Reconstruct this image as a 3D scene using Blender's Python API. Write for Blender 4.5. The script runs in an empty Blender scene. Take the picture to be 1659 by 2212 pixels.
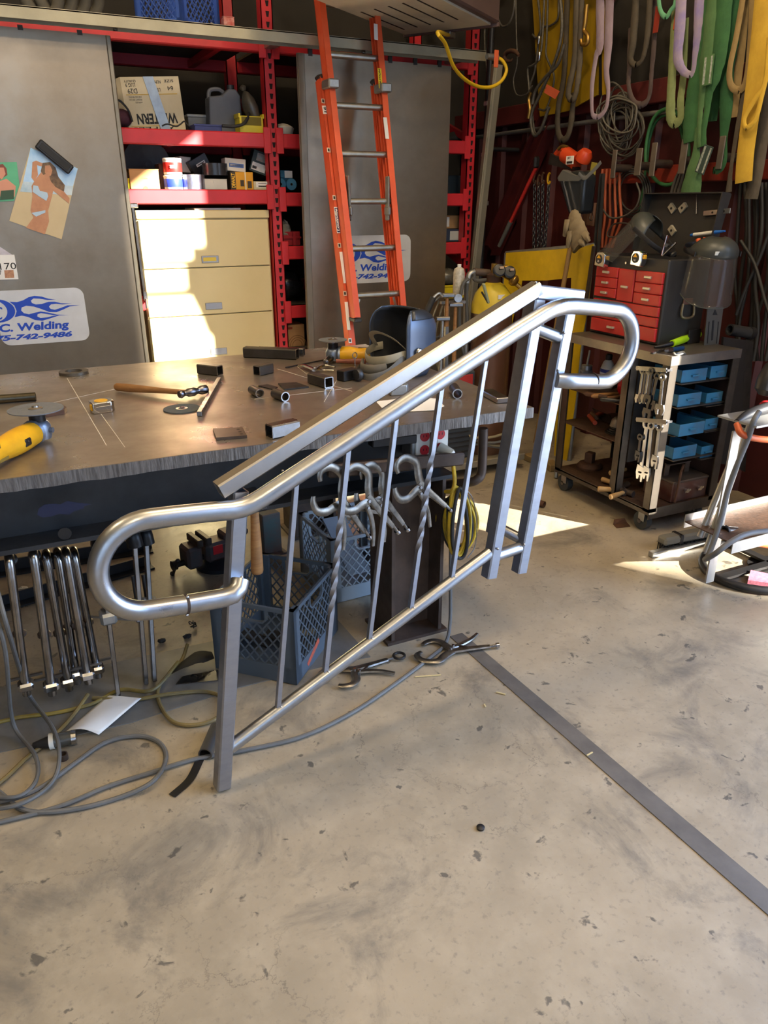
import bpy, math, random
from mathutils import Vector as V, Matrix
random.seed(7)
scene = bpy.context.scene
COL = scene.collection
R = math.radians
PI = math.pi

# ---------------------------------------------------------------- camera
YAW, TILT, FPX, CAMH = R(26.0), R(22.5), 1610.0, 1.5
CX, CY = 829.5, 1106.0
cam_d = bpy.data.cameras.new('camera')
cam = bpy.data.objects.new('camera', cam_d)
COL.objects.link(cam)
cam.location = (0, 0, CAMH)
cam.rotation_euler = (PI / 2 - TILT, 0, -YAW)
cam_d.sensor_fit = 'VERTICAL'
cam_d.sensor_height = 24.0
cam_d.lens = FPX / 2212.0 * 24.0
cam_d.clip_start = 0.02
cam_d.clip_end = 300
scene.camera = cam

# ---------------------------------------------------------------- sky, sun, lamps, exposure
scene.view_settings.view_transform = 'Standard'
scene.view_settings.look = 'None'
scene.view_settings.exposure = 0.66
scene.view_settings.gamma = 1.0
scene.view_settings.use_curve_mapping = False
world = bpy.data.worlds.new('sky_world')
scene.world = world
world.use_nodes = True
wn = world.node_tree.nodes
wl = world.node_tree.links
wn.clear()
w_out = wn.new('ShaderNodeOutputWorld')
w_bg = wn.new('ShaderNodeBackground')
SUN_TRAVEL = V((-0.55, 0.83, -0.40))
w_tc = wn.new('ShaderNodeTexCoord')
w_sep = wn.new('ShaderNodeSeparateXYZ')
w_ramp = wn.new('ShaderNodeValToRGB')
w_ramp.color_ramp.elements[0].position = 0.0
w_ramp.color_ramp.elements[0].color = (0.58, 0.77, 1.0, 1)
w_ramp.color_ramp.elements[1].position = 0.8
w_ramp.color_ramp.elements[1].color = (0.30, 0.50, 1.0, 1)
wl.new(w_tc.outputs['Generated'], w_sep.inputs[0])
wl.new(w_sep.outputs['Z'], w_ramp.inputs[0])
w_bg.inputs['Strength'].default_value = 7.6
wl.new(w_ramp.outputs[0], w_bg.inputs[0])
wl.new(w_bg.outputs[0], w_out.inputs[0])
sun_d = bpy.data.lights.new('sun', 'SUN')
sun = bpy.data.objects.new('sun', sun_d)
COL.objects.link(sun)
sun.location = (8, -10, 8)
sun.rotation_euler = SUN_TRAVEL.to_track_quat('-Z', 'Y').to_euler()
sun_d.energy = 30.0
sun_d.angle = R(0.53)
sun_d.color = (1.0, 0.93, 0.80)


# the shop's own ceiling lamps (fixtures are built with the ceiling)
LAMPS = [(-1.6, 2.2, 4.6), (1.6, 2.2, 4.6), (0.4, -1.6, 4.6), (2.3, 0.2, 4.6)]
for i, p in enumerate(LAMPS):
    d = bpy.data.lights.new('ceiling_lamp_light', 'POINT')
    d.energy = 75
    d.shadow_soft_size = 0.16
    d.color = (1.0, 0.80, 0.54)
    o = bpy.data.objects.new('ceiling_lamp_light', d)
    COL.objects.link(o)
    o.location = (p[0], p[1], p[2] - 0.42)

# ---------------------------------------------------------------- photo pixel -> place on a real plane
_F = V((math.sin(YAW) * math.cos(TILT), math.cos(YAW) * math.cos(TILT), -math.sin(TILT)))
_R = V((math.cos(YAW), -math.sin(YAW), 0))
_U = _R.cross(_F)
_O = V((0, 0, CAMH))


def ray(x, y):
    return _F + _R * ((x - CX) / FPX) - _U * ((y - CY) / FPX)


def pz(x, y, z=0.0):
    d = ray(x, y)
    return _O + d * ((z - CAMH) / d.z)


def py(x, y, Y):
    d = ray(x, y)
    return _O + d * (Y / d.y)


def px(x, y, X):
    d = ray(x, y)
    return _O + d * (X / d.x)


# ---------------------------------------------------------------- materials
def lin(h):
    if isinstance(h, str):
        h = h.lstrip('#')
        c = [int(h[i:i + 2], 16) / 255 for i in (0, 2, 4)]
    else:
        c = list(h)
    return tuple((x / 12.92 if x <= 0.04045 else ((x + 0.055) / 1.055) ** 2.4) for x in c) + (1.0,)


MATS = {}


def M(name, col, rough=0.5, metal=0.0, col2=None, scale=6.0, amt=0.5, bump=0.0, bscale=None, stretch=None, rvar=0.0,
      detail=6.0, trans=0.0, emit=None, coat=0.0, lo=0.35, hi=0.7, spec=None):
    if name in MATS:
        return MATS[name]
    m = bpy.data.materials.new(name)
    m.use_nodes = True
    nt = m.node_tree
    b = nt.nodes['Principled BSDF']
    b.inputs['Roughness'].default_value = rough
    b.inputs['Metallic'].default_value = metal
    b.inputs['Base Color'].default_value = lin(col)
    if spec is not None:
        b.inputs['Specular IOR Level'].default_value = spec
    if coat:
        b.inputs['Coat Weight'].default_value = coat
    if trans:
        b.inputs['Transmission Weight'].default_value = trans
        b.inputs['IOR'].default_value = 1.15
    if emit:
        b.inputs['Emission Color'].default_value = lin(col)
        b.inputs['Emission Strength'].default_value = emit
    if col2 or bump or rvar:
        tc = nt.nodes.new('ShaderNodeTexCoord')
        mp = nt.nodes.new('ShaderNodeMapping')
        if stretch:
            mp.inputs['Scale'].default_value = stretch
        nt.links.new(tc.outputs['Object'], mp.inputs[0])
        nz = nt.nodes.new('ShaderNodeTexNoise')
        nz.inputs['Scale'].default_value = scale
        nz.inputs['Detail'].default_value = detail
        nz.inputs['Roughness'].default_value = 0.62
        nt.links.new(mp.outputs[0], nz.inputs['Vector'])
        rp = nt.nodes.new('ShaderNodeMapRange')
        rp.inputs['From Min'].default_value = lo
        rp.inputs['From Max'].default_value = hi
        rp.inputs['To Max'].default_value = amt if col2 else 1.0
        nt.links.new(nz.outputs['Fac'], rp.inputs['Value'])
        if col2:
            mx = nt.nodes.new('ShaderNodeMix')
            mx.data_type = 'RGBA'
            mx.inputs[6].default_value = lin(col)
            mx.inputs[7].default_value = lin(col2)
            nt.links.new(rp.outputs[0], mx.inputs[0])
            nt.links.new(mx.outputs[2], b.inputs['Base Color'])
        if rvar:
            rr = nt.nodes.new('ShaderNodeMapRange')
            rr.inputs['From Min'].default_value = 0.3
            rr.inputs['From Max'].default_value = 0.7
            rr.inputs['To Min'].default_value = max(0.02, rough - rvar)
            rr.inputs['To Max'].default_value = min(1, rough + rvar)
            nt.links.new(nz.outputs['Fac'], rr.inputs['Value'])
            nt.links.new(rr.outputs[0], b.inputs['Roughness'])
        if bump:
            bp = nt.nodes.new('ShaderNodeBump')
            bp.inputs['Strength'].default_value = bump
            bp.inputs['Distance'].default_value = 0.004
            if bscale:
                n2 = nt.nodes.new('ShaderNodeTexNoise')
                n2.inputs['Scale'].default_value = bscale
                n2.inputs['Detail'].default_value = 4
                nt.links.new(mp.outputs[0], n2.inputs['Vector'])
                nt.links.new(n2.outputs['Fac'], bp.inputs['Height'])
            else:
                nt.links.new(nz.outputs['Fac'], bp.inputs['Height'])
            nt.links.new(bp.outputs[0], b.inputs['Normal'])
    MATS[name] = m
    return m


# ---------------------------------------------------------------- mesh tools
def frame_of(d, up=(0, 0, 1)):
    d = V(d).normalized()
    up = V(up)
    if abs(d.dot(up.normalized())) > 0.98:
        up = V((0, 1, 0)) if abs(d.y) < 0.9 else V((1, 0, 0))
    s = d.cross(up).normalized()
    u = s.cross(d).normalized()
    return d, s, u


def smooth(pts, k=6, closed=False):
    pts = [V(p) for p in pts]
    n = len(pts)
    out = []
    rng = range(n) if closed else range(n - 1)
    for i in rng:
        if closed:
            a, b, c, d = pts[(i - 1) % n], pts[i], pts[(i + 1) % n], pts[(i + 2) % n]
        else:
            b, c = pts[i], pts[i + 1]
            a = pts[i - 1] if i > 0 else b * 2 - c
            d = pts[i + 2] if i + 2 < n else c * 2 - b
        for j in range(k):
            t = j / k
            out.append(0.5 * ((2 * b) + (c - a) * t + (2 * a - 5 * b + 4 * c - d) * t * t + (3 * b - a - 3 * c + d) * t ** 3))
    if not closed:
        out.append(pts[-1])
    return out


def interp(vals, n):
    if not isinstance(vals, (list, tuple)):
        return [vals] * n
    m = len(vals)
    out = []
    for i in range(n):
        t = i / max(1, n - 1) * (m - 1)
        j = min(int(t), m - 2)
        out.append(vals[j] * (1 - (t - j)) + vals[j + 1] * (t - j))
    return out


TEXTS = {}


def text_geo(s, shear=0.0, bold=0.0):
    key = (s, shear, bold)
    if key in TEXTS:
        return TEXTS[key]
    cu = bpy.data.curves.new('letters', 'FONT')
    cu.body = s
    cu.shear = shear
    cu.offset = bold
    cu.resolution_u = 3
    cu.fill_mode = 'FRONT'
    o = bpy.data.objects.new('letters', cu)
    me = o.to_mesh()
    vs = [v.co.copy() for v in me.vertices]
    fs = [tuple(p.vertices) for p in me.polygons]
    o.to_mesh_clear()
    bpy.data.objects.remove(o)
    bpy.data.curves.remove(cu)
    x0 = min(v.x for v in vs)
    x1 = max(v.x for v in vs)
    y0 = min(v.y for v in vs)
    y1 = max(v.y for v in vs)
    vs = [((v.x - x0) / (x1 - x0), (v.y - y0) / (y1 - y0)) for v in vs]
    TEXTS[key] = (vs, fs)
    return TEXTS[key]


class MB:
    def __init__(self):
        self.v = []
        self.f = []

    def add(self, vs, fs):
        n = len(self.v)
        self.v += [V(p) for p in vs]
        self.f += [tuple(i + n for i in f) for f in fs]
        return self

    def obox(self, c, ax, ay, az, s, bev=0.0):
        c = V(c)
        hx, hy, hz = s[0] / 2, s[1] / 2, s[2] / 2
        if bev <= 0:
            vs = [c + ax * (hx * i) + ay * (hy * j) + az * (hz * k) for i in (-1, 1) for j in (-1, 1) for k in (-1, 1)]
            fs = [(0, 1, 3, 2), (4, 6, 7, 5), (0, 4, 5, 1), (2, 3, 7, 6), (0, 2, 6, 4), (1, 5, 7, 3)]
            return self.add(vs, fs)
        b = min(bev, hx * .9, hy * .9, hz * .9)
        vs = []
        idx = {}
        for i in (-1, 1):
            for j in (-1, 1):
                for k in (-1, 1):
                    for a in range(3):
                        h = [hx - b, hy - b, hz - b]
                        h[a] += b
                        idx[(i, j, k, a)] = len(vs)
                        vs.append(c + ax * (h[0] * i) + ay * (h[1] * j) + az * (h[2] * k))
        fs = []
        for a in range(3):
            for s_ in (-1, 1):
                q = []
                for (p, r) in ((-1, -1), (1, -1), (1, 1), (-1, 1)):
                    t = [0, 0, 0]
                    t[a] = s_
                    t[(a + 1) % 3] = p
                    t[(a + 2) % 3] = r
                    q.append(idx[(t[0], t[1], t[2], a)])
                fs.append(tuple(q if s_ > 0 else q[::-1]))
        for a in range(3):
            b1, b2 = (a + 1) % 3, (a + 2) % 3
            for p in (-1, 1):
                for r in (-1, 1):
                    t0 = [0, 0, 0]
                    t1 = [0, 0, 0]
                    t0[a], t1[a] = -1, 1
                    t0[b1] = t1[b1] = p
                    t0[b2] = t1[b2] = r
                    q = [idx[(*t0, b1)], idx[(*t1, b1)], idx[(*t1, b2)], idx[(*t0, b2)]]
                    fs.append(tuple(q if p * r > 0 else q[::-1]))
        for i in (-1, 1):
            for j in (-1, 1):
                for k in (-1, 1):
                    q = [idx[(i, j, k, 0)], idx[(i, j, k, 1)], idx[(i, j, k, 2)]]
                    fs.append(tuple(q if i * j * k > 0 else q[::-1]))
        return self.add(vs, fs)

    def box(self, c, s, rz=0.0, bev=0.0):
        ax = V((math.cos(rz), math.sin(rz), 0))
        ay = V((-math.sin(rz), math.cos(rz), 0))
        return self.obox(c, ax, ay, V((0, 0, 1)), s, bev)

    def bb(self, x0, x1, y0, y1, z0, z1, bev=0.0):
        return self.box(((x0 + x1) / 2, (y0 + y1) / 2, (z0 + z1) / 2), (abs(x1 - x0), abs(y1 - y0), abs(z1 - z0)), 0, bev)

    def bar(self, p0, p1, w, h, up=(0, 0, 1), bev=0.0):
        p0, p1 = V(p0), V(p1)
        d, s, u = frame_of(p1 - p0, up)
        return self.obox((p0 + p1) / 2, d, s, u, ((p1 - p0).length, w, h), bev)

    def cyl(self, p0, p1, r, r2=None, n=16, cap=True):
        p0, p1 = V(p0), V(p1)
        r2 = r if r2 is None else r2
        d, s, u = frame_of(p1 - p0)
        vs = []
        for p, rr in ((p0, r), (p1, r2)):
            for i in range(n):
                a = 2 * PI * i / n
                vs.append(p + s * (math.cos(a) * rr) + u * (math.sin(a) * rr))
        fs = [(i, (i + 1) % n, n + (i + 1) % n, n + i) for i in range(n)]
        if cap:
            fs += [tuple(range(n))[::-1], tuple(range(n, 2 * n))]
        return self.add(vs, fs)

    def pipe(self, p0, p1, ro, ri, n=18):
        p0, p1 = V(p0), V(p1)
        d, s, u = frame_of(p1 - p0)
        vs = []
        for p in (p0, p1):
            for rr in (ro, ri):
                for i in range(n):
                    a = 2 * PI * i / n
                    vs.append(p + s * (math.cos(a) * rr) + u * (math.sin(a) * rr))
        fs = []
        for i in range(n):
            j = (i + 1) % n
            fs += [(i, j, 2 * n + j, 2 * n + i), (n + j, n + i, 3 * n + i, 3 * n + j), (j, i, n + i, n + j),
                   (2 * n + i, 2 * n + j, 3 * n + j, 3 * n + i)]
        return self.add(vs, fs)

    def sqtube(self, p0, p1, w, h, t, up=(0, 0, 1)):
        p0, p1 = V(p0), V(p1)
        d, s, u = frame_of(p1 - p0, up)
        vs = []
        c = min(w, h) * 0.10
        for p in (p0, p1):
            for (a, b, cc) in ((w / 2, h / 2, c), (w / 2 - t, h / 2 - t, c * .4)):
                for (x, y) in ((-a, -b + cc), (-a + cc, -b), (a - cc, -b), (a, -b + cc), (a, b - cc), (a - cc, b), (-a + cc, b), (-a, b - cc)):
                    vs.append(p + s * x + u * y)
        n = 8
        fs = []
        for i in range(n):
            j = (i + 1) % n
            fs += [(i, j, 2 * n + j, 2 * n + i), (n + j, n + i, 3 * n + i, 3 * n + j), (j, i, n + i, n + j),
                   (2 * n + i, 2 * n + j, 3 * n + j, 3 * n + i)]
        return self.add(vs, fs)

    def sweep(self, path, r, n=10, closed=False, flat=1.0, side=None, cap=True, twist=0.0, square=False):
        """tube along a path; r may be a list; flat squashes it, side fixes the wide direction"""
        path = [V(p) for p in path]
        m = len(path)
        rs = interp(r, m)
        tg = []
        for i in range(m):
            if closed:
                t = path[(i + 1) % m] - path[(i - 1) % m]
            else:
                t = path[min(i + 1, m - 1)] - path[max(i - 1, 0)]
            tg.append(t.normalized() if t.length > 1e-9 else V((0, 0, 1)))
        _, s, u = frame_of(tg[0])
        vs = []
        for i in range(m):
            t = tg[i]
            if side is not None:
                w = V(side)
                w = w - t * w.dot(t)
                if w.length > 1e-4:
                    s = w.normalized()
            else:
                s = (s - t * s.dot(t))
                s = s.normalized() if s.length > 1e-6 else frame_of(t)[1]
            u = t.cross(s)
            tw = twist * i / max(1, m - 1)
            for k in range(n):
                a = 2 * PI * (k + (0.5 if square else 0)) / n + tw
                vs.append(path[i] + s * (math.cos(a) * rs[i]) + u * (math.sin(a) * rs[i] * flat))
        fs = []
        for i in range(m if closed else m - 1):
            j = (i + 1) % m
            for k in range(n):
                l = (k + 1) % n
                fs.append((i * n + k, i * n + l, j * n + l, j * n + k))
        if cap and not closed:
            fs += [tuple(range(n))[::-1], tuple(range((m - 1) * n, m * n))]
        return self.add(vs, fs)

    def prism(self, poly, o, ux, uy, depth, both=True):
        """polygon (in ux, uy units) extruded by the vector depth"""
        o, ux, uy, depth = V(o), V(ux), V(uy), V(depth)
        n = len(poly)
        a = [o + ux * p[0] + uy * p[1] for p in poly]
        vs = a + [p + depth for p in a]
        fs = [tuple(range(n)), tuple(range(n, 2 * n))[::-1]]
        fs += [(i, n + i, n + (i + 1) % n, (i + 1) % n) for i in range(n)]
        return self.add(vs, fs)

    def slab(self, pts, depth):
        pts = [V(p) for p in pts]
        depth = V(depth)
        n = len(pts)
        return self.add(pts + [p + depth for p in pts],
                        [tuple(range(n)), tuple(range(n, 2 * n))[::-1]] + [(i, n + i, n + (i + 1) % n, (i + 1) % n) for i in range(n)])

    def lathe(self, prof, o, axis=(0, 0, 1), n=20, sx=1.0, sy=1.0, up=(1, 0, 0)):
        o = V(o)
        d, s, u = frame_of(axis, up)
        vs = []
        for (r, z) in prof:
            for i in range(n):
                a = 2 * PI * i / n
                vs.append(o + d * z + s * (math.cos(a) * r * sx) + u * (math.sin(a) * r * sy))
        m = len(prof)
        fs = [(j * n + i, j * n + (i + 1) % n, (j + 1) * n + (i + 1) % n, (j + 1) * n + i) for j in range(m - 1) for i in range(n)]
        fs += [tuple(range(n))[::-1], tuple(range((m - 1) * n, m * n))]
        return self.add(vs, fs)

    def ball(self, c, r, sx=1, sy=1, sz=1, n=12, m=8):
        c = V(c)
        vs = [c + V((0, 0, -r * sz))]
        for j in range(1, m):
            ph = -PI / 2 + PI * j / m
            for i in range(n):
                a = 2 * PI * i / n
                vs.append(c + V((math.cos(a) * math.cos(ph) * r * sx, math.sin(a) * math.cos(ph) * r * sy, math.sin(ph) * r * sz)))
        vs.append(c + V((0, 0, r * sz)))
        fs = [(0, 1 + (i + 1) % n, 1 + i) for i in range(n)]
        for j in range(m - 2):
            for i in range(n):
                a, b = 1 + j * n, 1 + (j + 1) * n
                fs.append((a + i, a + (i + 1) % n, b + (i + 1) % n, b + i))
        t = len(vs) - 1
        b = 1 + (m - 2) * n
        fs += [(b + i, b + (i + 1) % n, t) for i in range(n)]
        return self.add(vs, fs)

    def text(self, s, o, ux, uy, w, h, shear=0.0, bold=0.0):
        """flat lettering: lower left corner o, reading direction ux, upward uy"""
        vs, fs = text_geo(s, shear, bold)
        o, ux, uy = V(o), V(ux).normalized(), V(uy).normalized()
        nrm = ux.cross(uy).normalized() * 0.0004
        return self.add([o + ux * (x * w) + uy * (y * h) + nrm for x, y in vs], fs)

    def grid(self, fn, nu, nv):
        vs = [fn(i / nu, j / nv) for i in range(nu + 1) for j in range(nv + 1)]
        w = nv + 1
        return self.add(vs, [(i * w + j, (i + 1) * w + j, (i + 1) * w + j + 1, i * w + j + 1) for i in range(nu) for j in range(nv)])


MW = {}


def build(mb, name, mat, parent=None, smooth_angle=38, solid=0.0, bevel=0.0):
    me = bpy.data.meshes.new(name)
    if parent is None:
        xs = [p.x for p in mb.v]
        ys = [p.y for p in mb.v]
        org = V(((min(xs) + max(xs)) / 2, (min(ys) + max(ys)) / 2, min(p.z for p in mb.v)))
        vs = [p - org for p in mb.v]
    else:
        inv = MW[parent.name].inverted()
        vs = [inv @ p for p in mb.v]
    me.from_pydata([tuple(p) for p in vs], [], mb.f)
    me.polygons.foreach_set('use_smooth', [True] * len(me.polygons))
    me.update()
    me.set_sharp_from_angle(angle=R(smooth_angle))
    me.materials.append(mat)
    o = bpy.data.objects.new(name, me)
    COL.objects.link(o)
    if parent is None:
        o.location = org
        MW[o.name] = Matrix.Translation(org)
    else:
        o.parent = parent
        MW[o.name] = MW[parent.name]
    if solid:
        s = o.modifiers.new('thickness', 'SOLIDIFY')
        s.thickness = solid
        s.offset = 0
    if bevel:
        s = o.modifiers.new('bevel', 'BEVEL')
        s.width = bevel
        s.segments = 2
        s.limit_method = 'ANGLE'
    return o


def tag(o, label, cat, group=None):
    o['label'] = label
    o['category'] = cat
    if group:
        o['group'] = group
    return o


def thing(name, label, cat, loc=(0, 0, 0), rz=0.0, group=None, rot=None):
    o = bpy.data.objects.new(name, None)
    o.empty_display_size = 0.05
    COL.objects.link(o)
    o.location = V(loc)
    o.rotation_euler = rot if rot else (0, 0, rz)
    MW[o.name] = Matrix.Translation(V(loc)) @ o.rotation_euler.to_matrix().to_4x4()
    return tag(o, label, cat, group)


def one(mb, name, mat, label, cat, group=None, **k):
    return tag(build(mb, name, mat, None, **k), label, cat, group)


def struct(mb, name, mat, **k):
    o = build(mb, name, mat, None, **k)
    o['kind'] = 'structure'
    return o


def lw(o, p):
    """a point of the thing's own space -> world"""
    return MW[o.name] @ V(p)


class L:
    """mesh builder in a thing's own space"""
    def __init__(self, root):
        self.root = root

    def part(self, name, mat, fn, parent=None, label=None, **k):
        mb = MB()
        fn(mb)
        mw = MW[self.root.name]
        mb.v = [mw @ p for p in mb.v]
        o = build(mb, name, mat, parent or self.root, **k)
        if label:
            o['label'] = label
        return o
# ---------------------------------------------------------------- materials used in many places
steel = M('bare_steel', '#9a9a9e', 0.30, 1.0, '#77756f', 14, .7, .08, rvar=.08)
steel_bright = M('bright_steel', '#c2c3c8', 0.22, 1.0, '#8f8d8a', 10, .6, .05, rvar=.07)
tube_steel = M('tube_steel', '#a6aab4', 0.40, 1.0, '#868992', 9, .4, .03, stretch=(1, 1, 3), rvar=.06)
pipe_steel = M('pipe_steel', '#b2b5bb', 0.33, 1.0, '#858583', 12, .6, .05, rvar=.07)
mill = M('mill_scale', '#4a4744', 0.48, .75, '#2e2c2b', 9, .8, .12, rvar=.1)
mill_brown = M('brown_steel', '#5a4c44', 0.5, .55, '#37302c', 8, .8, .12, rvar=.1)
dark_steel = M('dark_steel', '#2a2a2c', 0.45, .6, '#3c3733', 10, .6, .1)
black_metal = M('black_metal', '#17171a', 0.45, .3, '#2c2a28', 12, .5, .08)
chrome = M('chrome', '#d9dadd', 0.14, 1.0, '#a9a9a8', 20, .4)
galv = M('galvanised', '#a7a9a8', 0.42, .85, '#8a8b88', 22, .8, .05)
rusty = M('rusty_steel', '#5d3e2c', 0.75, .3, '#33251d', 14, .8, .2)
brass = M('brass', '#b08a45', 0.35, .9, '#6d5426', 18, .5)
copper = M('copper', '#b8623c', 0.35, .9, '#7a3f27', 18, .5)
black_rubber = M('black_rubber', '#1b1b1c', 0.7, 0, '#2b2a29', 20, .5)
black_plastic = M('black_plastic', '#1d1d20', 0.42, 0, '#2b2b2d', 14, .4)
grey_plastic = M('grey_plastic', '#6d6f70', 0.5, 0, '#55565a', 12, .5)
white_plastic = M('white_plastic', '#dcdad2', 0.45, 0, '#bdb8aa', 10, .4)
white_paper = M('white_paper', '#e6e4df', 0.8, 0, '#cfccc6', 5, .5)
ink = M('black_ink', '#1a1a1c', 0.7)
blue_ink = M('blue_ink', '#1d46b4', 0.5)
wood = M('handle_wood', '#9c6f3f', 0.55, 0, '#6b4524', 12, .8, .1, stretch=(1, 1, 6))
wood_dark = M('old_wood', '#6f4a2c', 0.6, 0, '#40291a', 12, .8, .1)
rack_red = M('rack_red', '#c2272f', 0.42, 0, '#8f1a20', 5, .5, .04)
red_paint = M('red_paint', '#b32025', 0.38, 0, '#7c1518', 9, .5, .03)
maroon = M('maroon_paint', '#5a1d1c', 0.55, 0, '#3a1413', 6, .7, .05)
yellow_paint = M('yellow_paint', '#e0a81c', 0.42, 0, '#b07f14', 10, .6, .04)
yellow_cloth = M('yellow_vinyl', '#d8b211', 0.5, 0, '#a8860c', 7, .6, .15)
orange_fg = M('orange_fibreglass', '#dd5a33', 0.42, 0, '#b8431f', 7, .5, .03)
carton = M('brown_carton', '#b98b5a', 0.8, 0, '#a07645', 7, .5, .04)
dark_board = M('dark_particle_board', '#4f4638', 0.8, 0, '#332d25', 30, .7)
grey_cable = M('grey_cable', '#5f5f5e', 0.6, 0, '#474746', 12, .6)
wire_rope = M('wire_rope', '#5c5850', 0.55, .4, '#3a3630', 60, .8, .4)


# ---------------------------------------------------------------- structure
def floor_mat():
    m = bpy.data.materials.new('worn_concrete')
    m.use_nodes = True
    nt = m.node_tree
    N, K = nt.nodes, nt.links
    b = N['Principled BSDF']
    tc = N.new('ShaderNodeTexCoord')

    def noise(scale, det, rough=.6, dist=0):
        n = N.new('ShaderNodeTexNoise')
        n.inputs['Scale'].default_value = scale
        n.inputs['Detail'].default_value = det
        n.inputs['Roughness'].default_value = rough
        n.inputs['Distortion'].default_value = dist
        K.new(tc.outputs['Object'], n.inputs['Vector'])
        return n

    def rng(src, a, c, lo=0., hi=1.):
        r = N.new('ShaderNodeMapRange')
        r.inputs['From Min'].default_value = a
        r.inputs['From Max'].default_value = c
        r.inputs['To Min'].default_value = lo
        r.inputs['To Max'].default_value = hi
        K.new(src, r.inputs['Value'])
        return r.outputs[0]

    def mix(fac, c1, c2):
        x = N.new('ShaderNodeMix')
        x.data_type = 'RGBA'
        if isinstance(fac, float):
            x.inputs[0].default_value = fac
        else:
            K.new(fac, x.inputs[0])
        for i, c in ((6, c1), (7, c2)):
            if isinstance(c, tuple):
                x.inputs[i].default_value = c
            else:
                K.new(c, x.inputs[i])
        return x.outputs[2]

    def mul(a, c):
        x = N.new('ShaderNodeMath')
        x.operation = 'MULTIPLY'
        K.new(a, x.inputs[0])
        K.new(c, x.inputs[1])
        return x.outputs[0]

    n1 = noise(1.3, 8, .62)
    n2 = noise(9, 8, .66)
    n3 = noise(3.2, 7, .7, .6)
    n4 = noise(55, 3, .6)
    n5 = noise(18, 4, .55, .4)
    col = mix(rng(n1.outputs[0], .34, .68), lin('#a0937d'), lin('#857b69'))
    col = mix(rng(n2.outputs[0], .44, .74, 0, .55), col, lin('#b0a38b'))
    col = mix(rng(n3.outputs[0], .52, .68, 0, .75), col, lin('#656058'))
    col = mix(rng(n4.outputs[0], .58, .70, 0, .45), col, lin('#69645c'))
    # small dark spots of oil and burnt metal
    col = mix(rng(n5.outputs[0], .655, .70, 0, .8), col, lin('#45423e'))
    # hairline cracks
    vo = N.new('ShaderNodeTexVoronoi')
    vo.feature = 'DISTANCE_TO_EDGE'
    vo.inputs['Scale'].default_value = 2.1
    wob = N.new('ShaderNodeVectorMath')
    wob.operation = 'SCALE'
    wob.inputs['Scale'].default_value = .28
    nw = noise(5, 6, .7)
    K.new(nw.outputs['Color'], wob.inputs[0])
    ad = N.new('ShaderNodeVectorMath')
    K.new(tc.outputs['Object'], ad.inputs[0])
    K.new(wob.outputs[0], ad.inputs[1])
    K.new(ad.outputs[0], vo.inputs['Vector'])
    crack = mul(rng(vo.outputs['Distance'], .0, .008, 1, 0), rng(n1.outputs[0], .45, .57, 0, .55))
    col = mix(crack, col, lin('#4e4943'))
    K.new(col, b.inputs['Base Color'])
    K.new(rng(n2.outputs[0], .3, .7, .32, .55), b.inputs['Roughness'])
    b.inputs['Specular IOR Level'].default_value = .5
    bp = N.new('ShaderNodeBump')
    bp.inputs['Strength'].default_value = .12
    bp.inputs['Distance'].default_value = .004
    K.new(n2.outputs[0], bp.inputs['Height'])
    K.new(bp.outputs[0], b.inputs['Normal'])
    return m


XW = 3.52           # right wall
YB = 5.75           # back wall
DOOR_Y = 1.22       # jamb of the big side door, just out of the picture
struct(MB().bb(-5.2, 3.9, -5.2, 6.0, -.2, 0), 'floor', floor_mat())
struct(MB().bb(-30, 40, -40, -5.2, -.25, -.02).bb(3.9, 40, -5.2, 14, -.25, -.02), 'ground_outside',
       M('yard_concrete', '#b3aca0', .9, 0, '#9a9388', 3, .6))
siding = M('maroon_siding', '#4e1f1e', 0.5, .1, '#351413', 3, .7, .04)
dark_siding = M('dark_insulation', '#2b2620', 0.85, 0, '#1c1915', 3, .6)
# ribbed siding of the right wall: profile along Y
mb = MB()
prof = []
y = DOOR_Y
while y < YB:
    for dy, dx in ((0, 0), (.20, 0), (.225, -.025), (.285, -.025), (.31, 0)):
        prof.append((XW + dx, min(y + dy, YB)))
    y += .31
prof = [p for i, p in enumerate(prof) if i == 0 or p[1] > prof[i - 1][1] + 1e-6 or p[0] != prof[i - 1][0]]
poly = prof + [(XW + .12, YB + .12), (XW + .12, DOOR_Y)]
mb.prism(poly, (0, 0, 0), (1, 0, 0), (0, 1, 0), (0, 0, 2.12))
wall_right = struct(mb, 'wall_right', siding, smooth_angle=20)
mb = MB().bb(XW + .01, XW + .12, DOOR_Y, YB + .12, 2.12, 5.0)
build(mb, 'insulation_panel', dark_siding, wall_right)
build(MB().bb(XW + .0, XW + .12, -5.0, DOOR_Y, 3.7, 5.0).bb(XW, XW + .12, -5.0, -2.2, 0, 3.7), 'door_header', siding, wall_right)
build(MB().bb(XW + .0, XW + .14, DOOR_Y - .12, DOOR_Y, 0, 3.7), 'door_jamb', dark_steel, wall_right)
# unseen stepped slab added to break the sun patch on the cabinet into panes
blocker_outline = [(1.20, 1.75), (1.20, 1.26), (1.03, 1.26), (1.03, 1.19), (.66, 1.19), (.66, 1.155), (.98, 1.155), (.98, 1.02), (.66, 1.02), (.66, .975), (1.0, .975), (1.05, .85), (1.08, .75), (1.2, .62), (1.2, -.9), (1.36, -.9), (1.36, 1.75)]
lp_ = []
for (xc, zc_) in blocker_outline:
    tt = (3.57 - xc) / .55
    lp_.append(V((3.57, 4.74 - .83 * tt, zc_ + .40 * tt)))
build(MB().slab(lp_, (.03, 0, 0)), 'sun_blocker', dark_steel, wall_right)
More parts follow.
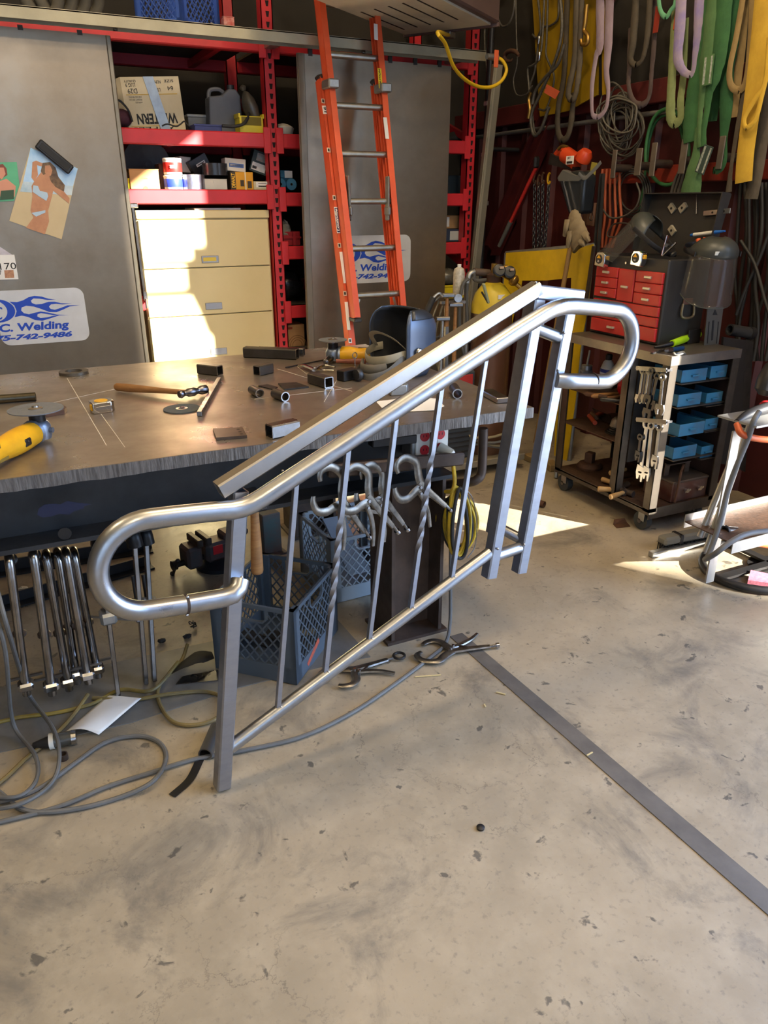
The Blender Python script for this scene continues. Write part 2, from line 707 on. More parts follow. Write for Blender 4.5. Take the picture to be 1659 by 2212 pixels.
# horizontal girts and the conduit of the right wall
gz = [px(1400, 218, XW - .06).z, px(1440, 378, XW - .06).z]
build(MB().bb(XW - .09, XW - .03, DOOR_Y, YB, gz[0] - .02, gz[0] + .10, .004), 'girt', maroon, wall_right)
build(MB().bb(XW - .09, XW - .03, 2.45, 3.95, gz[1] - .04, gz[1] + .05, .004), 'girt', M('orange_red_paint', '#8c2c1a', .5, 0, '#5f1d12', 7, .7), wall_right)
zc = px(1400, 225, XW - .1).z
build(MB().cyl((XW - .10, 2.2, zc - .05), (XW - .10, 5.6, zc - .05), .014, n=10), 'conduit', galv, wall_right)
wall_back = struct(MB().bb(-5.2, XW + .1, YB, YB + .12, 0, 5.0), 'wall_back', dark_siding)
build(MB().bb(-5.0, XW, YB - .03, YB, 3.15, 5.0), 'insulation_panel', M('yellow_insulation', '#d9c288', .85, 0, '#c4ad75', 2, .5), wall_back)
struct(MB().bb(-5.2, -5.08, -5.2, YB, 0, 5.0), 'wall_left', M('shop_wall_left', '#6e6456', .8, 0, '#5a5246', 3, .5))
mb = MB().bb(-5.2, -4.6, -5.2, -5.08, 0, 5.0).bb(-4.6, 1.5, -5.2, -5.08, 4.0, 5.0).bb(1.5, XW + .12, -5.2, -5.08, 0, 5.0)
struct(mb, 'wall_front', M('shop_wall_front', '#6e6456', .8, 0, '#5a5246', 3, .5))
ceil = struct(MB().bb(-5.2, XW + .12, -5.2, YB, 5.0, 5.15), 'ceiling', M('tan_ceiling', '#d8c9a4', .8, 0, '#c4b592', 2, .5))
for i, p in enumerate(LAMPS):
    build(MB().lathe([(.05, .02), (.08, .0), (.08, -.06), (.05, -.10), (.03, -.10)], p, n=18), 'lamp_housing', white_plastic, ceil)
    build(MB().ball((p[0], p[1], p[2] - .20), .09, 1, 1, 1.1, 14, 10), 'lamp_globe', M('lamp_globe', '#ffe9c4', .4, emit=6.0), ceil)
    build(MB().cyl((p[0], p[1], p[2] + .02), (p[0], p[1], 5.0), .008, n=6), 'lamp_hanger', galv, ceil)
# building added out of view to shade most of the doors from the sun
nb = MB().bb(-26, 12.4, -16, -13, -.1, 10.5)
tag(build(nb, 'added_building', M('block_wall', '#a39d93', .9, 0, '#8e887f', 2, .5)),
    'tall block building added out of view to shade the doors', 'building')

# dark strip let into the floor, and the steel plate lying under the table
a0, a1 = pz(985, 1372), pz(1700, 1985)
d = (a1 - a0).normalized()
sd = V((d.y, -d.x, 0))
struct(MB().slab([a0 + sd * .027, a1 + sd * .031, a1 - sd * .031, a0 - sd * .027], (0, 0, .003)), 'trim_1',
       M('floor_joint', '#67625c', .6, .1, '#4a4642', 9, .7, .2))
pl = [pz(-60, 1640), pz(120, 1600), pz(285, 1562), pz(515, 1487), pz(700, 1440), pz(800, 1420), pz(720, 1330), pz(-60, 1500)]
one(MB().slab([p + V((0, 0, .004)) for p in pl], (0, 0, -.0035)), 'floor_plate', M('floor_plate_steel', '#7d7d7b', .45, .3, '#625f5b', 5, .8, .05, rvar=.12),
    'thin dark steel sheet lying flat on the concrete under the table front', 'steel sheet')

# ---------------------------------------------------------------- welding table
ZT = .85
TF, TB_, TR, TL = 2.03, 3.42, 1.565, -1.1
top_m = M('table_top_steel', '#a59a8c', .33, .72, '#83776b', 4, .85, .04, rvar=.10)
edge_m = M('flame_cut_edge', '#85817e', .40, .7, '#3f3b38', 40, .9, .5, stretch=(3, 1, .3), bscale=90)
tb = thing('welding_table', 'heavy steel plate welding table with rough flame-cut front edge', 'table', (0.3, 2.7, 0))
build(MB().bb(TL, TR, TF + .004, TB_, ZT - .034, ZT), 'table_top', top_m, tb)
# wavy flame cut lip along the front
mb = MB()
n = 90
vs = []
rr = random.Random(3)
for i in range(n + 1):
    x = TL + (TR - TL) * i / n
    o = (rr.random() - .5) * .004
    vs += [(x, TF + o, ZT - .0005), (x, TF + o * .6, ZT - .036 + (rr.random() - .5) * .003), (x, TF + .012, ZT - .036), (x, TF + .012, ZT - .0005)]
fs = []
for i in range(n):
    a, b = i * 4, (i + 1) * 4
    for k in range(4):
        fs.append((a + k, a + (k + 1) % 4, b + (k + 1) % 4, b + k))
fs += [(0, 3, 2, 1), (n * 4, n * 4 + 1, n * 4 + 2, n * 4 + 3)]
build(mb.add(vs, fs), 'flame_cut_edge', edge_m, tb, smooth_angle=25)
beam_m = M('beam_steel', '#3a3c40', .42, .6, '#262524', 6, .7, .06, rvar=.1)


def ibeam(mb, x0, x1, yc, z0, z1, w):
    mb.bb(x0, x1, yc - w / 2, yc + w / 2, z0, z0 + .014)
    mb.bb(x0, x1, yc - w / 2, yc + w / 2, z1 - .014, z1)
    mb.bb(x0, x1, yc - .006, yc + .006, z0 + .014, z1 - .014)


mb = MB()
ibeam(mb, TL + .1, 1.30, 2.20, .612, ZT - .036, .20)
build(mb, 'front_beam', beam_m, tb)
mb = MB()
ibeam(mb, TL + .1, 1.30, 3.22, .612, ZT - .036, .20)
build(mb, 'rear_beam', beam_m, tb)
for xx in (-.55, .72):
    mb = MB()
    mb.bb(xx - .05, xx + .05, 2.3, 3.12, ZT - .17, ZT - .16).bb(xx - .05, xx + .05, 2.3, 3.12, ZT - .05, ZT - .036).bb(xx - .005, xx + .005, 2.3, 3.12, ZT - .16, ZT - .05)
    build(mb, 'cross_beam', beam_m, tb)


def hleg(x0, x1, y0, y1, z1):
    mb = MB()
    mb.bb(x0, x0 + .013, y0, y1, 0.012, z1).bb(x1 - .013, x1, y0, y1, 0.012, z1).bb(x0 + .013, x1 - .013, (y0 + y1) / 2 - .005, (y0 + y1) / 2 + .005, 0.012, z1)
    mb.bb(x0 - .02, x1 + .02, y0 - .01, y1 + .01, 0, .012)
    return mb


for (x0, y0) in ((1.055, 2.10), (1.055, 3.13), (-.75, 2.10), (-.75, 3.13)):
    build(hleg(x0, x0 + .21, y0, y0 + .18, .612), 'leg', mill_brown, tb)
# flat tool bar and bent pipe hanger under the right front edge
q = [pz(x, y, .72) for x, y in ((700, 1018), (990, 985))]
yb = 2.06
p0, p1 = py(708, 1017, yb), py(1000, 990, yb)
build(MB().bar(p0, p1, .03, .045, bev=.006).bar(p0 + V((.02, .03, .03)), p0 + V((.02, .03, .1)), .012, .03).bar(p1 + V((-.1, .03, .03)), p1 + V((-.1, .03, .1)), .012, .03), 'tool_bar', mill_brown, tb)
p0 = py(1044, 925, 2.08)
pa = smooth([p0, py(1043, 960, 2.08), py(1040, 1020, 2.08), py(1030, 1036, 2.08), py(1012, 1042, 2.1), py(975, 1046, 2.16), py(940, 1052, 2.24)], 6)
build(MB().sweep(pa, .0165, 12), 'pipe_hanger', mill_brown, tb)
build(MB().bar(py(800, 955, 2.08), py(895, 945, 2.08), .04, .03, bev=.003), 'edge_bracket', dark_steel, tb)
# faded blue flame mark on the beam
fl = [(80, 1112), (84, 1098), (96, 1090), (115, 1088), (130, 1090), (145, 1082), (160, 1085), (197, 1089), (180, 1094), (182, 1098), (160, 1104), (150, 1112), (128, 1110), (110, 1116), (92, 1118)]
build(MB().slab([py(x, y, 2.098) for x, y in fl], (0, .0008, 0)), 'flame_mark', M('faded_blue', '#141a38', .7), tb)
build(MB().cyl(py(140, 1153, 2.099), py(140, 1153, 2.099) + V((0, .004, 0)), .018, n=16), 'bolt_hole', black_metal, tb)
# chalk lines scribed on the top
ch = M('soapstone', '#cfc8bb', .8)
for (x0, y0, x1, y1, w) in ((145, 817, 230, 962, .0022), (218, 894, 270, 966, .0016), (95, 874, 250, 840, .0014), (600, 797, 760, 845, .0022), (550, 862, 760, 838, .0014), (640, 790, 700, 838, .0012), (700, 868, 740, 800, .0014)):
    build(MB().bar(pz(x0, y0, ZT + .0004), pz(x1, y1, ZT + .0004), w, .0006), 'chalk_line', ch, tb)
# ---------------------------------------------------------------- the stair railing, leaning in its own plane
RA, RL = R(7.0), R(7.8)
rb = V((.33, 1.655, 0))
rail = thing('stair_railing', 'unpainted steel stair railing with looped pipe handrail leaning before the table', 'railing',
             rb, rot=(Matrix.Rotation(RA, 4, 'Z') @ Matrix.Rotation(RL, 4, 'Y')).to_euler())
MW[rail.name] = Matrix.Translation(rb) @ Matrix.Rotation(RA, 4, 'Z') @ Matrix.Rotation(RL, 4, 'Y')
G = L(rail)
SQ = .040


def sqpost(x, y, z0, z1):
    return lambda mb: mb.sqtube((x, y, z0), (x, y, z1), SQ, SQ, .004, (0, 1, 0))


G.part('post', tube_steel, sqpost(-.025, 0, .004, .865), label='front square tube post standing on the floor')
G.part('post', tube_steel, sqpost(.850, 0, .515, 1.375))
G.part('post', tube_steel, sqpost(.982, 0, .515, 1.375))
G.part('post', tube_steel, sqpost(.935, .10, .62, 1.375))
sl = math.tan(R(30.3))
G.part('top_rail', M('rail_top_steel', '#aeacac', .36, 1.0, '#93918f', 9, .5, .02, rvar=.03),
       lambda mb: mb.sqtube((-.075, 0, .868), (.845, 0, .868 + .92 * sl), SQ, SQ, .004, (0, 1, 0)), label='sloped square top rail')
G.part('top_rail', tube_steel, lambda mb: mb.sqtube((.838, 0, 1.396), (1.022, 0, 1.396), SQ, SQ, .004, (0, 1, 0)), label='short level square top rail')


def arc(cx, cz, r, a0, a1, y, k=14):
    return [V((cx + r * math.cos(R(a0 + (a1 - a0) * i / k)), y, cz + r * math.sin(R(a0 + (a1 - a0) * i / k)))) for i in range(k + 1)]


HY, HR = -.046, .0235
hp = [V((-.020, -.030, .640)), V((-.028, -.040, .624)), V((-.045, HY, .611)), V((-.07, HY, .606)), V((-.10, HY, .605)), V((-.163, HY, .604)), V((-.20, HY, .604))]
hp += arc(-.250, .716, .112, 270, 90, HY, 20)
hp += [V((-.20, HY, .830)), V((-.12, HY, .832)), V((-.06, HY, .832)), V((-.035, HY, .835)), V((-.01, HY, .843)), V((.015, HY, .856)), V((.05, HY, .877))]
hp += [V((x, HY, .848 + .587 * x)) for x in (.1, .25, .45, .65, .76)]
hp += [V((.80, HY, 1.316)), V((.84, HY, 1.338)), V((.875, HY, 1.354)), V((.91, HY, 1.364)), V((.95, HY, 1.369)), V((1.05, HY, 1.371))]
hp += arc(1.137, 1.262, .109, 90, -90, HY, 20)
hp += [V((1.08, HY, 1.153)), V((1.02, HY, 1.153)), V((.995, HY, 1.153)), V((.975, -.035, 1.153)), V((.962, -.028, 1.153))]
G.part('handrail', pipe_steel, lambda mb: mb.sweep(hp, HR, 24))
jm = M('joint_gap', '#3a2c22', .7, .3)
G.part('pipe_joint', jm, lambda mb: mb.cyl((-.166, HY, .604), (-.159, HY, .604), HR + .0006, n=24))
G.part('pipe_joint', jm, lambda mb: mb.cyl((1.10, HY, 1.1560), (1.104, HY, 1.1563), HR + .0006, n=24))
G.part('picket_rail', pipe_steel, lambda mb: mb.cyl((-.005, 0, .815), (.835, 0, .815 + .84 * .577), .0185, n=20))
G.part('bottom_rail', pipe_steel, lambda mb: mb.cyl((-.008, 0, .125), (.835, 0, .125 + .843 * .561), .0185, n=20))
for i, x in enumerate((.129, .272, .412, .550, .694)):
    z0, z1 = .145 + .561 * x, .803 + .577 * x
    if i % 2 == 0:
        G.part('picket', tube_steel, lambda mb: mb.bar((x, 0, z0), (x, 0, z1), .0135, .0135, (0, 1, 0), .001))
    else:
        zs = [z0 + (z1 - z0) * k / 60 for k in range(61)]

        def tw(mb):
            vs = []
            for k, z in enumerate(zs):
                t = k / 60
                a = PI / 4 + max(0, min(1, (t - .28) / .44)) * PI * 3
                for q in range(4):
                    vs.append((x + math.cos(a + q * PI / 2) * .0096, math.sin(a + q * PI / 2) * .0096, z))
            fs = [(k * 4 + q, k * 4 + (q + 1) % 4, k * 4 + 4 + (q + 1) % 4, k * 4 + 4 + q) for k in range(60) for q in range(4)]
            mb.add(vs, fs + [(3, 2, 1, 0), (240, 241, 242, 243)])
        G.part('picket', tube_steel, tw, label='picket with a twisted middle', smooth_angle=30)
G.part('spacer_pipe', pipe_steel, lambda mb: mb.cyl((.868, 0, 1.295), (.964, 0, 1.275), .0185, n=18))
G.part('spacer_pipe', pipe_steel, lambda mb: mb.cyl((.868, 0, .585), (.964, 0, .60), .0185, n=18))
G.part('spacer_pipe', pipe_steel, lambda mb: mb.cyl((.945, .085, .64), (.978, .015, .625), .0175, n=18))
tk = [(-.012, -.02, .642), (.845, -.024, .62), (.962, -.02, .62), (.87, -.022, 1.31), (.962, -.022, 1.29), (.964, -.024, 1.18), (-.163, HY - .01, .628), (-.163, HY - .012, .582), (.825, -.012, 1.42), (.1, .02, .90)]
tk += [(x + .006, -.008, .148 + .561 * x) for x in (.129, .272, .412, .550, .694)] + [(x, -.006, .80 + .577 * x) for x in (.129, .272, .412, .550, .694)]
for t in tk:
    G.part('weld_tack', steel_bright, lambda mb: mb.ball(t, .0045, n=8, m=6))
for z in (.60, .78, .95, 1.12):
    G.part('bolt_hole', jm, lambda mb: mb.cyl((.945, .0795, z), (.945, .081, z), .004, n=10))
# ---------------------------------------------------------------- red pallet rack along the back
YR, YRB = 4.72, 5.50
rack = thing('pallet_rack', 'red steel pallet rack with slotted uprights filling the back wall', 'storage rack', (1.0, 5.1, 0))
UPX = [(-1.30, -1.22), (1.535, 1.605), (2.92, 2.985)]
slot_m = M('slot_dark', '#140606', .9)
for k, (x0, x1) in enumerate(UPX):
    for yy in (YR, YRB):
        mb = MB().bb(x0, x1, yy, yy + .006, 0.008, 3.1).bb(x0, x0 + .006, yy, yy + .07, 0.008, 3.1).bb(x1 - .006, x1, yy, yy + .07, 0.008, 3.1).bb(x0 - .02, x1 + .02, yy - .02, yy + .09, 0, .008)
        up = build(mb, 'upright', rack_red, rack)
        if yy == YR and k:
            sm = MB()
            z = .5
            xc = (x0 + x1) / 2 + (.004 if k == 1 else 0)
            while z < 2.75:
                sm.slab([(xc - .011, yy - .0004, z + .014), (xc + .011, yy - .0004, z + .014), (xc + .006, yy - .0004, z - .014), (xc - .006, yy - .0004, z - .014)], (0, .001, 0))
                z += .0508
            so = build(sm, 'slot_row', slot_m, up)
            so['kind'] = 'stuff'
    for zz in (.35, 1.1, 1.9, 2.7):
        build(MB().bar(((x0 + x1) / 2, YR + .05, zz), ((x0 + x1) / 2, YRB, zz + .25), .03, .04), 'frame_brace', rack_red, rack)


def beam(x0, x1, z0, z1, y=YR, conn=True):
    mb = MB().bb(x0, x1, y - .012, y + .05, z0, z1, .006)
    o = build(mb, 'beam', rack_red, rack)
    if conn:
        for x in (x0, x1):
            build(MB().bb(x - .022, x + .022, y - .018, y - .008, z0 - .03, z1 + .03, .003), 'beam_connector', rack_red, o)
    return o


UL, UM, UR = 1.53, 1.608, 2.915
beam(-1.22, UL, 2.292, 2.372)
beam(-1.22, UL, 1.803, 1.882)
beam(-1.22, UL, 1.495, 1.574)
beam(-1.22, .725, .911, .988, conn=False)
for z0 in (2.292, 1.803, 1.482, 1.172, .81):
    beam(UM, UR, z0, z0 + .079)
for z0 in (2.292, 1.803, 1.482, .90):
    beam(-1.22, UL, z0, z0 + .079, YRB, False)
    beam(UM, UR, z0, z0 + .079, YRB, False)
for (x0, x1, zz) in ((-1.22, UL, 2.372), (-1.22, UL, 1.882), (-1.22, UL, 1.574), (UM, UR, 2.372), (UM, UR, 1.882), (UM, UR, 1.561), (UM, UR, 1.251), (UM, UR, .889)):
    build(MB().bb(x0, x1, YR + .0, YRB + .05, zz - .016, zz), 'shelf_board', dark_board, rack)
for (x, z) in ((.65, 2.33), (1.3, 2.33), (-.3, 2.33), (1.0, 1.84), (2.2, 2.33)):
    build(MB().bar((x, YR, z - .01), (x, YRB, z - .01), .04, .04), 'cross_bar', rack_red, rack)

# steel track the sheet doors hang from
tr = thing('door_track', 'long pale steel channel track above the sliding sheet doors', 'track', (.7, 4.47, 2.30))
build(MB().bb(-1.6, 2.843, 4.42, 4.428, 2.296, 2.348).bb(-1.6, 2.843, 4.42, 4.52, 2.343, 2.350).bb(-1.6, 2.843, 4.512, 4.52, 2.296, 2.348), 'channel', M('track_steel', '#a39b82', .45, .5, '#857d66', 6, .6, .05), tr)
for x in (-.8, 1.57, 2.75):
    build(MB().bb(x - .03, x + .03, 4.52, 4.715, 2.31, 2.345), 'track_bracket', galv, tr)
for x in (.70, 2.05):
    build(MB().cyl((x, 4.47, 2.31), (x, 4.47, 2.29), .012, n=10), 'track_bolt', chrome, tr)

sheet_m = M('sheet_steel', '#a0927f', .38, .9, '#807464', 2.3, .9, .03, rvar=.10)


def sheet_door(x0, x1, y, ztop, zbot, label, lip):
    t = thing('sliding_sheet_door', label, 'sheet door', ((x0 + x1) / 2, y, zbot), group='plain steel sheets hung as sliding doors')
    build(MB().bb(x0, x1, y, y + .005, zbot, ztop), 'sheet', sheet_m, t)
    for x in lip:
        build(MB().bb(x - .02, x + .02, y - .016, y, zbot, ztop, .003), 'edge_bar', M('edge_bar_steel', '#8c8474', .4, .7, '#6d6658', 5, .6), t)
    n = 6
    for i in range(n):
        x = x0 + (x1 - x0) * (i + .5) / n
        build(MB().bb(x - .012, x + .012, y - .004, y + .01, ztop - .01, 2.30), 'hanger_tab', mill, t)
    return t


sheet_door(-.95, .68, 4.59, 2.288, .10, 'wide grey steel sheet hung left of the beige cabinet', [])
sheet_door(1.672, 2.676, 4.545, 2.275, .10, 'grey steel sheet hung behind the orange ladder', [1.695])
build(MB().bb(.666, .69, 4.583, 4.60, .10, 2.288, .004), 'edge_bar', MATS['edge_bar_steel'], bpy.data.objects['sliding_sheet_door'])

# company signs
FL = [(130, 965), (190, 972), (240, 960), (290, 935), (340, 925), (400, 935), (450, 955), (515, 968), (440, 966), (380, 952), (330, 947), (305, 965), (310, 985), (340, 1000), (390, 998), (450, 982), (500, 984), (550, 1000), (640, 1008), (560, 1011), (510, 1002), (465, 1006), (445, 1025), (455, 1045), (490, 1055), (540, 1042), (600, 1022), (710, 1025), (620, 1032), (560, 1057), (500, 1077), (440, 1072), (380, 1042), (320, 1017), (260, 1007), (220, 1020), (212, 1045), (230, 1070), (270, 1082), (320, 1071), (370, 1063), (430, 1076), (500, 1098), (600, 1108), (500, 1106), (430, 1092), (370, 1077), (340, 1086), (335, 1105), (360, 1120), (410, 1118), (470, 1107), (520, 1106), (430, 1131), (370, 1145), (310, 1135), (260, 1105), (210, 1090), (150, 1100), (175, 1050), (165, 1000)]
SH = py(0, 622, 4.585).z - py(0, 742, 4.585).z


def sign(xr, zb, y, label):
    s = SH / 475.0
    w = 745 * s

    def P(x, z, dy=0):
        return V((xr + (x - 755) * s, y - dy, zb + (1345 - z) * s))
    t = thing('company_sign', label, 'sign', (xr - w / 2, y, zb), group='magnetic company signs')
    c, pts = 75 * s, []
    for (cx, cz, a0) in ((xr - c, zb + SH - c, 0), (xr - w + c, zb + SH - c, 90), (xr - w + c, zb + c, 180), (xr - c, zb + c, 270)):
        for k in range(7):
            a = R(a0 + 15 * k)
            pts.append(V((cx + c * math.cos(a), y, cz + c * math.sin(a))))
    build(MB().slab(pts, (0, -.002, 0)), 'sign_board', M('sign_white', '#c9ccd0', .45, 0, '#b3b6ba', 6, .6), t)
    build(MB().slab([P(*p, .0026) for p in FL], (0, .0006, 0)), 'flame_logo', blue_ink, t)

    def ell(cx, cz, rx, rz, n=28):
        return [(cx + rx * math.cos(2 * PI * i / n), cz + rz * math.sin(2 * PI * i / n)) for i in range(n)]
    build(MB().slab([P(*p, .0026) for p in ell(22, 1040, 142, 100)], (0, .0006, 0)), 'logo_disc', blue_ink, t)
    build(MB().slab([P(*p, .0032) for p in ell(-2, 1040, 102, 90)], (0, .0006, 0)), 'logo_field', MATS['sign_white'], t)
    ux, uy = (1, 0, 0), (0, 0, 1)
    build(MB().text('C', P(-40, 1075, .0042), ux, uy, 70 * s, 100 * s, .3).text('C', P(-5, 1115, .0042), ux, uy, 70 * s, 110 * s, .3), 'logo_letters', blue_ink, t)
    build(MB().text('C. Welding', P(10, 1245, .0026), ux, uy, 580 * s, 92 * s, .12, .035), 'name_lettering', blue_ink, t)
    build(MB().text('75-742-9486', P(-42, 1303, .0026), ux, uy, 648 * s, 52 * s, .25, .045), 'phone_lettering', blue_ink, t)
    return t


sign(py(189, 690, 4.585).x, py(100, 741, 4.585).z, 4.588, 'white company sign with blue flames left of the beige cabinet')
sign(py(887, 560, 4.54).x, py(800, 611, 4.54).z, 4.543, 'white company sign with blue flames half hidden by the ladder')

# ---------------------------------------------------------------- paper pinned to the left sheet
YP = 4.586


def print_poly(t, name, pts, mat, k):
    return build(MB().slab([py(x, y, YP) + V((0, -.0012 - .0005 * k, 0)) for x, y in pts], (0, .0004, 0)), name, mat, t)


skin = M('printed_skin', '#c08a64', .5, 0, '#9c6848', 14, .6)
hair = M('printed_hair', '#4a3524', .5, 0, '#8a6c48', 40, .8)
po = thing('calendar_page', 'tilted beach calendar page under the black magnet bar', 'poster', py(90, 430, YP), group='pages stuck on the left sheet')
rect = [(66, 319), (168, 364), (133, 517), (20, 477)]
build(MB().slab([py(x, y, YP) for x, y in rect], (0, -.0012, 0)), 'page', M('printed_sand', '#c8b48c', .5, 0, '#b39f78', 5, .5), po)
print_poly(po, 'printed_sky', [(66, 319), (168, 364), (158, 402), (50, 392)], M('printed_sky', '#8fbbe0', .5, 0, '#d6e6f2', 6, .8), 1)
print_poly(po, 'printed_sea', [(50, 392), (158, 402), (155, 422), (43, 414)], M('printed_sea', '#9cb6c4', .5, 0, '#dfe5e4', 8, .8), 2)
print_poly(po, 'printed_body', [(92, 368), (110, 372), (118, 398), (112, 425), (104, 455), (106, 478), (97, 506), (56, 492), (72, 470), (66, 455), (70, 425), (68, 402), (76, 388)], skin, 3)
print_poly(po, 'printed_arm', [(70, 350), (78, 347), (95, 354), (92, 360), (80, 357), (82, 378), (74, 392), (68, 384)], skin, 4)
print_poly(po, 'printed_arm', [(112, 388), (128, 402), (150, 428), (149, 440), (130, 424), (112, 410)], skin, 4)
print_poly(po, 'printed_hair', [(92, 352), (108, 350), (120, 362), (126, 382), (140, 400), (138, 414), (120, 404), (110, 392), (104, 372), (94, 378), (88, 370)], hair, 5)
print_poly(po, 'printed_face', [(97, 358), (108, 357), (113, 368), (110, 379), (103, 382), (97, 373)], skin, 6)
bik = M('printed_cloth', '#a9c0d0', .5)
print_poly(po, 'printed_top', [(72, 400), (82, 402), (86, 412), (102, 416), (104, 424), (100, 434), (84, 424), (70, 414)], bik, 7)
print_poly(po, 'printed_bottom', [(68, 460), (98, 454), (98, 459), (78, 468)], bik, 7)
mc = thing('magnet_bar', 'black magnetic bar holding the tilted beach calendar page', 'magnet', py(118, 340, YP))
c = py(118, 339, YP - .02)
dx = (py(148, 362, YP) - py(90, 314, YP)).normalized()
build(MB().obox(c, dx, V((0, 1, 0)), dx.cross(V((0, 1, 0))), (.19, .03, .052), .006), 'body', black_plastic, mc)
build(MB().obox(c + V((0, -.016, 0)), dx, V((0, 1, 0)), dx.cross(V((0, 1, 0))), (.16, .004, .03), .001), 'inset', black_rubber, mc)
p2 = thing('calendar_page', 'green calendar page with smiling woman cut by left frame edge', 'poster', py(5, 390, YP), group='pages stuck on the left sheet')
build(MB().slab([py(x, y, YP) for x, y in [(-60, 352), (36, 350), (42, 400), (30, 434), (-60, 438)]], (0, -.0012, 0)), 'page', M('printed_green', '#5fb184', .5, 0, '#3d8a62', 5, .6), p2)
print_poly(p2, 'printed_body', [(-20, 398), (14, 386), (34, 402), (32, 425), (-30, 425)], M('printed_skin_light', '#c98c70', .5), 1)
print_poly(p2, 'printed_hair', [(-12, 358), (6, 354), (14, 364), (16, 378), (-4, 390), (-16, 380)], M('printed_hair_red', '#7a3f2c', .5), 2)
print_poly(p2, 'printed_face', [(-8, 362), (8, 362), (12, 376), (4, 388), (-8, 380)], MATS['printed_skin_light'], 3)
print_poly(p2, 'printed_top', [(2, 412), (30, 410), (30, 430), (0, 432)], M('printed_olive', '#2f4a30', .5), 4)
p3 = thing('paper_notice', 'white printed notice with number 170 above the left sign', 'paper notice', py(10, 575, YP), group='pages stuck on the left sheet')
build(MB().slab([py(x, y, YP) for x, y in [(-60, 552), (31, 550), (40, 603), (-60, 606)]], (0, -.0012, 0)), 'sheet', white_paper, p3)
build(MB().text('170', py(1, 583, YP - .0016), (1, 0, .02), (0, 0, 1), .078, .033), 'number', ink, p3)
build(MB().text('7', py(-1, 594, YP - .0016), (1, 0, .02), (0, 0, 1), .012, .022), 'small_number', ink, p3)
print_poly(p3, 'photo_stamp', [(9, 584), (29, 583), (31, 600), (11, 601)], M('printed_stamp', '#b98a66', .5, 0, '#7e4636', 40, .8), 1)
p4 = one(MB().slab([py(x, y, YP) for x, y in [(-60, 520), (0, 533), (26, 550), (-60, 552)]], (0, -.001, 0)), 'torn_paper', M('printed_dark_photo', '#cfc8cf', .5, 0, '#4a3540', 5, .7),
         'torn photo corner just above the numbered notice', 'paper', 'pages stuck on the left sheet')

# ---------------------------------------------------------------- beige filing cabinet
YC = 4.74
cab = thing('filing_cabinet', 'beige steel lateral filing cabinet half in sunlight', 'filing cabinet', (1.155, 4.95, 0))
beige = M('cabinet_beige', '#d6c798', .45, 0, '#c8b888', 2.5, .6, .02)
CX0, CX1, CZ = .735, 1.527, 1.462
build(MB().bb(CX0, CX1, YC + .02, YC + .46, .0, CZ, .004), 'body', beige, cab)
build(MB().bb(CX0, CX1, YC, YC + .02, CZ - .045, CZ, .004), 'top_band', beige, cab)
zl = [py(530, 575, YC).z, py(530, 675, YC).z]
zs = [CZ - .05, zl[0], zl[1], zl[1] * 2 - zl[0], .06]
labs = [(454, 560, True), (462, 661, False), (473, 759, False), (480, 830, False)]
for i in range(4):
    dr = build(MB().bb(CX0 + .008, CX1 - .012, YC - .002, YC + .02, zs[i + 1] + .003, zs[i] - .003, .003), 'drawer', beige, cab)
    lx, ly, yl = labs[i]
    c = py(lx, ly, YC - .004)
    h = build(MB().box(c, (.105, .006, .042), 0, .003), 'label_holder', M('holder_alloy', '#aeb0b4', .35, .8), dr)
    if yl:
        build(MB().box(c + V((-.003, -.0035, 0)), (.08, .001, .022)), 'yellow_card', M('yellow_card', '#d8be4c', .7), cab)
one(MB().bb(1.08, 1.36, YC + .03, YC + .3, CZ + .001, CZ + .012, .002), 'folder', white_paper, 'flat white folder lying on the beige cabinet', 'folder')
cl = thing('bar_clamp', 'chrome bar clamp hanging beside the beige cabinet', 'clamp', (.715, 4.68, .95))
build(MB().bar((.713, 4.685, 1.50), (.722, 4.685, .96), .012, .024, (0, 1, 0)), 'bar', chrome, cl)
build(MB().box((.718, 4.68, 1.488), (.05, .03, .026), 0, .005), 'jaw', steel, cl)
build(MB().box((.722, 4.68, 1.0), (.024, .03, .05), 0, .004).cyl((.722, 4.66, .985), (.722, 4.66, .93), .006, n=8), 'screw_head', steel, cl)
SHELF_Z = (2.3725, 1.8825, 1.5745, 1.5615, 1.2515, .8895)


def snap(z, tol=.055):
    best = min(SHELF_Z, key=lambda q: abs(q - z))
    return best if abs(best - z) < tol and not (best > 1.565 and best < 1.57) else z


def ps(x, y, Y):
    p = py(x, y, Y)
    p.z = snap(p.z)
    return p


# ---------------------------------------------------------------- things on the rack
def rbox(name, label, cat, x0, y0, x1, y1, Y, dep, mat, rz=0.0, tilt=0.0, group=None):
    """carton whose front face covers the given photo rectangle at depth Y; returns thing + front frame"""
    a, b = py(x0, y1, Y), py(x1, y0, Y)
    a.z = snap(a.z)
    c = V(((a.x + b.x) / 2, Y + dep / 2, a.z))
    w, h = b.x - a.x, b.z - a.z
    rot = Matrix.Rotation(rz, 4, 'Z') @ Matrix.Rotation(tilt, 4, 'Y')
    t = thing(name, label, cat, c, group=group, rot=rot.to_euler())
    MW[t.name] = Matrix.Translation(c) @ rot
    g = L(t)
    g.part('body', mat, lambda mb: mb.bb(-w / 2, w / 2, -dep / 2, dep / 2, .0005, h, .002))
    return t, g, w, h, dep


def flaps(g, w, h, dep, mat):
    g.part('flap', mat, lambda mb: mb.bb(-w / 2 - .001, w / 2 + .001, -dep / 2 - .001, -.001, h, h + .003))
    g.part('flap', mat, lambda mb: mb.bb(-w / 2 - .001, w / 2 + .001, .001, dep / 2 + .001, h, h + .003))


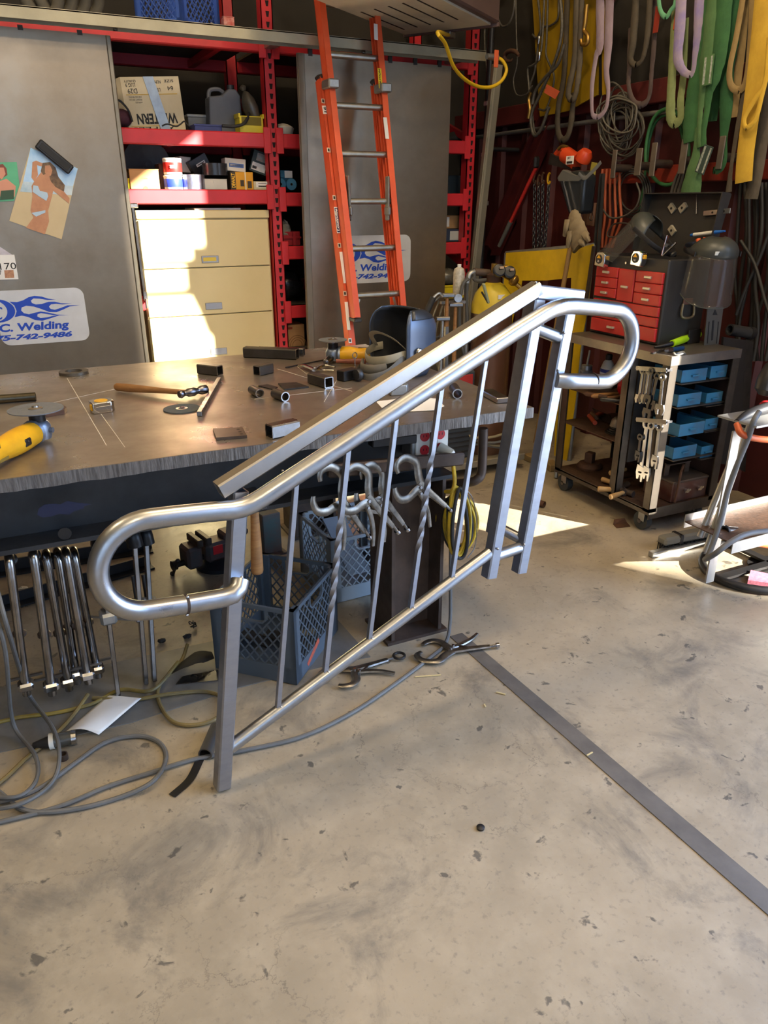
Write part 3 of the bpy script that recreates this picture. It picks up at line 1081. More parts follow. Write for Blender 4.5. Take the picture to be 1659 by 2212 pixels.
def patch(g, name, mat, w, h, dep, u0, u1, v0, v1, side='f'):
    """a flat label on the front (f) given in fractions"""
    return g.part(name, mat, lambda mb: mb.bb(-w / 2 + w * u0, -w / 2 + w * u1, -dep / 2 - .0012, -dep / 2 + .0005, h * v0, h * v1))


def words(g, name, mat, s, w, h, dep, u0, v0, u1, v1, flip=False, bold=0.0):
    o, ux, uz = (V((-w / 2 + w * u0, -dep / 2 - .0018, h * v0)), V((1, 0, 0)), V((0, 0, 1)))
    if flip:
        o, ux, uz = V((-w / 2 + w * u1, -dep / 2 - .0018, h * v1)), V((-1, 0, 0)), V((0, 0, -1))
    return g.part(name, mat, lambda mb: mb.text(s, o, ux, uz, w * (u1 - u0), h * (v1 - v0), 0, bold))


# upside-down apple box with duct tape
apple = M('pale_carton', '#cdbf9f', .8, 0, '#b5a684', 6, .6, .04)
t, g, w, h, dep = rbox('apple_box', 'pale fruit carton turned upside down with silver tape', 'box', 284, 170, 397, 276, 4.86, .3, apple, R(-6), R(-3.5))
g.part('side_flap', apple, lambda mb: mb.slab([(-w / 2, -dep / 2, h), (-w / 2 - .09, -dep / 2 + .05, h - .03), (-w / 2 - .05, -dep / 2 + .05, h * .45), (-w / 2, -dep / 2, .05)], (0, .004, 0)))
g.part('duct_tape', M('duct_tape', '#9aa3ab', .3, .5, '#7f878f', 20, .7, .3), lambda mb: mb.slab([(-.035, -dep / 2 - .004, h), (.02, -dep / 2 - .004, h), (.075, -dep / 2 - .004, 0), (.02, -dep / 2 - .004, 0)], (0, .002, 0)))
words(g, 'lettering', ink, 'WESTERN', w, h, dep, .18, .13, .88, .33, True, .03)
words(g, 'lettering', ink, 'APPLES', w, h, dep, .08, .01, .8, .08, True, .01)
words(g, 'lettering', ink, 'US EX', w, h, dep, .52, .72, .66, .79, True)
words(g, 'lettering', ink, '64', w, h, dep, .78, .74, .88, .82, True)
words(g, 'lettering', ink, 'SIZE', w, h, dep, .74, .89, .9, .94, True)
words(g, 'lettering', ink, 'NUMBER', w, h, dep, .5, .87, .68, .93, True)
words(g, 'lettering', ink, 'QUALITY', w, h, dep, .06, .9, .26, .95, True)
words(g, 'lettering', ink, 'LUG 9', w, h, dep, .08, .82, .24, .89, True)
words(g, 'lettering', ink, 'D29', w, h, dep, .1, .7, .26, .79, True)
words(g, 'small_print', M('grey_ink', '#55524c', .7), 'ONE HALF BUSHEL', w, h, dep, .1, .62, .32, .65, True)
words(g, 'small_print', MATS['grey_ink'], 'PRODUCT OF U.S.A.', w, h, dep, .1, .57, .32, .6, True)
words(g, 'small_print', MATS['grey_ink'], 'APPLES', w, h, dep, .2, .52, .32, .55, True)
g.part('gold_line', M('gold_ink', '#c09a3a', .7), lambda mb: mb.bb(-w / 2 + .02, w / 2 - .02, -dep / 2 - .0012, -dep / 2, h * .67, h * .685).bb(-w / 2 + .02, w / 2 - .02, -dep / 2 - .0012, -dep / 2, h * .095, h * .105))
# maroon bag by the apple box
c = py(266, 262, 4.82)
bag = thing('tool_bag', 'crumpled maroon bag squeezed left of the fruit carton', 'bag', c + V((0, 0, -.03)))
build(MB().ball(c + V((0, .05, .02)), .055, 1.1, 1, .85, 14, 10), 'bag_body', M('maroon_cloth', '#4a2030', .85, 0, '#2a121c', 12, .8, .5), bag)
build(MB().sweep(smooth([c + V((-.05, 0, .03)), c + V((-.02, -.02, .10)), c + V((.03, -.01, .06)), c + V((.05, 0, 0))], 6), .006, 8), 'strap', black_rubber, bag)
one(MB().sweep(smooth([py(350, 272, 4.78), py(362, 268, 4.77), py(380, 273, 4.77), py(390, 268, 4.77), py(398, 262, 4.78), py(405, 270, 4.78), py(414, 277, 4.79)], 6), .004, 8), 'loose_cable', black_rubber, 'thin black cable curling before the fruit carton', 'cable')
# gray case, blue tray, jug, yellow bin
t, g, w, h, dep = rbox('parts_case', 'grey flat plastic case behind the blue tray', 'case', 408, 255, 462, 277, 4.95, .22, grey_plastic)
g.part('lid', M('light_grey_plastic', '#8b8e90', .5), lambda mb: mb.bb(-w / 2 - .004, w / 2 + .004, -dep / 2 - .004, dep / 2, h, h + .015, .003))
g.part('handle', black_plastic, lambda mb: mb.bb(-.04, .04, -dep / 2 - .02, -dep / 2 - .01, h * .4, h * .6, .003))
t, g, w, h, dep = rbox('blue_tray', 'dark blue flat tray on the upper red shelf', 'tray', 421, 270, 479, 281, 4.75, .16, M('dark_blue_plastic', '#28306e', .5, 0, '#1d2350', 8, .5))
g.part('front_rim', MATS['dark_blue_plastic'], lambda mb: mb.bb(-w / 2 - .004, w / 2 + .004, -dep / 2 - .004, -dep / 2 + .006, h - .008, h))
c = ps(493, 283, 4.86)
jug = thing('oil_jug', 'grey plastic oil jug with slanted shoulder on the shelf', 'jug', c)
g = L(jug)
g.part('body', M('jug_grey', '#55585f', .5, 0, '#41434a', 8, .5), lambda mb: mb.prism([(-.11, 0), (.09, 0), (.09, .20), (.065, .235), (.02, .235), (-.02, .20), (-.10, .19)], (0, .0, .0005), (1, 0, 0), (0, 0, 1), (0, .1, 0)), bevel=.008)
g.part('cap', black_plastic, lambda mb: mb.cyl((.045, .05, .23), (.045, .05, .26), .022, n=14))
g.part('handle', MATS['jug_grey'], lambda mb: mb.sweep(smooth([(-.09, .05, .18), (-.08, .05, .225), (-.03, .05, .235), (0, .05, .22)], 5), .012, 8))
t, g, w, h, dep = rbox('parts_bin', 'yellow plastic stacking bin on the upper red shelf', 'parts bin', 519, 252, 568, 286, 4.76, .2, M('bin_yellow', '#d8c41f', .45, 0, '#b5a118', 8, .5))
for s_ in (-1, 1):
    g.part('side_rim', MATS['bin_yellow'], lambda mb: mb.bb(s_ * w / 2 - .005, s_ * w / 2 + .005, -dep / 2 - .004, dep / 2, h - .01, h + .012))
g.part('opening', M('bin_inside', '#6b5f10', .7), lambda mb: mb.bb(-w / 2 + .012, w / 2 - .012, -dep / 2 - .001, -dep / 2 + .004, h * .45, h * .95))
c = py(542, 240, 4.84)
pb = thing('plastic_bag', 'dark translucent plastic bag stuffed in the yellow bin', 'bag', py(543, 262, 4.84))
build(MB().lathe([(.02, -.075), (.055, -.05), (.065, 0), (.055, .05), (.03, .085), (.008, .1)], c + V((0, 0, .01)), (-.35, 0, 1), 14, 1, .7), 'bag_body', M('dark_bag', '#45423a', .3, 0, '#5d584c', 18, .8, .7), pb)
build(MB().lathe([(.012, 0), (.02, .02), (.006, .03)], c + V((-.035, 0, .105)), (-.4, 0, 1), 8), 'knot', MATS['dark_bag'], pb)
one(MB().sweep(smooth([py(480, 272, 4.73), py(505, 273, 4.73), py(525, 268, 4.73), py(535, 255, 4.76), py(537, 245, 4.8)], 7), .009, 10), 'black_hose', black_rubber, 'short black hose lying before the yellow bin', 'hose')
c = ps(612, 288, 4.78)
dish = thing('clear_dish', 'clear plastic dish of white rags right of the slotted upright', 'dish', c)
build(MB().lathe([(.055, .0005), (.066, .035), (.062, .035), (.052, .006)], c, n=20), 'dish', M('cloudy_plastic', '#b4b2a6', .3, 0, '#98968a', 9, .4), dish)
build(MB().lathe([(.055, .02), (.06, .04), (.03, .055), (.008, .06)], c, n=16), 'rag', M('white_rag', '#cfc8b8', .9, 0, '#a79f8d', 30, .7, .6), dish)

# second shelf
t, g, w, h, dep = rbox('brown_box', 'plain brown carton on the left of the second shelf', 'box', 283, 367, 342, 408, 4.78, .16, carton)
flaps(g, w, h, dep, carton)
words(g, 'printed_code', M('faint_ink', '#8a6238', .8), 'CT59946', w, h, dep, .38, .52, .6, .58)
g.part('thumb_notch', MATS['faint_ink'], lambda mb: mb.cyl((0, -dep / 2 - .001, .002), (0, -dep / 2 + .001, .002), .014, n=16))


def tin(name, label, x, ybot, ytop, r, Y, mat, lid, band=None, txt=None):
    c = ps(x, ybot, Y)
    h = py(x, ytop, Y).z - c.z
    t = thing(name, label, 'can', c, group='tins on the second shelf')
    build(MB().lathe([(r * .97, .0005), (r, .006), (r, h * .86), (r * .95, h * .88)], c, n=24), 'body', mat, t)
    build(MB().lathe([(r * .99, h * .87), (r * 1.03, h * .88), (r * 1.03, h * .97), (r * .98, h)], c, n=24), 'lid', lid, t)
    if band:
        build(MB().lathe([(r + .0006, h * .16), (r + .0008, h * .17), (r + .0008, h * .74), (r + .0006, h * .75)], c, n=24), 'label_band', band, t)
    if txt:
        build(MB().box(c + V((-r * .12, -r - .0012, h * .52)), (r * .7, .003, h * .09)), 'print_block', white_paper, t)
        build(MB().box(c + V((-r * .12, -r - .0012, h * .41)), (r * .7, .003, h * .07)), 'print_block', white_paper, t)
    return h


wt = M('tin_white', '#d9d6cf', .35)
h1 = tin('paste_tin', 'white tin with blue label under the red tin', 376, 410, 379, .052, 4.79, wt, wt, M('label_blue', '#2a3fb0', .4))
tin('paste_tin', 'white tin with red label stacked on the blue tin', 374, 378, 342, .052, 4.79, wt, wt, M('label_red', '#b5231f', .4), True)
c = ps(419, 409, 4.80)
rt = thing('tape_roll', 'silver roll of printed foil tape on the second shelf', 'tape roll', c, group='rolls on the second shelf')
build(MB().pipe(c + V((0, 0, .0005)), c + V((0, 0, .08)), .068, .03, 26), 'roll', M('foil_roll', '#a9a9b4', .25, .8, '#6d6d92', 40, .8), rt)
build(MB().pipe(c + V((0, 0, .002)), c + V((0, 0, .082)), .03, .027, 20), 'core', carton, rt)
c = py(466, 386, 4.83)
c.z = 1.5745 + .0785
rt = thing('tape_roll', 'black shiny roll of tape on the white carton', 'tape roll', c, group='rolls on the second shelf')
build(MB().pipe(c + V((0, 0, .0005)), c + V((0, 0, .065)), .075, .035, 26), 'roll', M('black_tape', '#232527', .25, 0, '#3a3c40', 30, .6), rt)
build(MB().pipe(c + V((0, 0, .002)), c + V((0, 0, .067)), .035, .032, 20), 'core', carton, rt)
wbox = M('white_carton', '#cfcac0', .7, 0, '#b8b2a6', 6, .5)
t, g, w, h, dep = rbox('white_box', 'plain white carton under the black tape roll', 'box', 442, 388, 490, 409, 4.77, .15, wbox)
flaps(g, w, h, dep, wbox)
g.part('tab', wbox, lambda mb: mb.bb(-.015, .015, -dep / 2 - .002, -dep / 2, h - .02, h))
t, g, w, h, dep = rbox('tool_box_carton', 'yellow and black tool carton standing on the second shelf', 'box', 500, 372, 546, 411, 4.78, .12, M('carton_yellow', '#d89a1a', .6, 0, '#c08512', 6, .4))
g.part('dark_side', M('carton_dark', '#3d2f1c', .6), lambda mb: mb.bb(-w / 2 - .0012, -w / 2 + .03, -dep / 2 - .0012, dep / 2, .0, h + .0012))
g.part('lettering', M('carton_yellow_ink', '#e8b52c', .6), lambda mb: mb.text('DEWALT', (-w / 2 + .026, -dep / 2 - .002, .012), (0, 0, 1), (-1, 0, 0), h * .8, .022, 0, .03))
patch(g, 'paper_strip', M('carton_strip', '#dcc9a0', .6), w, h, dep, .62, .68, 0, 1)
patch(g, 'print_panel', MATS['carton_dark'], w, h, dep, .42, .58, .2, .55)
patch(g, 'print_panel', MATS['carton_dark'], w, h, dep, .74, .92, .1, .5)
t, g, w, h, dep = rbox('white_box', 'white carton with blue stripe balanced on the yellow carton', 'box', 488, 343, 530, 370, 4.80, .12, wbox, R(-4), R(4))
patch(g, 'blue_label', M('label_blue_pale', '#3f5f9e', .6), w, h, dep, .2, .9, .32, .62)
patch(g, 'white_label', white_paper, w, h, dep, .25, .85, .38, .56)
t, g, w, h, dep = rbox('black_box', 'glossy black carton tilted behind the black tape roll', 'box', 420, 336, 460, 378, 4.93, .12, M('black_carton', '#1d1d20', .35, 0, '#2a2a2e', 6, .5), R(8), R(-28))
patch(g, 'white_label', white_paper, w, h, dep, .3, .8, .55, .7)
g.part('print_line', ink, lambda mb: mb.bb(-w / 2 + w * .36, -w / 2 + w * .74, -dep / 2 - .002, -dep / 2, h * .61, h * .65))
t, g, w, h, dep = rbox('tool_carton', 'dark green carton with white barcode label, tilted at shelf end', 'box', 540, 326, 573, 374, 4.84, .1, M('green_carton', '#1f2e2a', .45, 0, '#2d413b', 6, .5), R(-6), R(18))
patch(g, 'white_label', white_paper, w, h, dep, .08, .9, .1, .45)
patch(g, 'tool_picture', M('tool_print', '#8f9a90', .4, 0, '#9c4a38', 30, .8), w, h, dep, .25, .8, .55, .9)
patch(g, 'barcode', ink, w, h, dep, .12, .38, .16, .28)
t, g, w, h, dep = rbox('label_box', 'small cream carton with printed label by the slotted upright', 'box', 549, 392, 580, 411, 4.77, .1, M('cream_carton', '#c7bd9c', .7, 0, '#b3a888', 6, .5))
patch(g, 'white_label', white_paper, w, h, dep, .15, .95, .3, .95)
g.part('print_line', ink, lambda mb: mb.bb(-w / 2 + w * .3, -w / 2 + w * .85, -dep / 2 - .002, -dep / 2, h * .74, h * .8))
patch(g, 'barcode', ink, w, h, dep, .3, .85, .38, .5)
t, g, w, h, dep = rbox('white_box', 'grey-white carton standing behind the stacked tins', 'box', 386, 340, 407, 372, 4.96, .1, wbox, R(10), R(4))
flaps(g, w, h, dep, wbox)
t, g, w, h, dep = rbox('brown_box', 'dark brown narrow carton left of the stacked tins', 'box', 348, 355, 362, 408, 4.86, .12, M('dark_carton', '#5a3a2c', .7, 0, '#432a20', 6, .5))
flaps(g, w, h, dep, MATS['dark_carton'])
c = py(320, 372, 5.05)
wl_ = thing('large_abrasive_disc', 'big dark grinding disc standing behind the brown carton', 'grinding disc', V((c.x, 5.05, 1.574)))
build(MB().cyl((c.x, 5.05, 1.574 + .14), (c.x, 5.065, 1.574 + .14), .14, n=40), 'disc', M('disc_grey', '#34363a', .6, 0, '#25262a', 20, .6), wl_)
build(MB().pipe((c.x, 5.045, 1.574 + .14), (c.x, 5.07, 1.574 + .14), .03, .012, 20), 'hub', black_metal, wl_)
# jars and yellow tub on the far left of the shelf
c = ps(268, 408, 4.80)
tub = thing('yellow_tub', 'yellow tub in shadow at left end of second shelf', 'tub', c)
build(MB().lathe([(.03, .0005), (.036, .05), (.038, .055), (.033, .055), (.03, .01)], c, n=18), 'tub', MATS['bin_yellow'], tub)
build(MB().sweep([c + V((.036 * math.cos(R(a)), 0, .055 + .04 * math.sin(R(a)))) for a in range(0, 181, 18)], .002, 6), 'wire_handle', black_metal, tub)
# right of the upright, same shelf
blue_roll = M('blue_towel', '#3f7a9a', .8, 0, '#2d5f7c', 14, .5, .3)
for k, (x, yb_, lab) in enumerate(((605, 411, 'blue paper towel roll lying end-on beside the upright'), (628, 411, 'blue towel roll half hidden by the right steel sheet'))):
    c = ps(x, yb_, 4.80)
    rl = thing('towel_roll', lab, 'towel roll', c, group='blue towel rolls')
    build(MB().pipe((c.x, 4.78, c.z + .034), (c.x, 5.02, c.z + .034), .0335, .008, 20), 'roll', blue_roll, rl)
    build(MB().pipe((c.x, 4.779, c.z + .034), (c.x, 5.021, c.z + .034), .008, .0065, 12), 'core', dark_board, rl)
c = py(617, 390, 4.84)
pk = thing('towel_pack', 'pack of blue towels with white label on top of the rolls', 'pack', c + V((0, 0, -.0)))
build(MB().box(c + V((0, .1, .03)), (.10, .2, .058), 0, .018), 'pack', blue_roll, pk)
build(MB().box(c + V((.02, -.001, .035)), (.05, .003, .04)), 'label', white_paper, pk)
# third & fourth shelf right of the upright
rt_ = M('red_bin', '#b02226', .5, 0, '#8a181c', 8, .5)
t, g, w, h, dep = rbox('parts_bin', 'red plastic bin holding crumpled paper right of the cabinet', 'parts bin', 606, 500, 648, 529, 4.80, .2, rt_)
g.part('lip', rt_, lambda mb: mb.bb(-w / 2 - .004, w / 2 + .004, -dep / 2 - .008, -dep / 2, h * .5, h * .62).bb(w * .1, w * .25, -dep / 2 - .01, -dep / 2, 0, h))
c = py(614, 500, 4.82)
cp = MB()
rr = random.Random(11)
cp.ball(c + V((0, .02, .0)), .05, .9, .8, 1.3, 12, 9)
cp.v = [p + V((rr.uniform(-1, 1), rr.uniform(-1, 1), rr.uniform(-1, 1))) * .012 for p in cp.v]
one(cp, 'crumpled_paper', M('crumpled_grey', '#8d877a', .8, 0, '#6a6458', 8, .6), 'crumpled grey paper stuffed into the red bin', 'paper', smooth_angle=5)
c = ps(628, 660, 4.85)
bb_ = MB().ball(c + V((.01, .1, .105)), .13, .85, .8, .78, 18, 12)
rr = random.Random(5)
bb_.v = [p + V((rr.uniform(-1, 1), rr.uniform(-1, 1), rr.uniform(-1, 1))) * .008 for p in bb_.v]
one(bb_, 'rubbish_bag', M('black_bag', '#141517', .22, 0, '#24262a', 16, .6, .6), 'black shiny plastic bag on the lower shelf right of cabinet', 'bag', smooth_angle=60)
t, g, w, h, dep = rbox('brown_box', 'brown carton printed with rings on the lowest shelf', 'box', 613, 700, 657, 770, 4.79, .25, carton)
g.part('ring_print', M('ring_ink', '#7a5530', .8), lambda mb: [mb.pipe((w * .15, -dep / 2 - .001, h * .34), (w * .15, -dep / 2, h * .34), r_, r_ - .0035, 28) for r_ in (.035, .05, .065)] and None)
patch(g, 'red_print', M('red_print', '#a0452c', .8), w, h, dep, .1, .45, .86, .93)
one(MB().bb(1.61, 2.3, 4.76, 5.1, .60, .615), 'low_board', dark_board, 'dark board carrying the ring-printed carton', 'board')
# far right bay behind the ladder sheet
t, g, w, h, dep = rbox('brown_box', 'brown carton with white label in the bay right of ladder', 'box', 956, 466, 1003, 494, 4.86, .2, carton)
patch(g, 'white_label', white_paper, w, h, dep, .05, .3, .15, .9)
flaps(g, w, h, dep, carton)
t, g, w, h, dep = rbox('blue_box', 'dark blue carton with grey label under the brown carton', 'box', 953, 495, 1006, 527, 4.80, .2, M('navy_carton', '#26324a', .6, 0, '#1c2536', 6, .5))
patch(g, 'grey_label', M('grey_label', '#a9aba6', .7), w, h, dep, .35, .88, .12, .85)
t, g, w, h, dep = rbox('blue_box', 'dim teal carton on the shelf above, right of ladder', 'box', 968, 380, 1003, 420, 4.98, .2, M('teal_carton', '#2d3d45', .7, 0, '#222f36', 6, .5))
flaps(g, w, h, dep, MATS['teal_carton'])
rr = random.Random(9)
c = ps(984, 300, 4.95)
dk = MB().ball(c + V((0, 0, .03)), .09, 1, .7, .5, 14, 9)
dk.v = [p + V((rr.uniform(-1, 1), rr.uniform(-1, 1), rr.uniform(-1, 1))) * .01 for p in dk.v]
one(dk, 'dark_rags', M('dark_cloth', '#2a2520', .9, 0, '#171412', 12, .7), 'heap of dark rags on the high shelf right of ladder', 'rags', smooth_angle=60)
# on top of the rack
crate_specs = []


def crate(name, label, loc, rz, mat, W=.33, D=.33, H=.28, floor_z=None, open_top=True, group=None):
    t = thing(name, label, 'crate', loc, rz, group)
    g = L(t)
    T = .009
    g.part('base', mat, lambda mb: mb.bb(-W / 2 + .01, W / 2 - .01, -D / 2 + .01, D / 2 - .01, .002, .010))
    for i in (-1, 1):
        for j in (-1, 1):
            g.part('corner_post', mat, lambda mb: mb.bb(i * (W / 2 - .020), i * W / 2, j * (D / 2 - .042), j * D / 2, 0, H).bb(i * (W / 2 - .042), i * W / 2, j * (D / 2 - .020), j * D / 2, 0, H))
    for (ax, sg) in (('x', -1), ('x', 1), ('y', -1), ('y', 1)):
        S = W if ax == 'x' else D
        off = (D if ax == 'x' else W) / 2 * sg

        def Q(u, z, dd=0.0):
            o_ = off - sg * (T / 2 + dd)
            return V((u, o_, z)) if ax == 'x' else V((o_, u, z))

        for nm_, z0, z1 in (('base_band', 0, .062), ('rim_band', H - .014, H)):
            g.part(nm_, mat, lambda mb: mb.bar(Q(-S / 2 + .02, (z0 + z1) / 2), Q(S / 2 - .02, (z0 + z1) / 2), T, z1 - z0))
        # handle frame
        hw, hz0, hz1 = .055, H - .062, H - .018

        def hnd(mb):
            pts = [Q(-hw, H - .01), Q(-hw, hz0 + .015), Q(-hw + .015, hz0), Q(hw - .015, hz0), Q(hw, hz0 + .015), Q(hw, H - .01)]
            for a, b in zip(pts[:-1], pts[1:]):
                mb.bar(a, b, T * 1.2, .006, frame_of(b - a)[2])
        g.part('handle_frame', mat, hnd)

        def lat(mb):
            u0, u1, z0, z1 = -S / 2 + .036, S / 2 - .036, .058, H - .012
            st = .036
            for sgn in (1, -1):
                k = -40
                while k < 40:
                    cc = k * st
                    # line u = cc + sgn*(z-z0)*.82 clipped to the panel
                    seg = []
                    for i in range(61):
                        z = z0 + (z1 - z0) * i / 60
                        u = cc + sgn * (z - z0) * .82
                        ok = u0 <= u <= u1 and not (abs(u) < hw and z > hz0)
                        if ok:
                            seg.append((u, z))
                        if (not ok or i == 60) and len(seg) > 3:
                            mb.bar(Q(*seg[0]), Q(*seg[-1]), .005, .004, (1, 0, 0) if ax == 'y' else (0, 1, 0))
                            seg = []
                        elif not ok:
                            seg = []
                    k += 1
        lo = g.part('lattice', mat, lat)
        lo['kind'] = 'stuff'
    return t, g


blue_pl = M('crate_blue', '#3f62b8', .45, 0, '#33509a', 6, .5)
c = py(388, 62, 4.98)
crate('milk_crate', 'bright blue milk crate high on top of the rack', (c.x, 4.99, 2.3725), R(38), blue_pl)
cst = py(498, 56, 4.80)
t, g, w, h, dep = rbox('small_red_box', 'small red and white box on the rack edge', 'box', 484, 38, 506, 57, 4.80, .06, M('red_carton', '#b5382a', .5, 0, '#e8d8c8', 30, .5))
flaps(g, w, h, dep, MATS['red_carton'])
c = ps(510, 64, 4.77)
one(MB().pipe(c + V((0, 0, .0)), c + V((0, 0, .03)), .03, .018, 20), 'orange_tape_roll', M('orange_tape', '#b0621a', .4), 'orange tape roll lying beside the small red box', 'tape roll')
one(MB().sweep(smooth([py(455, 50, 4.8), py(465, 56, 4.79), py(480, 60, 4.78), py(500, 62, 4.75)], 6), .007, 8), 'hand_snips', grey_plastic, 'thin tool handle beside the blue crate', 'hand tool')
rr = random.Random(4)
mb = MB()
for k in range(4):
    c0 = py(90 + k * 30, 28, 4.9 + .05 * k)
    mb2 = MB().sweep(smooth([c0 + V((-.1, 0, .12)), c0 + V((-.04, 0, .0)), c0 + V((.02, 0, -.02)), c0 + V((.08, .02, .03)), c0 + V((.1, 0, .12))], 5), .03, 10)
    mb2.v = [V((p.x, p.y, max(p.z, 2.3735))) for p in mb2.v]
    one(mb2, 'folded_tarp', M('grey_tarp', '#5d574b', .85, 0, '#3d392f', 8, .7, .4), ['grey folded tarp at the far left rack top', 'second grey tarp fold behind the pale track', 'third grey tarp fold on the rack top', 'grey tarp fold nearest to the blue crate'][k], 'tarp', 'tarps on the rack top')
# ---------------------------------------------------------------- orange extension ladder
LK = .30


def lad(x, y, Y0=4.34):
    d = ray(x, y)
    s = (Y0 - LK * (2.3 - CAMH)) / (d.y - LK * d.z)
    return _O + d * s


def ext(a, b, z):
    return a + (b - a) * ((z - a.z) / (b.z - a.z))


ld = thing('extension_ladder', 'orange fibreglass extension ladder leaning against the pale track', 'ladder', (1.75, 3.7, 0))
A0, A1 = lad(716, 230), lad(762, 640)
B0, B1 = lad(827, 230), lad(864, 640)
C0, C1 = lad(699, 230, 4.42), lad(745, 640, 4.42)
D0, D1 = lad(816, 230, 4.42), lad(853, 640, 4.42)
ladn = V((0, -1, LK)).normalized()


def cchan(mb, p0, p1, out):
    """fibreglass channel: web outside, flanges pointing in"""
    d, s, u = frame_of(p1 - p0, ladn)
    if s.dot(V((out, 0, 0))) < 0:
        s = -s
    m = (p0 + p1) / 2
    ln = (p1 - p0).length
    nn = d.cross(s)
    mb.obox(m + s * .014, d, s, nn, (ln, .006, .074))
    mb.obox(m, d, s, nn, (ln, .03, .006))
    for k in (-1, 1):
        mb.obox(m + nn * (.034 * k), d, s, nn, (ln, .034, .007))


ftop, fbot, btop = 2.95, lad(768, 688).z, lad(697, 172, 4.42).z
for nm, a, b, z0, z1, o_ in (('fly_rail', A0, A1, fbot, ftop, -1), ('fly_rail', B0, B1, fbot, ftop, 1), ('base_rail', C0, C1, .04, btop, -1), ('base_rail', D0, D1, .04, btop, 1)):
    mb = MB()
    cchan(mb, ext(a, b, z0), ext(a, b, z1), o_)
    build(mb, nm, orange_fg, ld)
    if nm == 'fly_rail':
        e = ext(a, b, z0)
        build(MB().box(e + V((0, 0, -.006)), (.046, .085, .02), 0, .004), 'end_cap', black_plastic, ld)
    else:
        e = ext(a, b, z1)
        build(MB().box(e + V((0, 0, .008)), (.044, .084, .03), 0, .012), 'end_cap', black_plastic, ld)
        e = ext(a, b, .02)
        build(MB().box(e, (.06, .11, .04), 0, .006), 'foot', black_rubber, ld)
zr = [lad(x, y).z for x, y in ((760, 122), (772, 230), (783, 333), (791, 435), (805, 536), (816, 636))]
alu = M('aluminium', '#a9a69c', .35, .9, '#8c897f', 20, .5)
for z in zr + [zr[0] * 2 - zr[1]]:
    build(MB().cyl(ext(A0, A1, z), ext(B0, B1, z), .0165, n=14), 'rung', alu, ld)
for z in [zz - .10 for zz in zr] + [zr[-1] - .10 - .26 * k for k in (1, 2, 3)]:
    if z < btop - .1 and z > .1 and z < fbot:
        build(MB().cyl(ext(C0, C1, z), ext(D0, D1, z), .0165, n=14), 'rung', alu, ld)
for (a, b, s_) in ((A0, A1, -1), (B0, B1, 1)):
    p = ext(a, b, lad(705, 183).z if s_ < 0 else lad(830, 193).z)
    build(MB().box(p + V((0, -.02, 0)), (.062, .11, .045), 0, .006), 'guide_bracket', galv, ld)
    q = ext(a, b, zr[3])
    build(MB().bar(q + V((-.03 * s_, -.01, .13)), q + V((-.035 * s_, -.02, -.10)), .012, .045, bev=.006).box(q + V((-.034 * s_, -.02, -.05)), (.02, .06, .05), 0, .008), 'rung_lock', galv, ld)
    e = ext(a, b, zr[5])
    build(MB().bar(e + V((-.04 * s_, 0, -.02)), e + V((-.005 * s_, 0, -.12)), .006, .012), 'rung_brace', alu, ld)


def stick(name, mat, x0, y0, x1, y1, wpx, Y0=4.34, off=.0405):
    p0, p1 = lad(x0, y0, Y0), lad(x1, y1, Y0)
    d = (p1 - p0).normalized()
    sx = V((1, 0, 0))
    sx = (sx - d * sx.dot(d)).normalized()
    n_ = ladn * off
    return build(MB().obox((p0 + p1) / 2 + n_, d, sx, d.cross(sx), ((p1 - p0).length, wpx / 355.0, .0012)), name, mat, ld)


def stext(s, mat, x0, y0, x1, y1, hpx, Y0=4.34, off=.042):
    p0, p1 = lad(x0, y0, Y0) + ladn * off, lad(x1, y1, Y0) + ladn * off
    d = (p1 - p0)
    up = ladn.cross(d).normalized()
    h = hpx / 355.0
    return build(MB().text(s, p0 - up * (h / 2), d, up, d.length, h, .1, .03), 'sticker_lettering', ink, ld)


yel = M('sticker_yellow', '#d8c21e', .5)
stick('caution_sticker', yel, 813, 155, 816, 198, 8)
stext('CAUTION', ink, 815.5, 196, 812.5, 157, 4)
stick('info_sticker', white_paper, 805, 60, 806, 94, 8)
stick('info_sticker', white_paper, 825, 260, 830, 306, 8)
navy = M('sticker_navy', '#26285a', .5)
stick('brand_sticker', white_paper, 720, 452, 727, 508, 9, 4.42)
stick('brand_sticker_panel', navy, 720.3, 454, 726.7, 506, 7, 4.42, .0412)
p0, p1 = lad(725.5, 504, 4.42) + ladn * .043, lad(720, 456, 4.42) + ladn * .043
d_ = p1 - p0
up_ = ladn.cross(d_).normalized()
build(MB().text('Louisville', p0 - up_ * .006, d_, up_, d_.length, .015, .2, .03), 'brand_lettering', white_paper, ld)
stick('info_sticker', white_paper, 731, 548, 740, 615, 7, 4.42)
stick('info_sticker', white_paper, 742, 655, 748, 715, 7, 4.42)
stick('size_sticker', white_paper, 694, 235, 697, 253, 8, 4.42)
stext('16', ink, 697.5, 250, 695, 238, 5, 4.42)
for (x, y) in ((692, 225), (704, 330), (716, 432), (727, 534), (739, 637), (750, 738)):
    stick('rung_plate', M('rung_plate', '#c9c3b5', .4, .6), x, y - 5, x + 1, y + 5, 7, 4.42)
    stick('rung_mark', ink, x, y - 3, x + .6, y + 3, 3.5, 4.42, .0413)

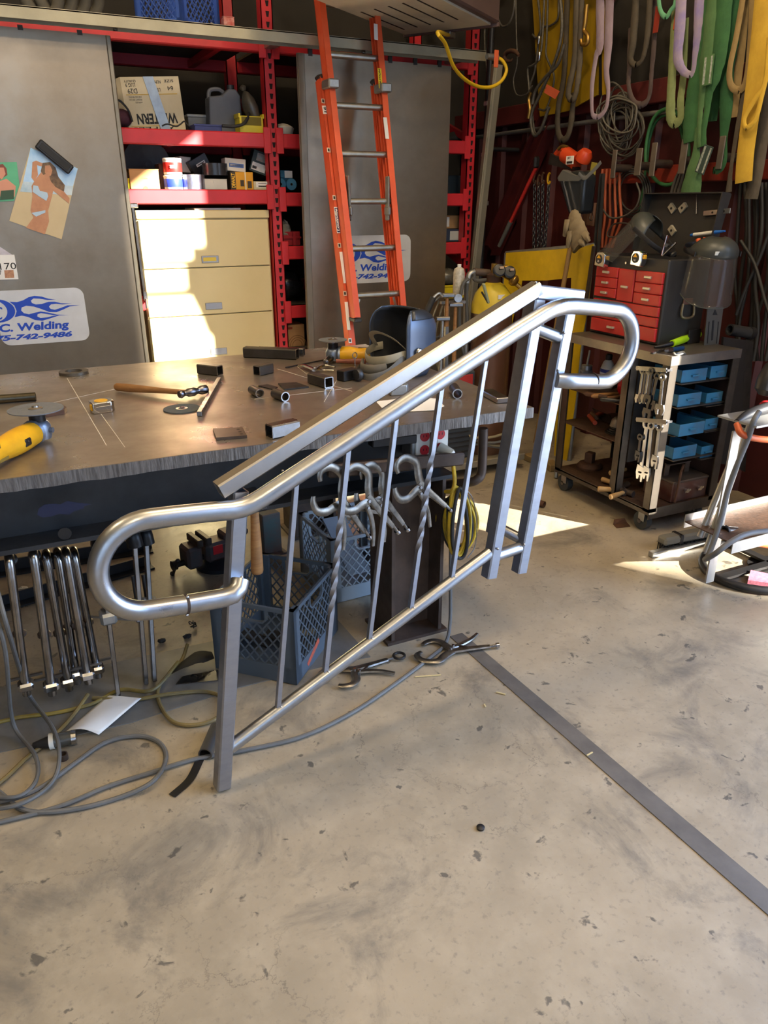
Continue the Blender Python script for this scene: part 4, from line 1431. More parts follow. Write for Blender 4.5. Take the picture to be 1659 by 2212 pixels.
# ---------------------------------------------------------------- slotted heater box hanging from the ceiling
HZ = 2.45
hc = pz(873, 78, HZ)
e1, e2 = V((.807, .59, 0)), V((.59, -.807, 0))
e1n = (pz(701, 11, HZ) - hc)
la = e1n.length
e1 = -e1n.normalized()
e2 = V((e1.y, -e1.x, 0))
wb = .62
ht = thing('hanging_heater', 'brown metal box with slotted underside hanging above the ladder', 'heater', hc - e1 * .4 + e2 * .3)
bh = M('heater_brown', '#6b5650', .5, .2, '#54433e', 5, .5)
o_ = hc - e1 * .62 + e2 * (wb / 2)
build(MB().obox(o_ + V((0, 0, .19)), e1, e2, V((0, 0, 1)), (1.24, wb, .36), .01), 'case', bh, ht)
build(MB().obox(o_ + V((0, 0, .006)) - e2 * .01, e1, e2, V((0, 0, 1)), (1.18, wb - .06, .012), .002), 'bottom_panel', M('heater_panel', '#cfc8b2', .6, 0, '#b3ab95', 6, .6), ht)
for k in range(5):
    c = o_ + e2 * (-wb / 2 + .09 + .095 * k) + V((0, 0, -.0005)) + e1 * (.2 - .02 * k)
    build(MB().obox(c, e1, e2, V((0, 0, 1)), (.50, .010, .002)), 'slot', slot_m, ht)
build(MB().obox(hc + e2 * (wb / 2) + V((0, 0, .004)), e1, e2, V((0, 0, 1)), (.02, wb, .02)), 'rim', bh, ht)
for k in (-.3, .3):
    build(MB().cyl(o_ + e1 * k + V((0, 0, .37)), o_ + e1 * k + V((0, 0, 5.0 - HZ)), .008, n=6), 'hanger_rod', galv, ht)
jb = hc + e2 * .30 + e1 * .01 + V((0, 0, -.02))
build(MB().box(jb, (.07, .05, .03), R(30), .004), 'junction_box', galv, ht)
YEL = M('yellow_cord', '#d9b01c', .5, 0, '#b8921a', 12, .3)
ycp = smooth([jb, py(945, 70, 3.9), py(962, 95, 3.95), py(978, 140, 4.05), py(1000, 168, 4.15), py(1030, 186, 4.25), py(1060, 188, 4.3), py(1083, 175, 4.32), py(1094, 152, 4.33), py(1086, 132, 4.33), py(1072, 123, 4.33)], 6)
one(MB().sweep(ycp, .010, 10), 'yellow_power_cord', YEL, 'yellow power cord drooping from the hanging heater box', 'cord')
c = py(1068, 124, 4.33)
pg = thing('cord_plug', 'dark socket with orange flap at the yellow cord end', 'plug', c)
build(MB().cyl(c + V((.02, 0, 0)), c + V((-.06, -.01, 0)), .02, .016, 12), 'socket', galv, pg)
build(MB().box(c + V((0, -.02, -.01)), (.03, .01, .09), 0, .003), 'orange_flap', M('orange_flag', '#c8562a', .6), pg)

# ---------------------------------------------------------------- things on the right wall
XS = 3.32
m_per_px = lambda x, y, X: (px(x + 1, y, X) - px(x, y, X)).length


def strap(name, label, cat, pts, w, mat, X=XS, flat=.28, k=5, group=None, wrinkle=.0, n=8, closed=False):
    P3 = [px(x, y, X) for x, y in pts]
    path = smooth(P3, k, closed)
    mpx = (1.28 if flat < .5 else 1.0) / 345.0
    ws = interp(w, len(path)) if isinstance(w, (list, tuple)) else [w] * len(path)
    r_ = random.Random(len(label))
    rs = [q * mpx / 2 * (1 + wrinkle * r_.uniform(-1, 1)) for q in ws]
    return one(MB().sweep(path, rs, n, closed, flat, side=(0, 1, 0) if flat < .9 else None), name, mat, label, cat, group, smooth_angle=70)


def cloth(nm, a, b, sc=9):
    return M(nm, a, .85, 0, b, sc, .8, .5, bscale=70)


pink = cloth('sling_lavender', '#a08f9c', '#8a7682')
brown = cloth('sling_brown', '#4f4638', '#332d24')
brown2 = cloth('sling_umber', '#5a5143', '#3c352b')
purple = cloth('sling_purple', '#8d80b5', '#b9ab9c')
mint = cloth('sling_mint', '#6fae84', '#4c8a63')
olive = cloth('sling_olive', '#8d9a66', '#6f7a4c')
green = cloth('sling_green', '#3a6a3c', '#27502e')
green2 = cloth('sling_green_pale', '#56784a', '#3d6038')
tan = cloth('sling_tan', '#9a8254', '#7a6540')
ystr = cloth('strap_yellow', '#d6ae3a', '#b18c2c', 5)
gstr = cloth('strap_grey_brown', '#5c5346', '#443d33')
SG = 'lifting slings on the right wall'
strap('lifting_sling', 'pale lavender sling with two long strands, left of wire tangle', 'sling', [(1296, -30), (1296, 95), (1288, 120), (1279, 183), (1279, 241), (1286, 252), (1297, 250), (1310, 231), (1314, 193), (1310, 154), (1314, 96), (1318, -30)], [19, 18, 11, 10, 8, 8, 8, 8, 9, 12, 18, 19], pink, 3.34, group=SG, wrinkle=.06)
strap('lifting_sling', 'thick dark brown sling hanging lowest beside the yellow plate', 'sling', [(1226, -30), (1222, 96), (1217, 174), (1206, 231), (1205, 280), (1213, 301), (1225, 297), (1233, 270), (1237, 231), (1240, 200)], 15, brown, 3.32, .6, group=SG, wrinkle=.08)
strap('lifting_sling', 'thick twisted tan-brown sling doubled at its lower end', 'sling', [(1247, -30), (1245, 77), (1241, 135), (1229, 190), (1229, 210), (1240, 213), (1247, 185), (1252, 135), (1254, 60), (1258, -30)], [18, 18, 16, 16, 14, 14, 14, 15, 14, 14], brown2, 3.28, .6, group=SG, wrinkle=.10)
strap('lifting_sling', 'dark brown round sling looping left of the mint one', 'sling', [(1376, -30), (1368, 87), (1362, 128), (1374, 140), (1389, 125), (1400, 65), (1405, -30)], [18, 17, 14, 10, 10, 14, 15], brown, 3.32, .6, group=SG, wrinkle=.08)
strap('lifting_sling', 'purple-brown sling with crooked narrow lower loop', 'sling', [(1363, 60), (1360, 140), (1358, 184), (1367, 217), (1384, 227), (1402, 210), (1408, 151), (1413, 87), (1415, -30)], [14, 14, 10, 12, 14, 9, 11, 13, 13], cloth('sling_plum', '#5a4c46', '#3d2f33'), 3.36, .5, group=SG, wrinkle=.1)
strap('lifting_sling', 'short mint green sling loop at the top edge', 'sling', [(1422, -30), (1424, 10), (1430, 30), (1440, 36), (1449, 22), (1458, 8), (1462, -30)], 9, mint, 3.30, .5, group=SG)
strap('lifting_sling', 'pale purple sling with stained bands, short', 'sling', [(1473, -30), (1468, 65), (1464, 122), (1473, 149), (1486, 160), (1497, 156), (1503, 108), (1508, 54), (1512, -30)], [20, 19, 17, 12, 9, 8, 11, 15, 17], purple, 3.29, group=SG, wrinkle=.05)
strap('lifting_sling', 'washed-out olive green sling behind the purple one', 'sling', [(1459, 20), (1453, 134), (1449, 216), (1449, 252), (1457, 266), (1470, 255), (1470, 216), (1476, 164), (1482, 40)], [14, 15, 17, 17, 14, 12, 13, 12, 10], olive, 3.34, group=SG, wrinkle=.06)
strap('lifting_sling', 'broad dark green sling ending in a folded loop, leftmost green', 'sling', [(1530, -30), (1519, 60), (1508, 130), (1499, 195), (1491, 260), (1489, 308)], [20, 20, 22, 25, 25, 22], green, 3.30, group=SG, wrinkle=.06)
strap('lifting_sling', 'green sling carrying the white rating tag', 'sling', [(1545, -30), (1535, 76), (1527, 130), (1519, 195), (1513, 240), (1511, 280), (1512, 318)], [24, 24, 24, 14, 9, 9, 11], green2, 3.27, group=SG, wrinkle=.08)
strap('lifting_sling', 'green sling narrowing to a wavy strand beside the tag', 'sling', [(1567, -30), (1556, 97), (1545, 160), (1532, 198), (1527, 240), (1520, 280), (1519, 316)], [26, 25, 22, 15, 10, 10, 11], green, 3.27, group=SG, wrinkle=.08)
strap('lifting_sling', 'rightmost dark green sling crossing to the lower tag', 'sling', [(1585, -30), (1578, 87), (1571, 151), (1568, 238), (1563, 300), (1561, 350), (1551, 366), (1541, 368)], [28, 27, 22, 22, 12, 13, 12, 10], cloth('sling_dark_green', '#2f6238', '#214a2b'), 3.31, group=SG, wrinkle=.07)
strap('lifting_sling', 'lowest pale green sling end widening behind the toolbox lid', 'sling', [(1507, 275), (1504, 325), (1500, 360), (1496, 390), (1489, 428)], [8, 12, 24, 32, 36], green2, 3.28, group=SG, wrinkle=.05)
strap('lifting_sling', 'green sling end hanging free behind the tagged sling', 'sling', [(1553, 120), (1548, 190), (1545, 220), (1539, 262)], [12, 14, 16, 15], MATS['sling_dark_green'], 3.36, group=SG)
strap('webbing_strap', 'tan webbing strap hanging in a narrow loop', 'strap', [(1609, -30), (1591, 76), (1576, 150), (1580, 186), (1600, 194), (1613, 165), (1621, 87), (1626, -30)], 9, tan, 3.28, group='webbing straps on the right wall')
strap('webbing_strap', 'short tan strap end behind the tan loop', 'strap', [(1608, -30), (1601, 87), (1592, 173), (1583, 254)], [16, 16, 15, 14], tan, 3.32, group='webbing straps on the right wall')
strap('webbing_strap', 'wide bright yellow strap at the right frame edge', 'strap', [(1655, -30), (1641, 110), (1627, 210), (1611, 325), (1606, 394)], [30, 30, 27, 26, 26], ystr, 3.25, .16, group='webbing straps on the right wall')
strap('webbing_strap', 'yellow strap folded into a loop over the wide one', 'strap', [(1662, 80), (1652, 178), (1630, 215), (1608, 255), (1612, 276), (1632, 258), (1646, 205), (1660, 150)], 7, ystr, 3.22, .4, group='webbing straps on the right wall')
strap('webbing_strap', 'grey-brown strap at lower right under the yellow one', 'strap', [(1662, 150), (1655, 216), (1638, 346), (1622, 430)], 21, gstr, 3.30, group='webbing straps on the right wall')
strap('webbing_strap', 'thin dark strap running down left of the yellow one', 'strap', [(1640, -10), (1621, 151), (1600, 238), (1580, 357), (1574, 415)], [11, 11, 8, 6, 10], gstr, 3.29, group='webbing straps on the right wall')
for (x, y, lab) in ((1529, 152, 'white printed rating tag high on a green sling'), (1521, 345, 'dark printed rating tag low on the green sling')):
    c = px(x, y, 3.245)
    tg = thing('sling_tag', lab, 'tag', c, group='rating tags on green slings')
    lean = .06 if y < 200 else -.3
    zt_, yt_ = V((0, lean, 1)).normalized(), V((0, 1, -lean)).normalized()
    hh = .13
    build(MB().obox(c, V((1, 0, 0)), yt_, zt_, (.004, .062, hh), .001), 'tag', green2 if y < 200 else M('tag_dark', '#35453f', .6), tg)
    build(MB().obox(c + V((-.0028, 0, 0)) + yt_ * .018, V((1, 0, 0)), yt_, zt_, (.001, .012, hh * .9)).obox(c + V((-.0028, 0, 0)) - yt_ * .020, V((1, 0, 0)), yt_, zt_, (.001, .010, hh * .9)), 'print_lines', M('tag_print', '#b9beb2', .6, 0, '#5a6a5c', 90, .9), tg)
# hooks
for (x, y, w, h, lab) in ((1326, 355, 13, 52, 'flat steel wall hook nearest to the orange hose'), (1379, 350, 17, 48, 'wider grey wall hook over the cable coil'), (1411, 345, 14, 58, 'flat steel wall hook at the green hose loop'), (1476, 338, 16, 58, 'flat steel wall hook left of green slings'), (1557, 330, 13, 52, 'flat steel wall hook behind the green sling end')):
    c = px(x, y, 3.30)
    hk = thing('wall_hook', lab, 'hook', c, group='flat steel hooks on the lower girt')
    build(MB().box(c, (.008, w / 345, h / 345), 0, .003), 'plate', M('hook_steel', '#7d7264', .5, .5, '#5f564b', 9, .6), hk)
    build(MB().cyl(c + V((0, .0, -.02)), (XW - .09, c.y, c.z - .02), .022, n=12), 'arm', mill_brown, hk)

HG = 'hoses and cables on the right wall'


def hose(name, label, pts, w, mat, X, closed=False, cat='hose', k=6, jit=0):
    return strap(name, label, cat, pts, w, mat, X, 1.0, k, HG, 0, 8, closed)


gh = M('green_hose', '#2f6b3c', .55, 0, '#235230', 10, .5)
oh = M('orange_hose', '#a8502c', .55, 0, '#7f3a1f', 10, .5)
hose('green_hose', 'green hose hung in a big loop, outer turn', [(1395, 350), (1398, 300), (1412, 256), (1436, 236), (1462, 245), (1480, 280), (1488, 330), (1478, 375), (1450, 398), (1424, 395), (1404, 372)], 7, gh, 3.40, True)
hose('green_hose', 'green hose inner turn with dangling left end', [(1378, 470), (1388, 420), (1396, 360), (1403, 300), (1418, 262), (1440, 248), (1460, 258), (1474, 292), (1480, 340)], 6, gh, 3.43)
def coil(name, label, cat, turns, X):
    """one hung bundle: every turn or strand is a part"""
    loc = px(turns[0][0][0][0], turns[0][0][0][1], X)
    t = thing(name, label, cat, loc, group=HG)
    for (pts, w, mat, dx, closed) in turns:
        path = smooth([px(x, y, X + dx) for x, y in pts], 4, closed)
        build(MB().sweep(path, w / 690.0, 7, closed), 'cable_turn', mat, t, smooth_angle=70)
    return t


coil('orange_hose', 'orange hose bundle hanging below the first flat hook', 'hose',
     [([(1302 + k * 9, 365), (1298 + k * 10, 400), (1296 + k * 11, 440), (1294 + k * 12, 475), (1292 + k * 10, 505), (1294 + k * 7, 535)], 6, oh, .012 * (k % 3), False) for k in range(5)], 3.36)
cg = M('grey_brown_cable', '#4e4942', .6, 0, '#39352f', 12, .5)
coil('grey_cable_bundle', 'grey cables fanning out under the fourth flat hook', 'cable',
     [([(1474 + k * 2, 358), (1460 + k * 7, 385), (1450 + k * 7, 418), (1448 + k * 7, 450)], 6, cg, .01 * (k % 2), False) for k in range(5)], 3.35)
rr = random.Random(21)
tw_ = []
pw = M('pale_wire', '#6f6a5f', .6, .2, '#4d4a42', 30, .6)
for k in range(18):
    cx, cy_ = 1338 + rr.uniform(-12, 12), 265 + rr.uniform(-18, 25)
    ax_, ay_ = rr.uniform(20, 42), rr.uniform(30, 68)
    ph = rr.uniform(0, 6.28)
    tw_.append(([(cx + ax_ * math.cos(a + ph) * (1 + .12 * math.sin(3 * a + k)), cy_ + ay_ * math.sin(a + ph) * (1 + .1 * math.cos(2 * a + k))) for a in [i * 2 * PI / 9 for i in range(9)]], 3.6, wire_rope if k % 2 else pw, rr.uniform(-.02, .06), True))
coil('wire_bundle', 'big tangled bundle of grey wire right of the lavender sling', 'wire', tw_, 3.36)
bc = M('black_cable', '#3a3835', .6, 0, '#262523', 12, .5)
coil('black_cable_coil', 'black cable coil right of the orange hose', 'cable',
     [([(1365 + (26 + k * 5) * math.cos(R(a)), 415 + (40 + k * 5) * math.sin(R(a))) for a in range(0, 360, 40)], 3.6, bc, .01 * k, True) for k in range(4)], 3.40)
coil('thin_cable', 'single thin grey cable looping behind the yellow plate screen', 'cable',
     [([(1300, 450), (1318, 470), (1345, 468), (1372, 450), (1382, 420), (1375, 395)], 4, cg, 0, False), ([(1312, 505), (1325, 485), (1350, 482), (1362, 490), (1340, 508), (1318, 512)], 3, cg, .02, True)], 3.30)
# dark cable mass hanging at the far right behind the toolbox
tw_ = []
for k in range(9):
    x = 1600 + k * 9
    tw_.append(([(x, 395), (x + rr.uniform(-8, 8), 500), (x - 8 + rr.uniform(-14, 14), 600), (x - 12 + rr.uniform(-10, 10), 700), (x - 18, 780)], 7, M('dark_cable', '#2b2926', .6, 0, '#1d1c1a', 12, .5), rr.uniform(-.03, .05), False))
tw_.append(([(1662, 500), (1640, 560), (1612, 620), (1590, 680)], 6, MATS['dark_cable'], -.05, False))
tw_.append(([(1600, 520), (1630, 570), (1650, 640), (1668, 700)], 6, MATS['dark_cable'], -.06, False))
coil('dark_cable_curtain', 'thick dark cables hanging at the right frame edge', 'cable', tw_, 3.42)


# wire ropes and hooks at the room corner
WG = 'wire rope slings near the corner'
for lab, pts, w, X in (
        ('grey wire rope nearest the rack with silver sleeve', [(1056, -30), (1048, 39), (1047, 96), (1050, 140), (1058, 182)], 5, 3.10),
        ('grey wire rope bending right of the sleeved one', [(1072, -30), (1068, 39), (1056, 77), (1058, 116), (1065, 180)], 5, 3.12),
        ('grey wire rope hanging in a short U', [(1070, 0), (1073, 30), (1084, 56), (1100, 50), (1110, 20), (1112, -30)], 4.5, 3.14),
        ('thin cable running down through the rusty hook', [(1114, -30), (1115, 60), (1117, 135), (1109, 174), (1116, 204), (1136, 204), (1150, 185)], 3, 3.20),
        ('wire rope with upper silver sleeve before the yellow plate', [(1159, -30), (1168, 58), (1163, 93), (1155, 154), (1143, 195), (1150, 250), (1155, 285), (1164, 288)], 5, 3.30),
        ('wire rope with lower silver sleeve before the yellow plate', [(1177, -30), (1172, 77), (1165, 125), (1150, 142), (1140, 150), (1143, 195)], 5, 3.27),
        ('wire rope falling straight down the yellow plate', [(1184, -30), (1181, 80), (1180, 120), (1196, 160), (1194, 190), (1180, 235), (1163, 236)], 4.5, 3.33),
        ('thick wire rope slanting from upper right into a loop', [(1208, -30), (1214, 58), (1201, 125), (1167, 203), (1147, 251), (1153, 292), (1168, 280), (1186, 231)], 7, 3.24),
        ('second thick wire rope slanting beside the orange tag', [(1219, 95), (1205, 138), (1180, 165), (1157, 195), (1150, 225)], 7, 3.23),
        ('dark hose curving behind the wire ropes', [(1150, 75), (1160, 82), (1172, 60), (1190, 55), (1205, 40), (1207, 0)], 5, 3.36)):
    strap('wire_rope_sling', lab, 'wire rope', pts, w, wire_rope, X, 1.0, 6, WG)
for (x, y0, y1, X, lab) in ((1048, 40, 60, 3.09, 'silver sleeve on the wire rope nearest the rack'), (1164, 78, 96, 3.28, 'upper silver sleeve before the yellow plate'), (1165, 112, 132, 3.25, 'lower silver sleeve before the yellow plate')):
    a, b = px(x + 1, y0, X), px(x - 1, y1, X)
    one(MB().lathe([(.008, 0), (.0105, .004), (.0105, (a - b).length - .004), (.008, (a - b).length)], b, a - b, 12), 'rope_sleeve', steel_bright, lab, 'sleeve', 'pressed sleeves on wire ropes')
c = px(1107, 118, 3.18)
one(MB().sweep(smooth([px(x, y, 3.18) for x, y in ((1121, 120), (1114, 112), (1104, 110), (1094, 114), (1090, 123), (1094, 131), (1103, 132), (1107, 127))], 5), [.009, .013, .014, .014, .014, .012, .008, .004], 10), 'lifting_hook', rusty, 'rust-brown lifting hook hanging in the room corner', 'hook')
one(MB().sweep(smooth([px(x, y, 3.26) for x, y in ((1268, 10), (1264, 50), (1262, 66), (1270, 78), (1268, 94), (1258, 96), (1255, 86))], 5), .012, 10), 'snap_hook', brass, 'yellow snap hook hanging left of the lavender sling', 'hook')
one(MB().sweep(smooth([px(x, y, 3.22) for x, y in ((1146, 200), (1142, 215), (1144, 235), (1141, 256))], 5), .010, 8), 'yellow_latch', brass, 'narrow yellow metal latch at the wire rope loop', 'hook')
ot = thing('orange_tag', 'orange paper tag tied to the slanting wire rope', 'tag', px(1192, 205, 3.22))
build(MB().slab([px(x, y, 3.22) for x, y in ((1181, 182), (1209, 197), (1199, 214), (1175, 200))], (.002, 0, 0)), 'tag', M('tag_orange', '#cf5f3c', .6, 0, '#b04a2c', 9, .4), ot)
build(MB().sweep(smooth([px(1180, 190, 3.22), px(1172, 192, 3.225), px(1166, 202, 3.24), px(1172, 205, 3.25)], 4), .002, 6), 'string', wire_rope, ot)
for (x, y, w, h, lab) in ((1419, 42, 13, 42, 'dull red flag between the brown slings'), (1459, 44, 6, 28, 'bright orange flag beside the purple sling')):
    c = px(x, y, 3.33)
    one(MB().box(c, (.004, w / 345, h / 345), 0, .001), 'red_flag', M('flag_red' if w > 10 else 'flag_orange', '#8e2c18' if w > 10 else '#c4501e', .7), lab, 'flag')
# yellow steel plate on the wall behind the ropes, diagonal brace
yp = M('yellow_plate', '#a07e0c', .5, 0, '#745a08', 3, .6)
yw = thing('yellow_plate', 'tall yellow painted steel plate behind the wire ropes', 'steel plate', px(1215, 250, 3.36))
build(MB().slab([px(x, y, 3.375) for x, y in ((1146, -60), (1292, -60), (1290, 205), (1225, 240), (1166, 252))], (.012, 0, 0)), 'plate', yp, yw)
for x in (1297, 1303):
    build(MB().bar(px(x, -40, 3.365), px(x + 2, 205, 3.365), .02, .012, (1, 0, 0)), 'edge_stripe', yp if x > 1300 else black_metal, yw)
br = thing('wall_brace', 'broad dark red diagonal steel brace across the wall corner', 'brace', px(1080, 545, 3.38))
pa, pb = px(1316, -40, 3.45), px(1062, 540, 3.45)
build(MB().bar(pa, pb, .012, .12, (0, 0, 1)), 'web', maroon, br)
for k in (-1, 1):
    dd, ss, uu = frame_of(pb - pa)
    build(MB().obox((pa + pb) / 2 + uu * (.06 * k), dd, ss, uu, ((pb - pa).length, .09, .010)), 'flange', maroon, br)
# leaning aluminium tubes and black post next to the rack
alp = thing('leaning_tube', 'grey aluminium box tube leaning between rack and corner', 'tube', py(1030, 640, 4.62))
p0, p1 = py(1074, 140, 4.62), py(1008, 740, 4.60)
build(MB().sqtube(p1, p0, .065, .04, .003), 'tube', M('dull_alu', '#8d8878', .5, .6, '#6f6b5e', 5, .6), alp)
build(MB().bar(p0 + V((-.018, -.022, .0)), p1 + V((-.018, -.022, 0)), .012, .004, (0, 1, 0)), 'edge_strip', M('dull_alu_light', '#a8a290', .45, .6), alp)
bp_ = thing('black_post', 'black pipe post with side arm next to the rack', 'post', (3.02, 4.66, 0))
build(MB().cyl((3.03, 4.66, 0), (3.03, 4.66, 3.2), .022, n=12), 'pipe', black_metal, bp_)
build(MB().cyl((3.03, 4.66, py(1060, 322, 4.66).z), (3.03 + .26, 4.66, py(1060, 322, 4.66).z), .014, n=10), 'arm', black_metal, bp_)
for zz in (1.5, 1.8, 2.1):
    build(MB().box((3.03, 4.655, zz), (.05, .05, .03), 0, .005), 'clamp', galv, bp_)
# steel bar the slings and ropes hang from, just above the picture
s0, s1 = px(1040, -32, 3.30), px(1668, -32, 3.30)
sling_bar = struct(MB().cyl(s0, s1, .02, n=12), 'trim_2', mill_brown)
for q in (.02, .35, .68, .98):
    p = s0 + (s1 - s0) * q
    build(MB().bar(p, V((XW, p.y, p.z)), .02, .03), 'bar_bracket', mill_brown, sling_bar)
# ---------------------------------------------------------------- things lying on the table
def T_(x, y, dz=0.0):
    p = pz(x, y, ZT)
    p.z += dz
    return p


OG = 'steel offcuts on the table'
tube_dark = M('cut_tube', '#6d6a68', .36, .9, '#4f4c4a', 9, .7, .05)
cut_end = M('cut_end', '#c9c9cb', .25, 1.0)


def sq_offcut(label, a, b, w=.04, mat=None):
    p0, p1 = T_(*a, w / 2 + .0005), T_(*b, w / 2 + .0005)
    t = thing('square_tube_offcut', label, 'steel tube', (p0 + p1) / 2 - V((0, 0, w / 2)), group=OG)
    build(MB().sqtube(p0, p1, w, w, .0035), 'tube', mat or tube_dark, t)
    d = (p1 - p0).normalized()
    for p, k in ((p0, -1), (p1, 1)):
        build(MB().sqtube(p + d * (.0004 * k), p - d * (.002 * k), w * 1.0, w * 1.0, .0035), 'cut_face', cut_end, t)


def rd_offcut(label, a, b, r=.0165):
    p0, p1 = T_(*a, r + .0005), T_(*b, r + .0005)
    t = thing('round_tube_offcut', label, 'steel tube', (p0 + p1) / 2 - V((0, 0, r)), group=OG)
    build(MB().pipe(p0, p1, r, r - .0035, 22), 'tube', tube_dark, t)
    d = (p1 - p0).normalized()
    build(MB().pipe(p0 + d * -.0004, p0 + d * .002, r + .0001, r - .0035, 22), 'cut_face', cut_end, t)


sq_offcut('short square tube piece nearest to the beige cabinet', (433, 806), (476, 811))
sq_offcut('short square tube piece opening toward camera, mid table', (555, 812), (584, 805))
sq_offcut('dark square tube piece with burred white end, before the pliers', (674, 827), (711, 838), .041)
sq_offcut('shiny square tube piece at the front table edge', (582, 947), (640, 934), .041, steel)
sq_offcut('long square tube lying across the back of the table', (530, 771), (643, 776), .046, M('long_tube', '#5f5d5c', .34, .9, '#44423f', 9, .7))
sq_offcut('long shiny square tube behind the other long one', (560, 766), (657, 769), .036, steel_bright)
rd_offcut('left one of two short round tube pieces', (562, 860), (545, 851))
rd_offcut('right one of two short round tube pieces', (617, 868), (594, 860), .0175)
rd_offcut('lone short round tube near the right table corner', (988, 862), (980, 848), .018)
p0, p1 = T_(474, 824, .009), T_(431, 900, .009)
one(MB().bar(p0, p1, .016, .016, bev=.001), 'flat_bar', steel, 'square steel bar lying diagonally beside the ball hammer', 'steel bar', OG)


def plate(name, label, pts, th, holes=(), mat=mill):
    P3 = [T_(x, y, .0006) for x, y in pts]
    c = sum(P3, V((0, 0, 0))) / len(P3)
    t = thing(name, label, 'steel plate', c, group=OG)
    build(MB().slab(P3, (0, 0, th)), 'plate', mat, t)
    for (x, y) in holes:
        h = T_(x, y, th + .0009)
        build(MB().cyl(h, h + V((0, 0, .0004)), .005, n=12), 'hole', black_metal, t)


plate('steel_plate', 'flat plate with three small holes at the front edge', [(460, 932), (524, 929), (534, 947), (468, 952)], .009, ((515, 934), (519, 939), (522, 944)), M('warm_plate', '#6b5f58', .38, .8, '#4a423d', 8, .7))
plate('steel_plate', 'thin grey plate propped behind the round tubes', [(601, 831), (640, 829), (667, 838), (615, 844)], .006)
plate('steel_plate', 'small grey strip plate left of the propped one', [(558, 835), (578, 832), (600, 838), (590, 843)], .004)
plate('steel_plate', 'tiny flat strip near the left grinder disc', [(35, 890), (65, 886), (75, 889), (40, 894)], .006)
plate('steel_plate', 'copper-toned block right of the grinder disc', [(88, 893), (138, 884), (145, 888), (140, 895), (100, 902)], .014, (), M('copper_plate', '#7a5a48', .35, .9, '#50403a', 8, .7))
p0, p1 = T_(-40, 875, .016), T_(79, 866, .016)
one(MB().pipe(p0, p1, .0155, .012, 20), 'steel_pipe', M('dark_pipe', '#5c5649', .3, .9, '#3c382f', 9, .7), 'dark round pipe lying at the left table edge', 'pipe')
p0, p1 = T_(617, 796, .004), T_(703, 779, .004)
one(MB().cyl(p0, p1, .003, n=8), 'scribe_rod', dark_steel, 'thin dark rod lying behind the pliers', 'rod')
c = T_(160, 807)
one(MB().pipe(c + V((0, 0, .0005)), c + V((0, 0, .012)), .058, .034, 30), 'steel_ring', M('ring_steel', '#6a645a', .45, .7, '#4b463f', 12, .6), 'flat steel ring near the back left of the table', 'ring')
c = T_(393, 884)
ds = thing('cutting_disc', 'dark thin cutting disc lying under the ball hammer', 'disc', c)
build(MB().pipe(c + V((0, 0, .0005)), c + V((0, 0, .0035)), .062, .011, 36), 'disc', M('abrasive_grey', '#4f565a', .8, 0, '#3d4347', 40, .6, .3), ds)
build(MB().pipe(c + V((0, 0, .0036)), c + V((0, 0, .0042)), .02, .0112, 20), 'bore_ring', steel, ds)


# hammers
def ball_hammer(label, h0, h1, head0, head1, r=.0115, wd=wood, z0=.018):
    t = thing('ball_peen_hammer', label, 'hammer', T_(*h1))
    a, b = T_(*h0, z0), T_(*h1, z0 + .004)
    path = [a + (b - a) * q for q in (0, .03, .2, .45, .7, .85, 1.0)]
    build(MB().sweep(path, [r * .8, r * 1.2, r * 1.25, r * 1.05, r * .8, r * .75, r * .8], 12, flat=.8, side=(0, 0, 1)), 'handle', wd, t)
    c0, c1 = T_(*head0, z0 + .004), T_(*head1, z0 + .004)
    d = (c1 - c0).normalized()
    ln = (c1 - c0).length
    hd = build(MB().lathe([(.006, 0), (.012, .004), (.0145, .012), (.012, .021), (.0085, .026), (.010, .034), (.015, .042), (.016, ln * .55), (.011, ln * .66), (.012, ln * .72), (.0165, ln * .8), (.0165, ln * .97), (.015, ln)], c0, d, 18), 'head', M('hammer_steel', '#77757a', .3, 1.0, '#56524f', 14, .6), t)
    return t


ball_hammer('ball peen hammer with long wooden handle, mid table', (250, 846), (405, 861), (386, 866), (447, 853), .0125)
ball_hammer('small hammer with reddish handle behind the pliers', (790, 790), (726, 791), (704, 794), (722, 778), .011, M('red_wood', '#8a4a35', .5, 0, '#5f3022', 12, .7))
# locking pliers
lp = thing('locking_pliers', 'shiny locking pliers lying before the square tube', 'pliers', T_(685, 803))
a, b = T_(645, 796, .012), T_(680, 806, .014)
build(MB().sweep(smooth([a, T_(660, 798, .014), b], 5), [.008, .012, .013], 8, flat=.6), 'jaw', chrome, lp)
build(MB().sweep(smooth([b, T_(700, 797, .016), T_(724, 799, .012)], 5), [.012, .009, .007], 8, flat=.6), 'handle', chrome, lp)
build(MB().sweep(smooth([b, T_(700, 803, .008), T_(722, 804, .008)], 5), [.010, .006, .006], 8, flat=.6), 'handle', chrome, lp)
build(MB().ball(b + V((0, 0, .006)), .007, n=8, m=6), 'rivet', steel, lp)
# tape measures
def tape(label, c, rz, s=1.0, root=None, rot=None, grp='tape measures'):
    t = thing('tape_measure', label, 'tape measure', c, rz, grp)
    g = L(t)
    w, h, d = .074 * s, .068 * s, .036 * s
    pr = [(-w / 2, 0), (w / 2, 0), (w / 2, h * .62), (w * .36, h * .93), (w * .2, h), (-w * .28, h), (-w * .46, h * .8), (-w / 2, h * .5)]
    return t, g, w, h, d, pr


